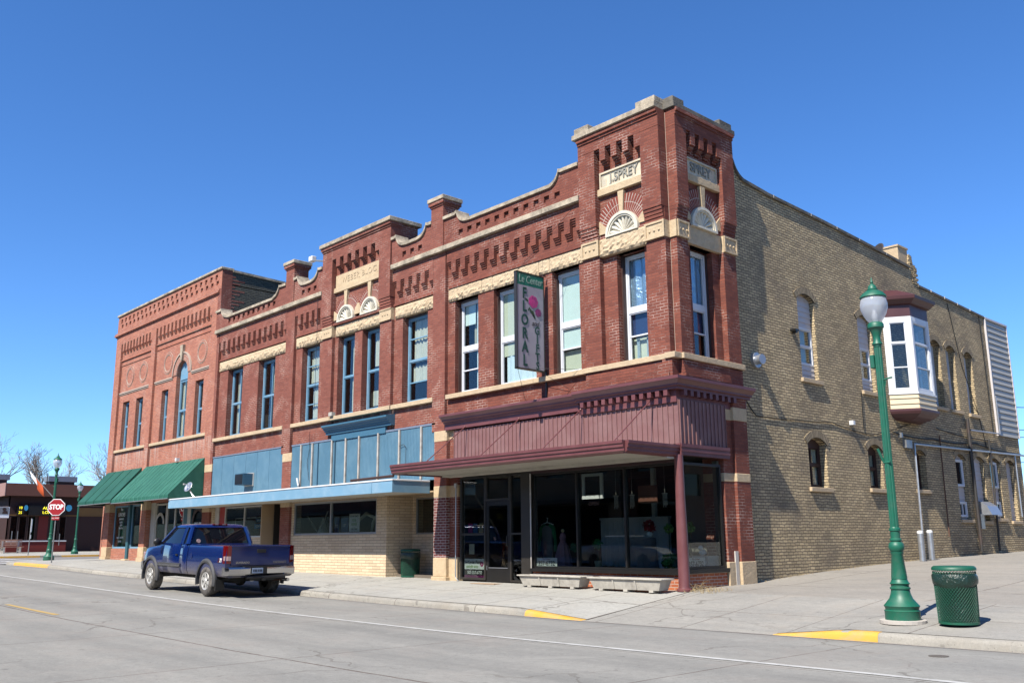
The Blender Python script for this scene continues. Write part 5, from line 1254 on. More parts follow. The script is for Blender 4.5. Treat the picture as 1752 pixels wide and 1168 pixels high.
df = t.node('ShaderNodeBsdfTranslucent'); df.inputs[0].default_value = (.8, .82, .88, 1); d2 = t.node('ShaderNodeBsdfDiffuse'); d2.inputs[0].default_value = (.72, .75, .80, 1)
gl_ = t.node('ShaderNodeBsdfGlossy'); gl_.inputs['Roughness'].default_value = .12
m1_ = t.node('ShaderNodeMixShader'); m1_.inputs[0].default_value = .6; t.link(df.outputs[0], m1_.inputs[1]); t.link(d2.outputs[0], m1_.inputs[2])
m2_ = t.node('ShaderNodeMixShader'); m2_.inputs[0].default_value = .55; t.link(tr.outputs[0], m2_.inputs[1]); t.link(m1_.outputs[0], m2_.inputs[2])
m3_ = t.node('ShaderNodeMixShader'); m3_.inputs[0].default_value = .10; t.link(m2_.outputs[0], m3_.inputs[1]); t.link(gl_.outputs[0], m3_.inputs[2]); t.link(m3_.outputs[0], o_.inputs['Surface'])
paint('bulb_white', (.85, .85, .85), .4, .03, 5)
L1 = thing('street_lamp', (5.93, -2.46, -.135), 'tall green fluted street lamp with acorn globe beside the mesh litter bin', 'street lamp', 'green street lamps', local=True)
lamp_parts(L1)
def dup(o, loc, rz=0, label=None, ry=0):
    c = copy_tree(o); c.location = loc; c.rotation_euler = (0, ry, rz)
    if label: c['label'] = label
    return c
dup(L1, (-38.2, -1.5, .26), R(200), 'green street lamp behind the stop sign at the far street corner')
dup(L1, (-61.2, 7.2, .33), R(120), 'most distant green street lamp, across the side street by the dark building wall')

# litter bins
def bin_parts(root, shade=False):
    Rb, Ht = .295, .86; n = 42; rows = 28
    lat = MB()
    for k in range(n):
        pts = []
        for j in range(rows+1):
            a = 2*math.pi*(k+(.5 if j % 2 else 0))/n; r_ = Rb*(1.0+.07*j/rows)
            pts.append((r_*math.cos(a), r_*math.sin(a), .03+(Ht-.06)*j/rows))
        lat.tube(pts,   .0046, 4, cap=False)
        pts2 = [(p[0]*1.0, p[1], p[2]) for p in pts]
        pts = []
        for j in range(rows+1):
            a = 2*math.pi*(k+(.5 if j % 2 else 1.0))/n; r_ = Rb*(1.0+.07*j/rows)
            pts.append((r_*math.cos(a), r_*math.sin(a), .03+(Ht-.06)*j/rows))
        lat.tube(pts,   .0046, 4, cap=False)
    lat.build('mesh_basket', 'bin_green', root)
    p = MB(); p.lathe([(Rb-.01, 0), (Rb+.006, .0), (Rb+.006, .035), (Rb-.01, .035)], n=40); p.build('base_ring', 'bin_green', root, smooth=30)
    p = MB(); rings = []
    rn = random.Random(5)
    for j, (z, r_) in enumerate([(.05, .265), (.30, .272), (.55, .28), (.60, .315), (.64, .33), (.70, .335), (.76, .333), (.79, .318)]):
        rings.append([((r_+(.006*math.sin(5*a+j*1.3)+.004*rn.random() if z > .5 else 0))*math.cos(a), (r_+(.006*math.sin(5*a+j*1.3)+.004*rn.random() if z > .5 else 0))*math.sin(a), z+(.02*math.sin(2*a+1) if .5 < z < .62 else 0)) for a in [2*math.pi*i/60 for i in range(60)]])
    p.loft(rings, False); p.build('bag', 'bag_plastic', root, smooth='all')
    p = MB(); prof = [(.322, .845), (.33, .85), (.33, .885), (.30, .915), (.15, .905), (.12, .895), (.12, .86), (.13, .85)]
    rings = [[(r_*math.cos(2*math.pi*i/40), r_*math.sin(2*math.pi*i/40), z) for i in range(40)] for r_, z in prof]; p.loft(rings, False); p.build('lid', 'bin_green', root, smooth=50)
def bagmat():
    t = NT('bag_plastic'); t.b.inputs['Base Color'].default_value = (.010, .028, .020, 1); t.b.inputs['Roughness'].default_value = .28; t.bump(t.noise(14, 4, .6, t.pos(True), dist=1.5), .9, .02)
bagmat()
bn = thing('litter_bin', (6.74, -2.40, -.137), 'round green mesh litter bin with dark bag, beside the nearest street lamp', 'litter bin', 'green litter bins', local=True)
bin_parts(bn); bn.scale = (.93, .93, .90)
dup(bn, (-10.65, .55, .05), R(70), 'shaded green litter bin standing in the recess of the tan brick shopfront')

# hanging sign
sg = thing('hanging_sign', (-4.15, -.1, 5.35), 'tall lilac projecting sign reading floral and gifts with a rose', 'sign')
X0 = -4.15
k = MB(); k.box(X0-.04, X0+.04, -1.04, -.08, 5.40, 7.60); k.build('board', 'sign_lilac', sg, bevel=.006)
k = MB(); k.box(X0-.041, X0+.041, -1.041, -.079, 7.60, 7.92); k.build('head_board', 'sign_green', sg, bevel=.006)
k = MB()
for (a, b, c, d) in ((-1.06, -1.035, 5.38, 7.94), (-.085, -.06, 5.38, 7.94)): k.box(X0-.05, X0+.05, a, b, c, d)
k.box(X0-.05, X0+.05, -1.06, -.06, 7.92, 7.95); k.box(X0-.05, X0+.05, -1.06, -.06, 5.37, 5.405); k.build('frame', 'bronze_frame', sg)
SXf = X0+.046
text('Le Center', sg, (SXf, -.55, 7.76), .29, 'sign_pale', 'side', .002, .72, shear=.15)
for i, ch_ in enumerate('FLORAL'):
    text(ch_, sg, (SXf+.002, -.775, 7.38-i*.357), .40, 'sign_green_dark', 'side', .003, .78, bold=.012)
for i, ch_ in enumerate('GIFTS'):
    text(ch_, sg, (SXf+.002, -.33, 6.43-i*.232), .295, 'sign_green_dark', 'side', .003, .82, bold=.008)
text('and', sg, (SXf+.002, -.40, 6.62), .20, 'ink_black', 'side', .002, .9, shear=.35)
def rose(cy, cz, r_, mats):
    TR_ = TS(SXf); rn = random.Random(int(cz*100)); m = MB(TR_)
    for ring, (rr_, nn, dd) in enumerate(((.72, 7, .004), (.5, 6, .008), (.28, 5, .012))):
        for i in range(nn):
            a = 2*math.pi*i/nn+ring*.4; m.prism([(cy+r_*(rr_*.55*math.cos(a)+.45*rr_*math.cos(t_)), cz+r_*(rr_*.55*math.sin(a)+.45*rr_*math.sin(t_))) for t_ in [2*math.pi*q/10 for q in range(10)]], -dd-.001*i, .0)
    m.build('rose', mats, sg)
rose(-.46, 7.20, .24, 'rose_pink'); rose(-.28, 6.93, .155, 'rose_dark')
k = MB(TS(SXf+.003))
for i in range(7):
    a = -.45+.12*i; k.prism([(-.48+.11*math.cos(a*6)+.015*math.cos(t_), 7.20+.11*math.sin(a*6)+.05*math.sin(t_)) for t_ in [2*math.pi*q/8 for q in range(8)]], -.004-.0007*i, 0)
k.build('rose_petals', 'rose_dark', sg)
k = MB(TS(SXf))
for (y, z, a, l) in ((-.70, 7.22, 2.6, .07), (-.62, 6.98, 4.2, .06), (-.54, 6.93, 5.2, .08), (-.47, 6.88, 5.0, .09), (-.43, 6.80, 5.3, .07)):
    k.prism([(y+l*math.cos(t_)*math.cos(a)-l*.4*math.sin(t_)*math.sin(a), z+l*math.cos(t_)*math.sin(a)+l*.4*math.sin(t_)*math.cos(a)) for t_ in [2*math.pi*q/8 for q in range(8)]], -.005, 0)
k.build('leaves', 'leaf_dark', sg)
k = MB(); k.tube([(X0, -.06, 8.0), (X0, .05, 8.0)], .02, 6); k.tube([(X0-.06, .08, 4.75), (X0-.06, .08, 5.45)], .025, 8); k.tube([(X0-.06, .1, 5.45), (X0, -.1, 5.38)], .02, 6); k.build('bracket', 'bronze_frame', sg)
for nm, pts in (('guy_wire', [(X0, -1.0, 7.95), (X0-.1, -.03, 8.75)]), ('guy_wire', [(X0, -1.0, 7.95), (X0+1.15, -.03, 9.6)]), ('guy_wire', [(X0, -1.0, 5.38), (X0-.9, 0.1, 4.8)]), ('guy_wire', [(X0, -1.0, 5.38), (X0+1.2, -.03, 5.3)]), ('guy_wire', [(X0, -.2, 5.38), (X0+.8, .05, 4.85)])):
    k = MB(); k.tube(pts, .005, 4); k.build(nm, 'black_wire', sg)

# planters
def planter_parts(root):
    L, m = 2.18, MB()
    def ring(h, gx, gy): return [(-L/2+.12-gx, -.17-gy, h), (L/2-.12+gx, -.17-gy, h), (L/2-.12+gx, .17+gy*.3, h), (-L/2+.12-gx, .17+gy*.3, h)]
    m.loft([ring(.05, 0, 0), ring(.30, .10, .06)], True)
    m.build('box', 'wood_grey', root)
    k = MB(); k.box(-L/2-.03, L/2+.03, -.27, -.19, .30, .335); k.box(-L/2-.03, L/2+.03, .15, .23, .30, .335); k.box(-L/2-.03, -L/2+.05, -.19, .15, .30, .335); k.box(L/2-.05, L/2+.03, -.19, .15, .30, .335); k.build('rim', 'wood_grey', root, bevel=.006)
    for q in (-.33, .33):
        k = MB(); k.add([(q-.02, -.195, .06), (q+.02, -.195, .06), (q+.02, -.25, .295), (q-.02, -.25, .295), (q-.02, -.17, .06), (q+.02, -.17, .06), (q+.02, -.2, .295), (q-.02, -.2, .295)], [(0, 1, 2, 3), (4, 5, 1, 0), (3, 2, 6, 7), (1, 5, 6, 2), (0, 3, 7, 4)]); k.build('batten', 'wood_grey', root)
    for q in (-.75, 0, .75):
        k = MB(); k.box(q-.06, q+.06, -.18, .18, .0, .052); k.build('foot', 'wood_grey', root)
    k = MB(); k.box(-L/2+.05, L/2-.05, -.18, .15, .26, .305); k.build('soil', 'rust', root)
p1 = thing('planter_box', (-3.60, -.36, -.02), 'weathered grey wooden planter under the shop window, nearer the door', 'planter', 'wooden planters under the shop window', local=True); planter_parts(p1); p1.scale = (.97, .92, .88)
dup(p1, (-1.22, -.38, -.025), 0, 'weathered grey wooden planter under the shop window, nearer the maroon column')
k = MB(); rn = random.Random(2)
def blades(m, x0, x1, y0, y1, n, h, zf_):
    for i in range(n):
        x = rn.uniform(x0, x1); y = rn.uniform(y0, y1); a = rn.uniform(0, 6.28); l = rn.uniform(.4, 1)*h; z = zf_(x, y)
        m.tube([(x, y, z), (x+.3*l*math.cos(a), y+.3*l*math.sin(a), z+l*.5), (x+.9*l*math.cos(a), y+.9*l*math.sin(a), z+l*rn.uniform(.1, 1))], [.004, .003, .001], 3, cap=False)
blades(k, .14, .9, -.22, .5, 110, .16, lambda x, y: zw(x, y)); blades(k, .15, .35, -.05, .25, 14, .38, lambda x, y: zw(x, y))
for q in range(9): blades(k, -.06, .1+rn.random()*.12, 2.8+q*.9, 3.3+q*.9+rn.random(), 14, .09, lambda x, y: zw(max(x, .01), y))
paint('straw', (.50, .38, .20), .9, .2, 20)
w_ = k.build('dry_weeds', 'straw'); w_['kind'] = 'stuff'
# bollards
b0 = thing('bollard', (.30, 11.25, .40), 'silver pipe bollard with white cap, left of the pair by the side wall', 'bollard', 'silver bollards by the side wall', local=True)
def bol(root):
    k = MB(); k.lathe([(.085, 0), (.085, .80)], n=20); k.build('post', 'galvanised', root, smooth=40)
    k = MB(); k.lathe([(.088, .80), (.088, .86), (.05, .885), (.01, .89)], n=20); k.build('cap', 'white_paint', root, smooth=40)
bol(b0); dup(b0, (.22, 12.1, .42), 0, 'silver pipe bollard with white cap, right of the pair by the side wall')
# manhole cover and floor mat
k = MB(); k.lathe([(.01, 0), (.12, 0), (.12, .008), (.01, .008)], (7.34, -4.6, zr(7.34)+.004), 20); tag(k.build('valve_cover', 'iron_cover'), 'small round rusty iron cover set in the road concrete', 'cover')
k = MB(); k.box(-6.7, -5.75, -.42, .0, -.005, .008); tag(k.build('door_mat', 'straw_mat'), 'flat brown mat on the pavement at the shop door', 'mat')




# ------------------------------------------------------------------ far left corner
st = thing('stop_sign', (-33.6, -2.75, .30), 'red octagonal stop sign on a grey post at the far corner', 'stop sign')
NZ = Vector((.80, -.60, 0)); RX = Vector((.60, .80, 0)); 
FM = Matrix((RX, Vector((0, 0, 1)), NZ)).transposed().to_4x4()
k = MB(); k.tube([(-33.6, -2.75, .20), (-33.56, -2.75, 3.05)], .03, 8); k.build('post', 'sign_pole', st)
def octa(r_, d0, d1, mt, nm, cz):
    k = MB(lambda u, d, v: (-33.57+RX.x*u-NZ.x*d, -2.75+RX.y*u-NZ.y*d, v)); k.prism([(r_*math.cos(R(22.5+45*i)), cz+r_*math.sin(R(22.5+45*i))) for i in range(8)], d0, d1); return k.build(nm, mt, st)
o = octa(.405, -.045, -.035, 'sign_white', 'border', 2.78); octa(.375, -.050, -.044, 'red_sign', 'face', 2.78)
text('STOP', st, tuple(Vector((-33.57, -2.75, 2.78))+NZ*.053), .31, 'sign_white', FM, .002, .82, bold=.012)
k = MB(lambda u, d, v: (-33.57+RX.x*u-NZ.x*d, -2.75+RX.y*u-NZ.y*d, v)); k.box(-.17, .17, -.05, -.035, 2.20, 2.36); pl = k.build('plaque', 'red_sign', st)
text('ALL WAY', pl, tuple(Vector((-33.57, -2.75, 2.28))+NZ*.053), .085, 'sign_white', FM, .001, .9)
sp_ = thing('edge_on_sign', (-59.4, 3.5, .33), 'narrow road sign seen nearly edge on, on a thin grey post beyond the crossing', 'road sign')
k = MB(); k.tube([(-59.4, 3.5, .3), (-59.35, 3.5, 2.9)], .035, 8); k.build('post', 'sign_pole', sp_)
k = MB(lambda u, d, v: (-59.35+.93*u+.37*d, 3.5-.37*u+.93*d, v)); k.box(-.30, .30, .03, .045, 1.95, 2.85); k.box(-.2, .2, .03, .045, 1.5, 1.75); k.build('panel', 'sign_white', sp_)
fl = thing('street_flag', (-38.25, -1.55, 3.45), 'white and orange flag on a slanted pole fixed to the distant lamp post', 'flag')
f0 = Vector((-38.25, -1.55, 3.45)); fdir = Vector((-.62, -.68, .95)).normalized(); f1 = f0+fdir*1.95
k = MB(); k.tube([f0, f1], .022, 6); k.build('flag_pole', 'sign_pole', fl)
def cloth(a, b, mt, drop):
    m = MB(); N = 10; rings = []
    for i in range(N+1):
        t_ = a+(b-a)*i/N; base = f0+fdir*1.95*t_; hang = drop*(.55+.45*math.sin(2.5*t_)); w_ = .05*math.sin(9*t_)
        rings.append([tuple(base), tuple(base+Vector((.04+w_, .06, -hang*.5))), tuple(base+Vector((w_+.10, .10, -hang)))])
    m.loft(rings, False, True, closed=False); o = m.build('cloth', mt, fl, smooth='all'); s_ = o.modifiers.new('solid', 'SOLIDIFY'); s_.thickness = .006
paint('flag_orange', (.62, .10, .02), .8, .1, 5)
cloth(.42, .72, 'flag_orange', .62); cloth(.72, .99, 'sign_white', .45)
# low dark building across the side street
FB = thing('low_far_building', (-68, 10, .4), 'low brown flat roofed building across the side street with dark windows', 'building')
WX = -66.6; TFB = TS(WX)
paint('fascia_brown', (.15, .055, .035), .7, .12, 2); paint('fascia_lit_pink', (.34, .20, .17), .7, .1, 2); paint('wall_red', (.20, .022, .016), .8, .15, 2); paint('wall_dark', (.045, .014, .010), .8, .25, 1.2); paint('wall_mustard', (.24, .12, .035), .8, .2, 1)
k = MB(TFB); k.box(3.9, 40, .0, .4, .2, 5.0); k.build('wall', 'wall_dark', FB)
k = MB(); k.box(-84, WX-.01, 3.9, 4.2, .2, 5.0); k.box(-84, WX-.4, 4.2, 40, 4.6, 5.0); k.build('wall', 'wall_dark', FB)
k = MB(); k.box(-84, WX+.55, 3.35, 40, 4.78, 5.72); k.build('fascia', 'fascia_brown', FB)
k = MB(); k.box(-84, WX+.56, 3.30, 3.349, 4.75, 5.74); k.build('fascia_lit_face', 'fascia_lit_pink', FB)  # sunlit south face of the fascia, its light put into a paler colour
k = MB(TFB); k.box(3.88, 8.2, -.12, -.001, .2, 1.30); k.build('base_wall', 'wall_red', FB)
k = MB(TFB); k.box(3.86, 8.2, -.16, -.001, 1.302, 1.39); k.build('sill', 'white_paint', FB)
k = MB(TFB); k.box(3.9, 13.8, -.06, -.001, 3.28, 3.36); k.box(8.9, 20, -.03, -.0, 3.36, 3.95); k.build('sign_band', 'wall_mustard', FB)
for i, (a, b) in enumerate(((4.0, 4.55), (4.62, 5.2), (5.27, 5.85), (7.0, 7.5), (7.56, 8.1))):
    k = MB(TFB); k.box(a, b, -.05, -.001, 1.40, 3.26); o = k.build('window_frame', 'brown_dark', FB); k = MB(TFB); k.box(a+.06, b-.06, -.056, -.051, 1.46, 3.2); k.build('pane', 'glass_dark', o)
k = MB(TFB); k.box(6.05, 6.75, -.05, -.001, 1.4, 3.26); k.build('red_panel', 'wall_red', FB)
for u in (4.1, 4.5, 7.15, 7.55): 
    k = MB(TFB); k.box(u, u+.05, -.45, -.40, 1.0, 2.1 if u < 5 else 1.9); k.build('rail_post', 'grey_metal', FB)
# board lettered sign on the building
led = thing('message_board', (-66, 6.2, 3.3), 'black electronic message board with yellow letters on the low far building', 'electronic sign')
k = MB(TS(WX+.42)); k.box(5.15, 7.9, 0, .35, 3.30, 4.05); k.build('cabinet', 'black_frame', led)
k = MB(TS(WX+.42)); k.box(4.35, 4.85, 0, .35, 3.32, 4.02); k.build('clock_cabinet', 'black_frame', led)
t = NT('led_yellow'); t.b.inputs['Base Color'].default_value = (.9, .8, .05, 1); t.b.inputs['Emission Color'].default_value = (.9, .8, .02, 1); t.b.inputs['Emission Strength'].default_value = .9
text('AUTO', led, (WX+.43, 6.62, 3.86), .30, 'led_yellow', 'side', .003, 1.1); text('LOANS', led, (WX+.43, 6.68, 3.53), .30, 'led_yellow', 'side', .003, 1.1)
text('10', led, (WX+.43, 4.56, 3.86), .28, 'led_yellow', 'side', .003, .9); text('25', led, (WX+.43, 4.56, 3.50), .28, 'led_yellow', 'side', .003, .9)
k = MB(TS(WX+.45)); k.prism([(8.1+.22*math.cos(a*.5236), 3.9+.26*math.sin(a*.5236)) for a in range(12)], 0, .2); k.prism([(4.95+.14*math.cos(a*.5236), 3.86+.22*math.sin(a*.5236)) for a in range(12)], 0, .2); k.build('logo_disc', 'poster_logo', led)
po = thing('photo_banner', (-64.5, 3.0, 3.1), 'white and grey square banner hanging at the left corner of the low far building', 'banner')
k = MB(TS(-64.5)); k.box(2.45, 3.35, 0, .04, 3.05, 3.86); k.build('panel', 'sign_white', po); k = MB(TS(-64.49)); k.box(2.5, 3.3, 0, .004, 3.3, 3.84); k.build('picture', 'grey_metal', po)
k = MB(TS(-64.48)); k.prism([(3.0+.14*math.cos(a*.5236), 3.68+.12*math.sin(a*.5236)) for a in range(12)], 0, .004); k.prism([(2.85, 3.35), (3.25, 3.35), (3.2, 3.55), (3.0, 3.6), (2.9, 3.5)], 0, .004); k.build('figure', 'brown_dark', po)
k = MB(TS(-64.5)); k.box(2.4, 2.44, .0, .06, 3.0, 4.8); k.build('bracket', 'grey_metal', po)
for i, (y, w_) in enumerate(((4.4, 1.3), (9.2, 2.3))):
    o = thing('rooftop_vent', (-72, y, 5.7), ['small grey louvred vent box on the low far roof, farther left', 'wide grey louvred vent box on the low far roof beside a thin mast'][i], 'roof vent', 'vents on the low far roof')
    k = MB(); k.box(-73, -72, y-w_/2+.15, y+w_/2-.15, 5.7, 6.3); k.build('louvre_box', 'dark_pipe', o)
    k = MB(); k.box(-73.2, -71.8, y-w_/2, y+w_/2, 6.3, 6.75); k.build('hood', 'grey_metal', o)
    k = MB(); k.tube([(-71.9, y-w_/2-.1, 5.7), (-71.9, y-w_/2-.1, 7.0)], .04, 5); k.build('mast', 'dark_pipe', o)
be = thing('park_bench', (-64.6, 3.9, .47), 'tan slatted bench with concrete legs in front of the low far building', 'bench')
paint('bench_wood', (.42, .24, .17), .7, .15, 4)
for y in (3.15, 4.25):
    k = MB(); k.add([(-64.9, y, .45), (-64.75, y, .45), (-64.8, y, .85), (-64.9, y, .85), (-64.9, y+.12, .45), (-64.75, y+.12, .45), (-64.8, y+.12, .85), (-64.9, y+.12, .85)], [(0, 1, 2, 3), (7, 6, 5, 4), (0, 4, 5, 1), (1, 5, 6, 2), (2, 6, 7, 3), (3, 7, 4, 0)]); k.box(-64.85, -64.3, y, y+.12, .78, .9); k.box(-64.42, -64.3, y, y+.12, .42, .80); k.box(-65.0, -64.88, y, y+.12, .45, 1.35); k.build('leg', 'concrete_pad', be)
for q in range(4):
    k = MB(); k.box(-64.85+q*.14, -64.74+q*.14, 2.95, 4.55, .90, .94); k.build('seat_slat', 'bench_wood', be)
for q in range(3):
    k = MB(); k.box(-64.93, -64.89, 2.95, 4.55, 1.0+q*.17, 1.13+q*.17); k.build('back_slat', 'bench_wood', be)

# ------------------------------------------------------------------ shop display (seen through the glass)
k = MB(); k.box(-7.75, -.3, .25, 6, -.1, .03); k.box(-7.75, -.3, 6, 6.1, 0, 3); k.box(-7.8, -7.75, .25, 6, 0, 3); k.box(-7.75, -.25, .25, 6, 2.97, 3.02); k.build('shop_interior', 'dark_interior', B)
k = MB(); k.box(-4.75, -.2, .25, 1.7, .03, .40); k.build('display_platform', 'floor_interior', B); k = MB(); k.box(-.25, -.12, 1.62, 2.6, .0, 2.9); k.box(-1.3, -.25, 1.95, 2.0, .4, 2.9); k.build('inner_partition', 'inner_wall', B)
k = MB(); k.box(-4.6, -2.3, 2.5, 2.6, .4, 1.62); 
for q in range(16): k.box(-4.6+q*.15, -4.6+q*.15+.012, 2.49, 2.5, .4, 1.6)
k.box(-4.62, -2.28, 2.46, 2.62, 1.62, 1.68); tag(k.build('white_divider', 'white_paint'), 'white beadboard divider standing across the flower shop', 'divider')
k = MB(); k.box(-2.98, -2.86, 2.7, 2.8, 1.6, 2.95); tag(k.build('white_post', 'white_paint'), 'slim white post in the middle of the flower shop', 'post')
# green top on a hanger
o = thing('green_sweater', (-4.78, .6, .6), 'green and grey long sleeved top on a hanger in the shop window', 'clothing')
k = MB(); k.tube([(-5.0, .6, 1.50), (-4.78, .6, 1.56), (-4.56, .6, 1.50)], .012, 6); k.tube([(-4.78, .6, 1.56), (-4.78, .6, 1.62), (-4.75, .6, 1.66), (-4.80, .6, 1.68)], .008, 6); k.build('hanger', 'sign_white', o)
paint('cloth_green', (.01, .20, .09), .9, .2, 8); paint('cloth_grey', (.20, .21, .23), .9, .15, 12); paint('cloth_pink', (.42, .22, .30), .9, .2, 9)
k = MB(); k.prism([(-4.95, .62), (-4.61, .62), (-4.60, 1.38), (-4.66, 1.47), (-4.9, 1.47), (-4.96, 1.38)], .56, .64); k.build('body', 'cloth_grey', o, bevel=.02)
for s_ in (-1, 1):
    k = MB(); k.tube([(-4.78+s_*.10, .6, 1.49), (-4.78+s_*.22, .6, 1.42), (-4.78+s_*.29, .6, 1.1), (-4.78+s_*.28, .6, .82)], [.05, .055, .045, .04], 8); k.build('sleeve', 'cloth_green', o, smooth=True)
# dress on a form
o = thing('pink_dress', (-4.32, .7, .45), 'pink layered doll dress on a stand in the shop window', 'clothing')
k = MB(); k.lathe([(.25, .46), (.21, .7), (.14, .95), (.07, 1.07), (.09, 1.18), (.06, 1.27), (.02, 1.29)], (-4.32, .7, 0), 20, flute=(.4, .98, .86)); k.build('skirt', 'cloth_pink', o, smooth=True)
k = MB(); k.ball((-4.32, .7, 1.34), .05); k.build('head', 'vinyl_cream', o, smooth=True)
def leafball(name, c, r_, mt, label, cat, n=90, stem=None):
    o = thing(name, (c[0], c[1], .42), label, cat); m = MB(); q = random.Random(int(abs(c[0])*97))
    for i in range(n):
        v = Vector((q.gauss(0, 1), q.gauss(0, 1), q.gauss(0, 1))).normalized()*r_*q.uniform(.6, 1); a = Vector(c)+v; e = Vector((q.gauss(0, 1), q.gauss(0, 1), q.gauss(0, 1))).normalized(); f = v.cross(e).normalized(); s_ = r_*.32
        m.add([tuple(a-e*s_), tuple(a+f*s_*.6), tuple(a+e*s_), tuple(a-f*s_*.6)], [(0, 1, 2, 3)], True)
    m.build('leaves', mt, o)
    if stem:
        k = MB(); k.tube([(c[0], c[1], stem), (c[0], c[1], c[2])], .015, 6); k.build('stem', 'leaf_dark', o); k = MB(); k.lathe([(.07, 0), (.10, .2), (.11, .2)], (c[0], c[1], .40), 14); k.build('pot', 'vinyl_cream', o)
    return o
paint('green_bright', (.02, .26, .06), .5, .3, 12); paint('green_pale', (.20, .40, .10), .7, .2, 12); paint('red_flower', (.36, .01, .02), .7, .2, 12)
leafball('potted_topiary', (-3.12, .7, 1.0), .14, 'green_bright', 'small green ball shaped bush in a pale pot, left part of shop window', 'plant', stem=.6)
leafball('hydrangea', (-.86, .65, 1.34), .12, 'green_pale', 'pale green round bloom left of the maroon column, behind glass', 'flower', stem=.6)
leafball('hydrangea', (-.34, .75, 1.35), .13, 'green_pale', 'pale green round bloom right of the maroon column, behind glass', 'flower', stem=.6)
leafball('red_bouquet', (-1.88, 1.2, 1.42), .17, 'red_flower', 'red flower bouquet on the draped table inside the shop', 'flowers')
leafball('green_balloon_bunch', (-3.92, .75, .92), .13, 'cloth_green', 'dark green bow hanging beside the pink dress', 'decoration')
leafball('foil_decoration', (-.75, .5, .60), .20, 'green_bright', 'shiny green foil bunch at the bottom corner of the window', 'decoration', n=140)
o = thing('draped_table', (-2.2, 1.2, .4), 'round table under a grey lace cloth inside the shop', 'table')
k = MB(); k.lathe([(.38, 0), (.36, .3), (.33, .72), (.32, .74), (.0, .75)], (-2.1, 1.2, .40), 28, flute=(.0, .6, .9)); k.build('cloth', 'cloth_grey', o, smooth=50); k = MB(); k.lathe([(.05, 0), (.08, .06), (.05, .14)], (-1.88, 1.2, 1.16), 12); k.build('vase', 'curtain_blue', o)
o = thing('hanging_window_frame', (-3.3, .9, 2.1), 'old white window frame hung inside the shop glass', 'frame')
k = MB(); a, b, c_, d_ = -3.75, -3.05, 2.12, 2.76; k.box(a, b, .85, .90, c_, c_+.09); k.box(a, b, .85, .90, d_-.07, d_); k.box(a, a+.07, .85, .9, c_+.09, d_-.07); k.box(b-.08, b, .85, .9, c_+.09, d_-.07); k.build('rim', 'white_paint', o)
for i, x in enumerate((-2.56, -2.05, -1.05)):
    o = thing('wind_chime', (x, .8, 1.85), ['wind chime of thin metal tubes, leftmost of three in the shop', 'wind chime of thin metal tubes, middle one of three in the shop', 'wind chime of thin metal tubes, rightmost of three in the shop'][i], 'wind chime', 'wind chimes in the flower shop')
    for q in range(4):
        k = MB(); k.tube([(x-.05+q*.035, .8, 2.15), (x-.05+q*.035, .8, 1.84+.04*(q % 2))], .008, 5); k.build('tube', 'light_metal', o)
    k = MB(); k.lathe([(.07, 2.15), (.07, 2.17)], (x, .8, 0), 12); k.tube([(x, .8, 2.17), (x, .8, 2.95)], .003, 4); k.build('top', 'wood_grey', o)
k = MB(); k.box(-1.98, -1.40, .95, .98, 1.95, 2.38); tag(k.build('cork_board', 'fascia_brown'), 'square brown board hanging in the right part of the shop window', 'board')
def wsign(root_loc, rect, rows, label, face='front', cat='sign', bg='sign_white'):
    o = thing('window_sign', root_loc, label, cat); a, b, d0, d1, v0, v1 = rect; k = MB(TF if face == 'front' else TS(0)); k.box(a, b, d0, d1, v0, v1); k.build('board', bg, o)
    for s, u, v, sz, mt in rows:
        cu = a+(b-a)*u; at = (cu, d0-.004, v0+(v1-v0)*v) if face == 'front' else (-d0+.004, cu, v0+(v1-v0)*v); text(s, o, at, sz, mt, face, .001, .95, bold=.002 if sz > .1 else 0)
    return o
wsign((-4.45, .2, .46), (-4.77, -4.02, .165, .17, .46, .67), [('We Deliver', .5, .83, .062, 'red_sign'), ('357-6732', .5, .34, .165, 'ink_black')], 'white phone number card at the lower left of the big shop window')
wsign((-.15, .5, .48), (.30, 1.0, .14, .15, .48, .70), [('We Deliver', .5, .83, .062, 'red_sign'), ('357-6732', .5, .34, .155, 'ink_black')], 'white phone number card in the side window right of the maroon column', 'side')
o = wsign((-7.3, .2, .1), (-7.66, -6.80, .20, .21, .34, .62), [('Le Center Floral', .42, .68, .105, 'ink_black'), ('and gift shop', .38, .26, .10, 'leaf_green')], 'white flower shop sign with red bloom low beside the door', bg='sign_white')
leaf = MB(); 
for i in range(8):
    a = i*.785; leaf.prism([(-6.93+.045*math.cos(a)+.028*math.cos(t_*1.0472), .48+.045*math.sin(a)+.028*math.sin(t_*1.0472)) for t_ in range(6)], .193+.0005*i, .2)
leaf.build('bloom', 'rose_pink', o)
o = wsign((-7.3, .2, .1), (-7.66, -6.80, .20, .21, .12, .335), [('507-357-6732', .5, .62, .115, 'sign_white')], 'black phone number strip below the white flower shop sign', bg='ink_black'); k = MB(); k.box(-7.66, -6.80, .195, .2, .12, .18); k.build('stripe', 'rose_dark', o)
text('OPEN', B, (-2.72, .145, 1.96), .13, 'brown_dark', 'front', .001, 1.0, name='window_lettering')
for i, (x, mt, lb) in enumerate(((-7.6, 'rose_pink', 'small pink card propped by the shop door'), (-7.38, 'poster_blue', 'small blue and yellow card propped by the shop door'), (-7.14, 'straw', 'small yellow card propped by the shop door'))):
    k = MB(); k.box(x-.09, x+.09, .35, .36, 1.32, 1.58); tag(k.build('greeting_card', mt), lb, 'card')
k = MB(); k.box(-7.48, -7.26, .21, .215, .74, 1.02); tag(k.build('notice_paper', 'soffit'), 'grey paper notice taped inside the door side light', 'notice')
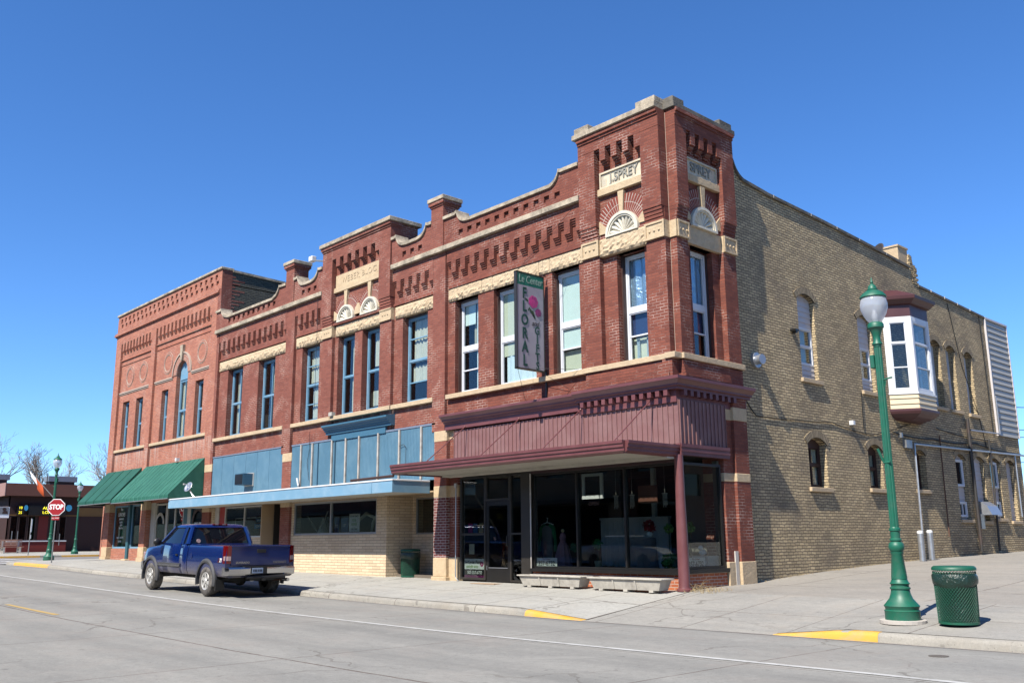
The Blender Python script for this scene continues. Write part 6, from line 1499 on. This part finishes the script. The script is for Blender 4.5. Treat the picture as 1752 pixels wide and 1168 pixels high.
# toy dog on a white shelf in the side window
k = MB(); k.box(-1.6, -.2, 1.2, 1.9, .40, .72); tag(k.build('white_shelf', 'white_paint'), 'low white shelf block inside the side window', 'shelf')
o = thing('toy_dog', (-.45, 1.3, .72), 'small black and white toy dog on the white shelf', 'toy'); k = MB(); k.ball((-.45, 1.35, .80), .09, 12, (.8, 1.3, .8)); k.ball((-.43, 1.25, .90), .06); k.build('body', 'sign_white', o, smooth=True); k = MB(); k.ball((-.42, 1.29, .93), .035); k.build('ear', 'ink_black', o, smooth=True)

# overhead wires at the far right and bare trees
for i, (z0, z1) in enumerate(((6.1, 6.3), (5.2, 5.3), (4.9, 5.1), (4.2, 4.25), (3.9, 4.4))):
    k = MB(); P = []
    a = Vector((-1.0, END, z0)); b = Vector((16, 62, z1+3))
    for q in range(13):
        t_ = q/12; v = a.lerp(b, t_); v.z -= 2.6*t_*(1-t_); P.append(v)
    k.tube(P, .018, 4, cap=False); tag(k.build('overhead_wire', 'black_wire'), ['uppermost black wire leaving the rear corner of the tan wall', 'second black wire from the top at the rear corner', 'third black wire from the top at the rear corner', 'fourth black wire from the top at the rear corner', 'lowest black wire at the rear corner of the tan wall'][i], 'wire', 'wires leaving the rear corner')
paint('bark', (.30, .25, .21), .9, .2, 3)
def bare_tree(loc, h, seed, label, spread=1.0):
    rn = random.Random(seed); o = thing('bare_tree', loc, label, 'tree', 'leafless trees behind the low building' if loc[0] < -20 else None)
    trunk = MB(); crown = MB(); base = Vector(loc)
    def grow(m, p, d, L, r_, lev):
        n = 3; pts = [p]; q = p.copy(); dd = d.copy()
        for i in range(n):
            dd = (dd+Vector((rn.gauss(0, .12), rn.gauss(0, .12), rn.gauss(.03, .08)))).normalized(); q = q+dd*L/n; pts.append(q.copy())
        m.tube(pts, [r_*(1-.35*i/n) for i in range(n+1)], 6 if lev < 2 else 3, cap=False)
        if lev >= 6: return
        nb = 3 if lev < 2 else (3 if lev < 5 else 2)
        for i in range(nb+(1 if lev in (1, 2) else 0)):
            k_ = rn.uniform(.45, 1); a = pts[-1] if i < 2 else pts[rn.choice((1, 2))]
            ax_ = dd.orthogonal().normalized(); ax_.rotate(Matrix.Rotation(rn.uniform(0, 6.28), 3, dd)); nd = (dd+ax_*rn.uniform(.35, .8)*spread+Vector((0, 0, .12))).normalized()
            grow(crown, a, nd, L*rn.uniform(.58, .8), max(r_*rn.uniform(.45, .62), .015), lev+1)
    grow(trunk, base, Vector((0, 0, 1)), h*.30, h*.022, 0)
    trunk.build('trunk', 'bark', o); crown.build('crown', 'bark', o)
    return o
bare_tree((-100, 16.5, .4), 14.5, 1, 'broad leafless tree behind the low far building, right of the flag')
bare_tree((-96, 22, .4), 15, 12, 'leafless tree beside the left edge of the tall orange brick building')
bare_tree((-106, 10, .4), 14.5, 3, 'thin leafless tree left of the distant lamp post')
bare_tree((-112, 1.5, .4), 13.5, 4, 'leafless tree at the far left edge of the picture')
bare_tree((-98, 25.5, .4), 16, 9, 'leafless tree mostly hidden behind the tall orange brick building')
bare_tree((-4.5, 62, .8), 9.5, 6, 'leafless tree beyond the rear corner at the right edge', 1.0)

rd_ = thing('roof_dish', (-.6, 12.2, 10.1), 'dark satellite dish on the roof edge left of the side wall chimney', 'satellite dish')
k = MB(); k.tube([(-.6, 12.2, 9.9), (-.6, 12.2, 10.25), (-.5, 12.1, 10.35)], .03, 6); k.build('mast', 'dark_pipe', rd_)
k = MB(); ax = Vector((-.35, -.85, .4)).normalized(); e1 = ax.orthogonal().normalized(); e2 = ax.cross(e1); c0 = Vector((-.5, 12.05, 10.36)); rings = []
for j in range(5):
    r_ = .28*(.02+.98*j/4); rings.append([tuple(c0+e1*r_*math.cos(2*math.pi*i/18)+e2*r_*math.sin(2*math.pi*i/18)+ax*(r_*r_*.6)) for i in range(18)])
k.loft(rings, False); o = k.build('reflector', 'dark_pipe', rd_, smooth='all'); s_ = o.modifiers.new('solid', 'SOLIDIFY'); s_.thickness = .012
k = MB(); k.tube([tuple(c0-e2*.2), tuple(c0+ax*.3)], .012, 5); k.build('arm', 'dark_pipe', rd_)
# ================================================================== PICKUP TRUCK (local axes: x forward from the rear bumper, y left, z up)
def carpaint():
    t = NT('truck_blue'); p = t.pos(True); sp = t.node('ShaderNodeSeparateXYZ'); t.link(p, sp.inputs[0])
    mr = t.node('ShaderNodeMapRange'); mr.inputs[1].default_value = .85; mr.inputs[2].default_value = .5; mr.inputs[3].default_value = 0.0; mr.inputs[4].default_value = 1.0; t.link(sp.outputs[2], mr.inputs[0])
    d = t.math('MULTIPLY', mr.outputs[0], t.ramp(t.noise(3.5, 6, .7, p), [(.35, (.15, .15, .15)), (.7, (1, 1, 1))]))
    t.link(t.mix(d, (.002, .014, .095, 1), (.16, .135, .115, 1)), t.b.inputs['Base Color'])
    t.b.inputs['Metallic'].default_value = .2; t.link(t.math('ADD', t.math('MULTIPLY', d, .45), .22), t.b.inputs['Roughness'])
    t.b.inputs['Coat Weight'].default_value = .8; t.b.inputs['Coat Roughness'].default_value = .06
carpaint()
def simple(name, col, rough, metal=0, coat=0):
    t = NT(name); t.b.inputs['Base Color'].default_value = c4(col); t.b.inputs['Roughness'].default_value = rough; t.b.inputs['Metallic'].default_value = metal; t.b.inputs['Coat Weight'].default_value = coat
simple('truck_glass', (.006, .008, .012), .03, 0, 0); simple('chrome', (.62, .62, .64), .16, 1); simple('rim_alloy', (.70, .69, .66), .42, .5)
paint('tyre', (.07, .065, .06), .85, .3, 8, obj=True, dirt=(.30, .27, .24), dirt_amt=1.0, dscale=4); paint('flare_grey', (.055, .055, .058), .6, .15, 5, obj=True); simple('black_plastic', (.012, .012, .013), .45)
simple('lens_red', (.13, .003, .004), .12, 0, .6); simple('lens_white', (.42, .30, .30), .15, 0, .6); simple('plate_blue', (.30, .38, .52), .4); simple('under_black', (.012, .011, .010), .9)
TK = thing('pickup_truck', (-10.08, -4.69, -.275), 'dark blue extended cab pickup truck parked at the kerb facing left', 'truck', local=True)
TK.rotation_euler = (0, -.017, math.pi)
sec_ = [(.86, .50), (.93, .52), (.975, .62), (.992, .80), (.985, 1.0), (.965, 1.18), (.94, 1.285), (.90, 1.31)]
def body_rings(xs, topfun, shr=lambda x: 1.0, lowf=lambda x: 0.0):
    rings = []
    for x in xs:
        tp = topfun(x); k = shr(x); s_ = [(y*k, .50+lowf(x)+(z-.50)*(tp-.50-lowf(x))/(1.31-.50)) for y, z in sec_]
        ring = [(x, y, z) for y, z in s_]+[(x, .55*k, tp+.02*(x > 4.2)), (x, 0, tp+.03*(x > 4.2)), (x, -.55*k, tp+.02*(x > 4.2))]+[(x, -y, z) for y, z in s_[::-1]]
        rings.append(ring)
    return rings
def boolean_cut(o, cutters):
    for c in cutters:
        m = o.modifiers.new('b', 'BOOLEAN'); m.operation = 'DIFFERENCE'; m.object = c; m.solver = 'EXACT'
    bpy.context.view_layer.update(); me = bpy.data.meshes.new_from_object(o.evaluated_get(bpy.context.evaluated_depsgraph_get()))
    o.modifiers.clear(); me.name = o.name; o.data = me
def cutter(x, r_, z=.39):
    m = MB(); N = 36; m.loft([[(x+r_*math.cos(2*math.pi*i/N), s_, z+r_*math.sin(2*math.pi*i/N)) for i in range(N)] for s_ in (-1.2, 1.2)], True); return m.build('cut', None, None, recalc=True)
RA, FA = 1.21, 4.88
xs = [2.46, 2.9, 3.5, 4.0, 4.3, 4.42, 4.8, 5.2, 5.45, 5.62, 5.70]
m = MB(); m.loft(body_rings(xs, lambda x: 1.31 if x < 4.3 else interp([(4.3, 1.30), (4.42, 1.27), (5.2, 1.20), (5.45, 1.15), (5.62, 1.05), (5.70, .95)], x), lambda x: interp([(0, 1), (5.2, 1), (5.62, .93), (5.70, .86)], x)), True)
body = m.build('body', 'truck_blue', TK, smooth=38, recalc=True)
m = MB(); m.loft(body_rings([.13, .2, 1.0, 1.8, 2.42], lambda x: 1.31), True); bed = m.build('bed', 'truck_blue', TK, smooth=38, recalc=True)
cs_ = [cutter(RA, .50), cutter(FA, .50)]
mb_ = MB(); mb_.box(.22, 2.36, -.82, .82, .80, 1.6); cb_ = mb_.build('cut', None, None, recalc=True)
boolean_cut(body, [cs_[1]]); boolean_cut(bed, [cs_[0], cb_])
for c in cs_+[cb_]: bpy.data.objects.remove(c)
for o in (body, bed):
    o.data.polygons.foreach_set('use_smooth', [True]*len(o.data.polygons)); o.data.set_sharp_from_angle(angle=R(35))
m = MB(); m.box(.3, 5.4, -.80, .80, .42, .60); m.box(2.3, 2.5, -.85, .85, .6, 1.2); m.tube([(RA, -.8, .39), (RA, .8, .39)], .05, 8); m.ball((RA, 0, .39), .16, 12); m.tube([(FA, -.8, .39), (FA, .8, .39)], .04, 8); m.box(.4, 2.0, .40, .50, .34, .44); m.box(.4, 2.0, -.50, -.40, .34, .44); m.build('chassis', 'under_black', TK)
# doors as slightly raised panels with shut lines
def sidepanel(x0, x1, name, s_):
    m = MB(); rings = []
    for x in (x0, x0+.01, x1-.01, x1):
        e = .006 if x not in (x0, x1) else -.004
        rings.append([(x, s_*(y+e), z) for y, z in sec_[1:7]])
    m.loft(rings, False, True, closed=False); return m.build(name, 'truck_blue', TK, smooth='all')
for s_ in (1, -1):
    for a, b in ((2.50, 2.92), (2.935, 4.06)):
        d = sidepanel(a, b, 'door', s_)
        if a > 2.6:
            m = MB(); m.box(3.03, 3.16, min(s_*.985, s_*1.02), max(s_*.985, s_*1.02), 1.00, 1.04); m.build('handle', 'black_plastic', d)
    m = MB(); m.box(2.86, 4.36, min(s_*.985, s_*1.012), max(s_*.985, s_*1.012), .69, .79); o = m.build('side_moulding', 'flare_grey', TK, bevel=.006); m = MB(); m.box(2.86, 4.35, min(s_*1.0, s_*1.016), max(s_*1.0, s_*1.016), .705, .745); m.build('bright_strip', 'chrome', o)
# cab: tinted glass house, roof, pillars
def rring(x0, x1, hy, z, r_=.12, n=6, xf=None):
    P = []
    for cx, cy, a0 in ((x1-r_, hy-r_, 0), (x0+r_, hy-r_, 90), (x0+r_, -hy+r_, 180), (x1-r_, -hy+r_, 270)):
        for i in range(n+1): a = R(a0+90*i/n); P.append((cx+r_*math.cos(a), cy+r_*math.sin(a), z))
    return P
m = MB(); m.loft([rring(2.50, 4.44, .925, 1.29, .10), rring(2.56, 3.98, .83, 1.60, .10), rring(2.62, 3.70, .755, 1.79, .12)], True); m.build('cab_glass', 'truck_glass', TK, smooth=40)
m = MB(); m.loft([rring(2.585, 3.80, .80, 1.765, .13), rring(2.59, 3.76, .785, 1.80, .14), rring(2.66, 3.66, .72, 1.845, .14), rring(2.80, 3.50, .58, 1.862, .14)], True); m.build('roof', 'truck_blue', TK, smooth=50)
m = MB(); m.loft([rring(2.465, 4.47, .945, 1.285, .11), rring(2.475, 4.45, .938, 1.325, .11)], True); m.build('belt', 'truck_blue', TK, smooth=50)
for s_ in (1, -1):
    for pts, w_ in (([(4.42, .915, 1.30), (4.0, .85, 1.58), (3.74, .775, 1.79)], .035), ([(2.93, .935, 1.30), (2.93, .85, 1.60), (2.92, .79, 1.79)], .055), ([(2.535, .92, 1.30), (2.60, .835, 1.60), (2.65, .765, 1.78)], .075)):
        m = MB(); m.tube([(a, s_*b, c) for a, b, c in pts], w_, 8, cap=False); m.build('pillar', 'truck_blue', TK, smooth=True)
    m = MB(); m.ball((4.17, s_*1.13, 1.36), .13, 12, (.5, .95, .82)); m.tube([(4.2, s_*.92, 1.32), (4.18, s_*1.08, 1.33)], .035, 6); m.build('mirror', 'black_plastic', TK, smooth=50)
m = MB(); m.box(2.60, 2.66, -.22, .22, 1.83, 1.868); o = m.build('brake_light', 'lens_red', TK, bevel=.008)
m = MB(); m.box(2.594, 2.60, -.16, -.06, 1.838, 1.862); m.build('lens', 'lens_white', o)
m = MB(); m.box(2.594, 2.60, .06, .16, 1.838, 1.862); m.build('lens', 'lens_white', o)
m = MB(lambda u, d, v: (2.498-d+.0+(v-1.4)*.2, u, v)); m.prism([(.66+.055*math.cos(a*.5236), 1.40+.055*math.sin(a*.5236)) for a in range(12)], -.02, .012); m.build('window_sticker', 'lens_white', TK)
# tailgate and lights
m = MB(); m.box(.105, .16, -.84, .84, .80, 1.30); m.box(.09, .17, -.84, .84, 1.27, 1.315); tg = m.build('tailgate', 'truck_blue', TK, bevel=.012, bseg=2)
m = MB(); m.box(.09, .106, -.13, .13, 1.12, 1.21); m.build('handle', 'black_plastic', tg, bevel=.01)
TB = Matrix.Rotation(R(-90), 4, 'Z') @ Matrix.Rotation(R(90), 4, 'X')
text('SILVERADO', tg, (.100, .52, .875), .075, 'chrome', TB, .002, 1.0, bold=.001); text('CHEVROLET', tg, (.100, -.54, .875), .07, 'chrome', TB, .002, 1.0)
for s_ in (1, -1):
    m = MB(); m.loft([[(.10, s_*.845, z), (.115, s_*.94, z), (.17, s_*1.0, z), (.26, s_*1.003, z), (.26, s_*.845, z)] for z in (.86, 1.0, 1.28, 1.305)], True); tl_ = m.build('tail_light', 'lens_red', TK, smooth=30, recalc=True)
    m = MB(); m.loft([[(.094, s_*.855, z), (.109, s_*.94, z), (.166, s_*1.006, z), (.2, s_*1.008, z), (.2, s_*.86, z)] for z in (.93, 1.04)], True); m.build('lens', 'lens_white', tl_, recalc=True)
TL_ = Matrix.Rotation(R(180), 4, 'Z') @ Matrix.Rotation(R(90), 4, 'X')
text('Z', bed, (.50, 1.0, .93), .14, 'lens_red', TL_, .003, 1.1, shear=.3, bold=.004); text('71', bed, (.385, 1.0, .93), .14, 'sign_white', TL_, .003, 1.0, shear=.3, bold=.004)
# bumpers
bp_ = [(-.02, .56), (-.055, .60), (-.06, .72), (-.03, .765), (.10, .77), (.12, .56)]
m = MB(); rings = [[(x+dx, y, z) for x, z in bp_] for y, dx in ((-1.0, .16), (-.94, .05), (-.6, 0), (.6, 0), (.94, .05), (1.0, .16))]; m.loft(rings, True); rb = m.build('rear_bumper', 'chrome', TK, smooth=30, recalc=True)
m = MB(); m.box(-.045, .12, -.52, .52, .766, .785); m.build('step_pad', 'black_plastic', rb)
m = MB(); m.box(-.068, -.055, -.10, .36, .60, .755); m.build('plate_recess', 'black_plastic', rb); m = MB(); m.box(-.075, -.069, .02, .33, .61, .745); lp = m.build('licence_plate', 'plate_blue', rb); m = MB()
for q in range(6): m.box(-.078, -.0755, .05+q*.042+(.012 if q > 2 else 0), .075+q*.042+(.012 if q > 2 else 0), .645, .705)
m.build('plate_characters', 'black_plastic', lp)
m = MB(); m.tube([(-.07, -.62, .50), (-.0, .45, .50)], .045, 8); m.box(-.02, .3, -.35, .35, .42, .52); m.box(-.12, .02, -.04, .04, .42, .48); m.build('tow_bar', 'black_plastic', TK)
m = MB(); m.tube([(1.9, -.62, .42), (.6, -.62, .40), (.3, -.66, .42), (.0, -.70, .42)], .04, 12); m.build('exhaust_pipe', 'rust', TK, smooth=True); m = MB(); m.tube([(.14, -.685, .42), (-.10, -.71, .42)], .045, 12); m.build('exhaust_tip', 'chrome', TK, smooth=True)
m = MB(); rings = [[(5.68+x-dx, y, z) for x, z in ((0, .52), (.13, .55), (.15, .62), (.14, .78), (0, .80))] for y, dx in ((-1.0, .25), (-.9, .06), (-.5, 0), (.5, 0), (.9, .06), (1.0, .25))]; m.loft(rings, True); m.build('front_bumper', 'chrome', TK, smooth=30, recalc=True)
m = MB(); m.box(5.66, 5.74, -.62, .62, .82, 1.06); m.build('grille', 'black_plastic', TK); 
for s_ in (1, -1):
    m = MB(); m.box(5.6, 5.72, min(s_*.63, s_*.9), max(s_*.63, s_*.9), .84, 1.05); m.build('headlight', 'lens_white', TK, bevel=.02)
# flares and wheels
for ax_ in (RA, FA):
    for s_ in (1, -1):
        m = MB(); N = 20
        a0, a1 = -12, 192
        rings = []
        for i in range(N+1):
            a = R(a0+(a1-a0)*i/N); c_, q_ = math.cos(a), math.sin(a)
            rings.append([(ax_+r_*c_, s_*y, .39+r_*q_) for r_, y in ((.475, .93), (.475, 1.03), (.525, 1.035), (.575, 1.0), (.575, .95))])
        m.loft(rings, True); m.build('fender_flare', 'flare_grey', TK, smooth=35, recalc=True)
def wheel_mesh(cx, s_):
    c0_, Rt = .385, .385
    def lat(prof, n=36, fl=None):
        return [[(cx+(r_*(fl if fl and i % 2 else 1))*math.cos(2*math.pi*i/n), s_*y, c0_+(r_*(fl if fl and i % 2 else 1))*math.sin(2*math.pi*i/n)) for i in range(n)] for r_, y in prof]
    m = MB(); m.loft(lat([(.22, .98), (.235, 1.0), (.30, 1.005), (.35, .995), (.375, .97)]), False); m.loft(lat([(.375, .97), (.385, .95), (.385, .76), (.375, .74)], 72, .975), False); m.loft(lat([(.375, .74), (.30, .72), (.22, .73)]), False)
    w_ = m.build('wheel', 'tyre', TK, smooth=50)
    m = MB(); m.loft(lat([(.225, .975), (.235, .99), (.225, 1.0), (.20, .99), (.195, .90), (.08, .90), (.02, .90)], 30), False)
    m.loft(lat([(.07, .90), (.068, .99), (.055, 1.005), (.005, 1.008)], 16), True)
    for k in range(6):
        a = 2*math.pi*k/6+.3; ux, uz = math.cos(a), math.sin(a); px_, pz_ = -uz, ux
        r0_, r1_ = .05, .215; hw0, hw1 = .030, .042
        P = [(cx+ux*r0_+px_*hw0, c0_+uz*r0_+pz_*hw0), (cx+ux*r1_+px_*hw1, c0_+uz*r1_+pz_*hw1), (cx+ux*r1_-px_*hw1, c0_+uz*r1_-pz_*hw1), (cx+ux*r0_-px_*hw0, c0_+uz*r0_-pz_*hw0)]
        m.add([(x, s_*.985, z) for x, z in P]+[(x, s_*.91, z) for x, z in P], [(0, 1, 2, 3), (0, 4, 5, 1), (1, 5, 6, 2), (2, 6, 7, 3), (3, 7, 4, 0)], True)
    m.build('rim', 'rim_alloy', w_, smooth=30)
    m = MB(); m.loft(lat([(.20, .895), (.01, .895)], 24), False); m.build('brake_disc', 'under_black', w_)
for ax_ in (RA, FA):
    for s_ in (1, -1): wheel_mesh(ax_, s_)
m = MB(); m.tube([(.75, .80, .1), (.72, .78, .45)], .012, 5); m.box(.62, .66, .74, .98, .16, .44); m.build('mud_flap', 'under_black', TK)
# fuel flap
m = MB(lambda u, d, v: (u, .992-d, v)); m.prism([(2.18+.085*math.cos(a*.3927), 1.02+.085*math.sin(a*.3927)) for a in range(16)], -.006, .01); m.build('fuel_flap', 'truck_blue', TK)
# ================================================================== ACROSS THE STREET (behind the camera; storefronts added only for reflections in the glass)
brick('brick_far_red', (.26, .09, .06), (.2, .07, .05), (.3, .25, .2)); brick('brick_far_buff', (.36, .28, .19), (.3, .23, .15), (.3, .27, .22))
for i, (x0, x1, h, mt, lb) in enumerate(((-125, -62.2, 9.5, 'brick_far_buff', 'long buff brick storefront across the street, beyond the cross street'), (-62, -40, 8.5, 'brick_far_red', 'red brick storefront across the street, farthest left'), (-39.9, -22, 7.2, 'brick_far_buff', 'buff brick storefront across the street, middle'), (-21.9, -6, 9.0, 'brick_far_red', 'tall red brick storefront across the street'), (-5.9, 16, 6.5, 'brick_far_buff', 'low buff brick storefront across the street behind the viewer'))):
    o = thing('opposite_storefront', ((x0+x1)/2, -30, 0), lb, 'building', 'unseen storefronts added across the street for reflections')
    TN = lambda u, d, v: (u, -23.5-d, v)
    n = max(2, int((x1-x0)/3)); hs_ = []
    for k in range(n):
        a = x0+(x1-x0)*(k+.28)/n; b = x0+(x1-x0)*(k+.72)/n
        if h > 7: hs_.append((a, b, 4.8, 6.5))
    m = MB(TN); m.wall(x0, x1, -.4, h, 0, .4, [(x0+1, x1-1, .8, 3.1)]+hs_); m.box(x0, x1, .4, 9, h-.6, h-.5); m.build('wall', mt, o)
    for (a, b, c_, d_) in [(x0+1, x1-1, .8, 3.1)]+hs_:
        m = MB(TN); m.box(a, b, .2, .25, c_, d_); m.build('window', 'truck_glass', o)
    m = MB(TN); m.box(x0, x1, -.25, .4, h+.001, h+.25); m.build('coping', 'stone_cap', o)
    m = MB(TN); m.box(x0+.5, x1-.5, -1.2, -.01, 3.15, 3.4); m.build('canopy', 'dark_pipe', o)
# parked pale sedan by the opposite kerb
simple('car_white', (.60, .60, .58), .25, .1, .6)
SC = thing('parked_sedan', (-17.5, -16.0, zr(-17)+.02), 'white sedan parked at the opposite kerb, seen reflected in the shop glass', 'car', local=True)
m = MB(); prof_ = [(.0, .45, .75), (.1, .35, .95), (.9, .3, 1.02), (1.3, .3, 1.0), (3.3, .3, .98), (4.4, .32, .85), (4.75, .45, .65)]
m.loft([[(x, y, z) for y, z in ((-.80, lo), (-.88, lo+.15), (-.88, hi-.12), (-.8, hi), (.8, hi), (.88, hi-.12), (.88, lo+.15), (.80, lo))] for x, lo, hi in prof_], True)
m.build('body', 'car_white', SC, smooth=50, recalc=True)
m = MB(); m.loft([rring(.75, 3.6, .80, .96), rring(1.25, 2.75, .62, 1.40)], True); m.build('cab_glass', 'truck_glass', SC, smooth=40)
m = MB(); m.loft([rring(1.22, 2.78, .64, 1.39), rring(1.35, 2.65, .58, 1.44)], True); m.build('roof', 'car_white', SC, smooth=50)
for x in (.9, 3.75):
    for s_ in (-1, 1):
        m = MB(); m.loft([[(x+r_*math.cos(2*math.pi*i/24), s_*y, .32+r_*math.sin(2*math.pi*i/24)) for i in range(24)] for r_, y in ((.30, .70), (.32, .72), (.32, .88), (.30, .90), (.20, .905), (.19, .88), (.02, .88))], True); m.build('wheel', 'tyre', SC, smooth=40)

o = thing('east_reflection_block', (36, 20, 0), 'dark brick block added out of view on the right to darken the side glass reflections', 'building')  # unseen block, added so the side panes mirror brick instead of bright sky
TQ = lambda u, d, v: (34+d, u, v)
m = MB(TQ); m.wall(-2, 110, -.4, 13, 0, .4, [(1+5*k, 3.4+5*k, 4.6, 6.4) for k in range(21)]); m.box(-2, 110,   .4, 9, 12.4, 12.5); m.build('wall', 'brick_far_red', o)
for k in range(21): m = MB(TQ); m.box(1+5*k, 3.4+5*k, .2, .25, 4.6, 6.4); m.build('window', 'truck_glass', o)
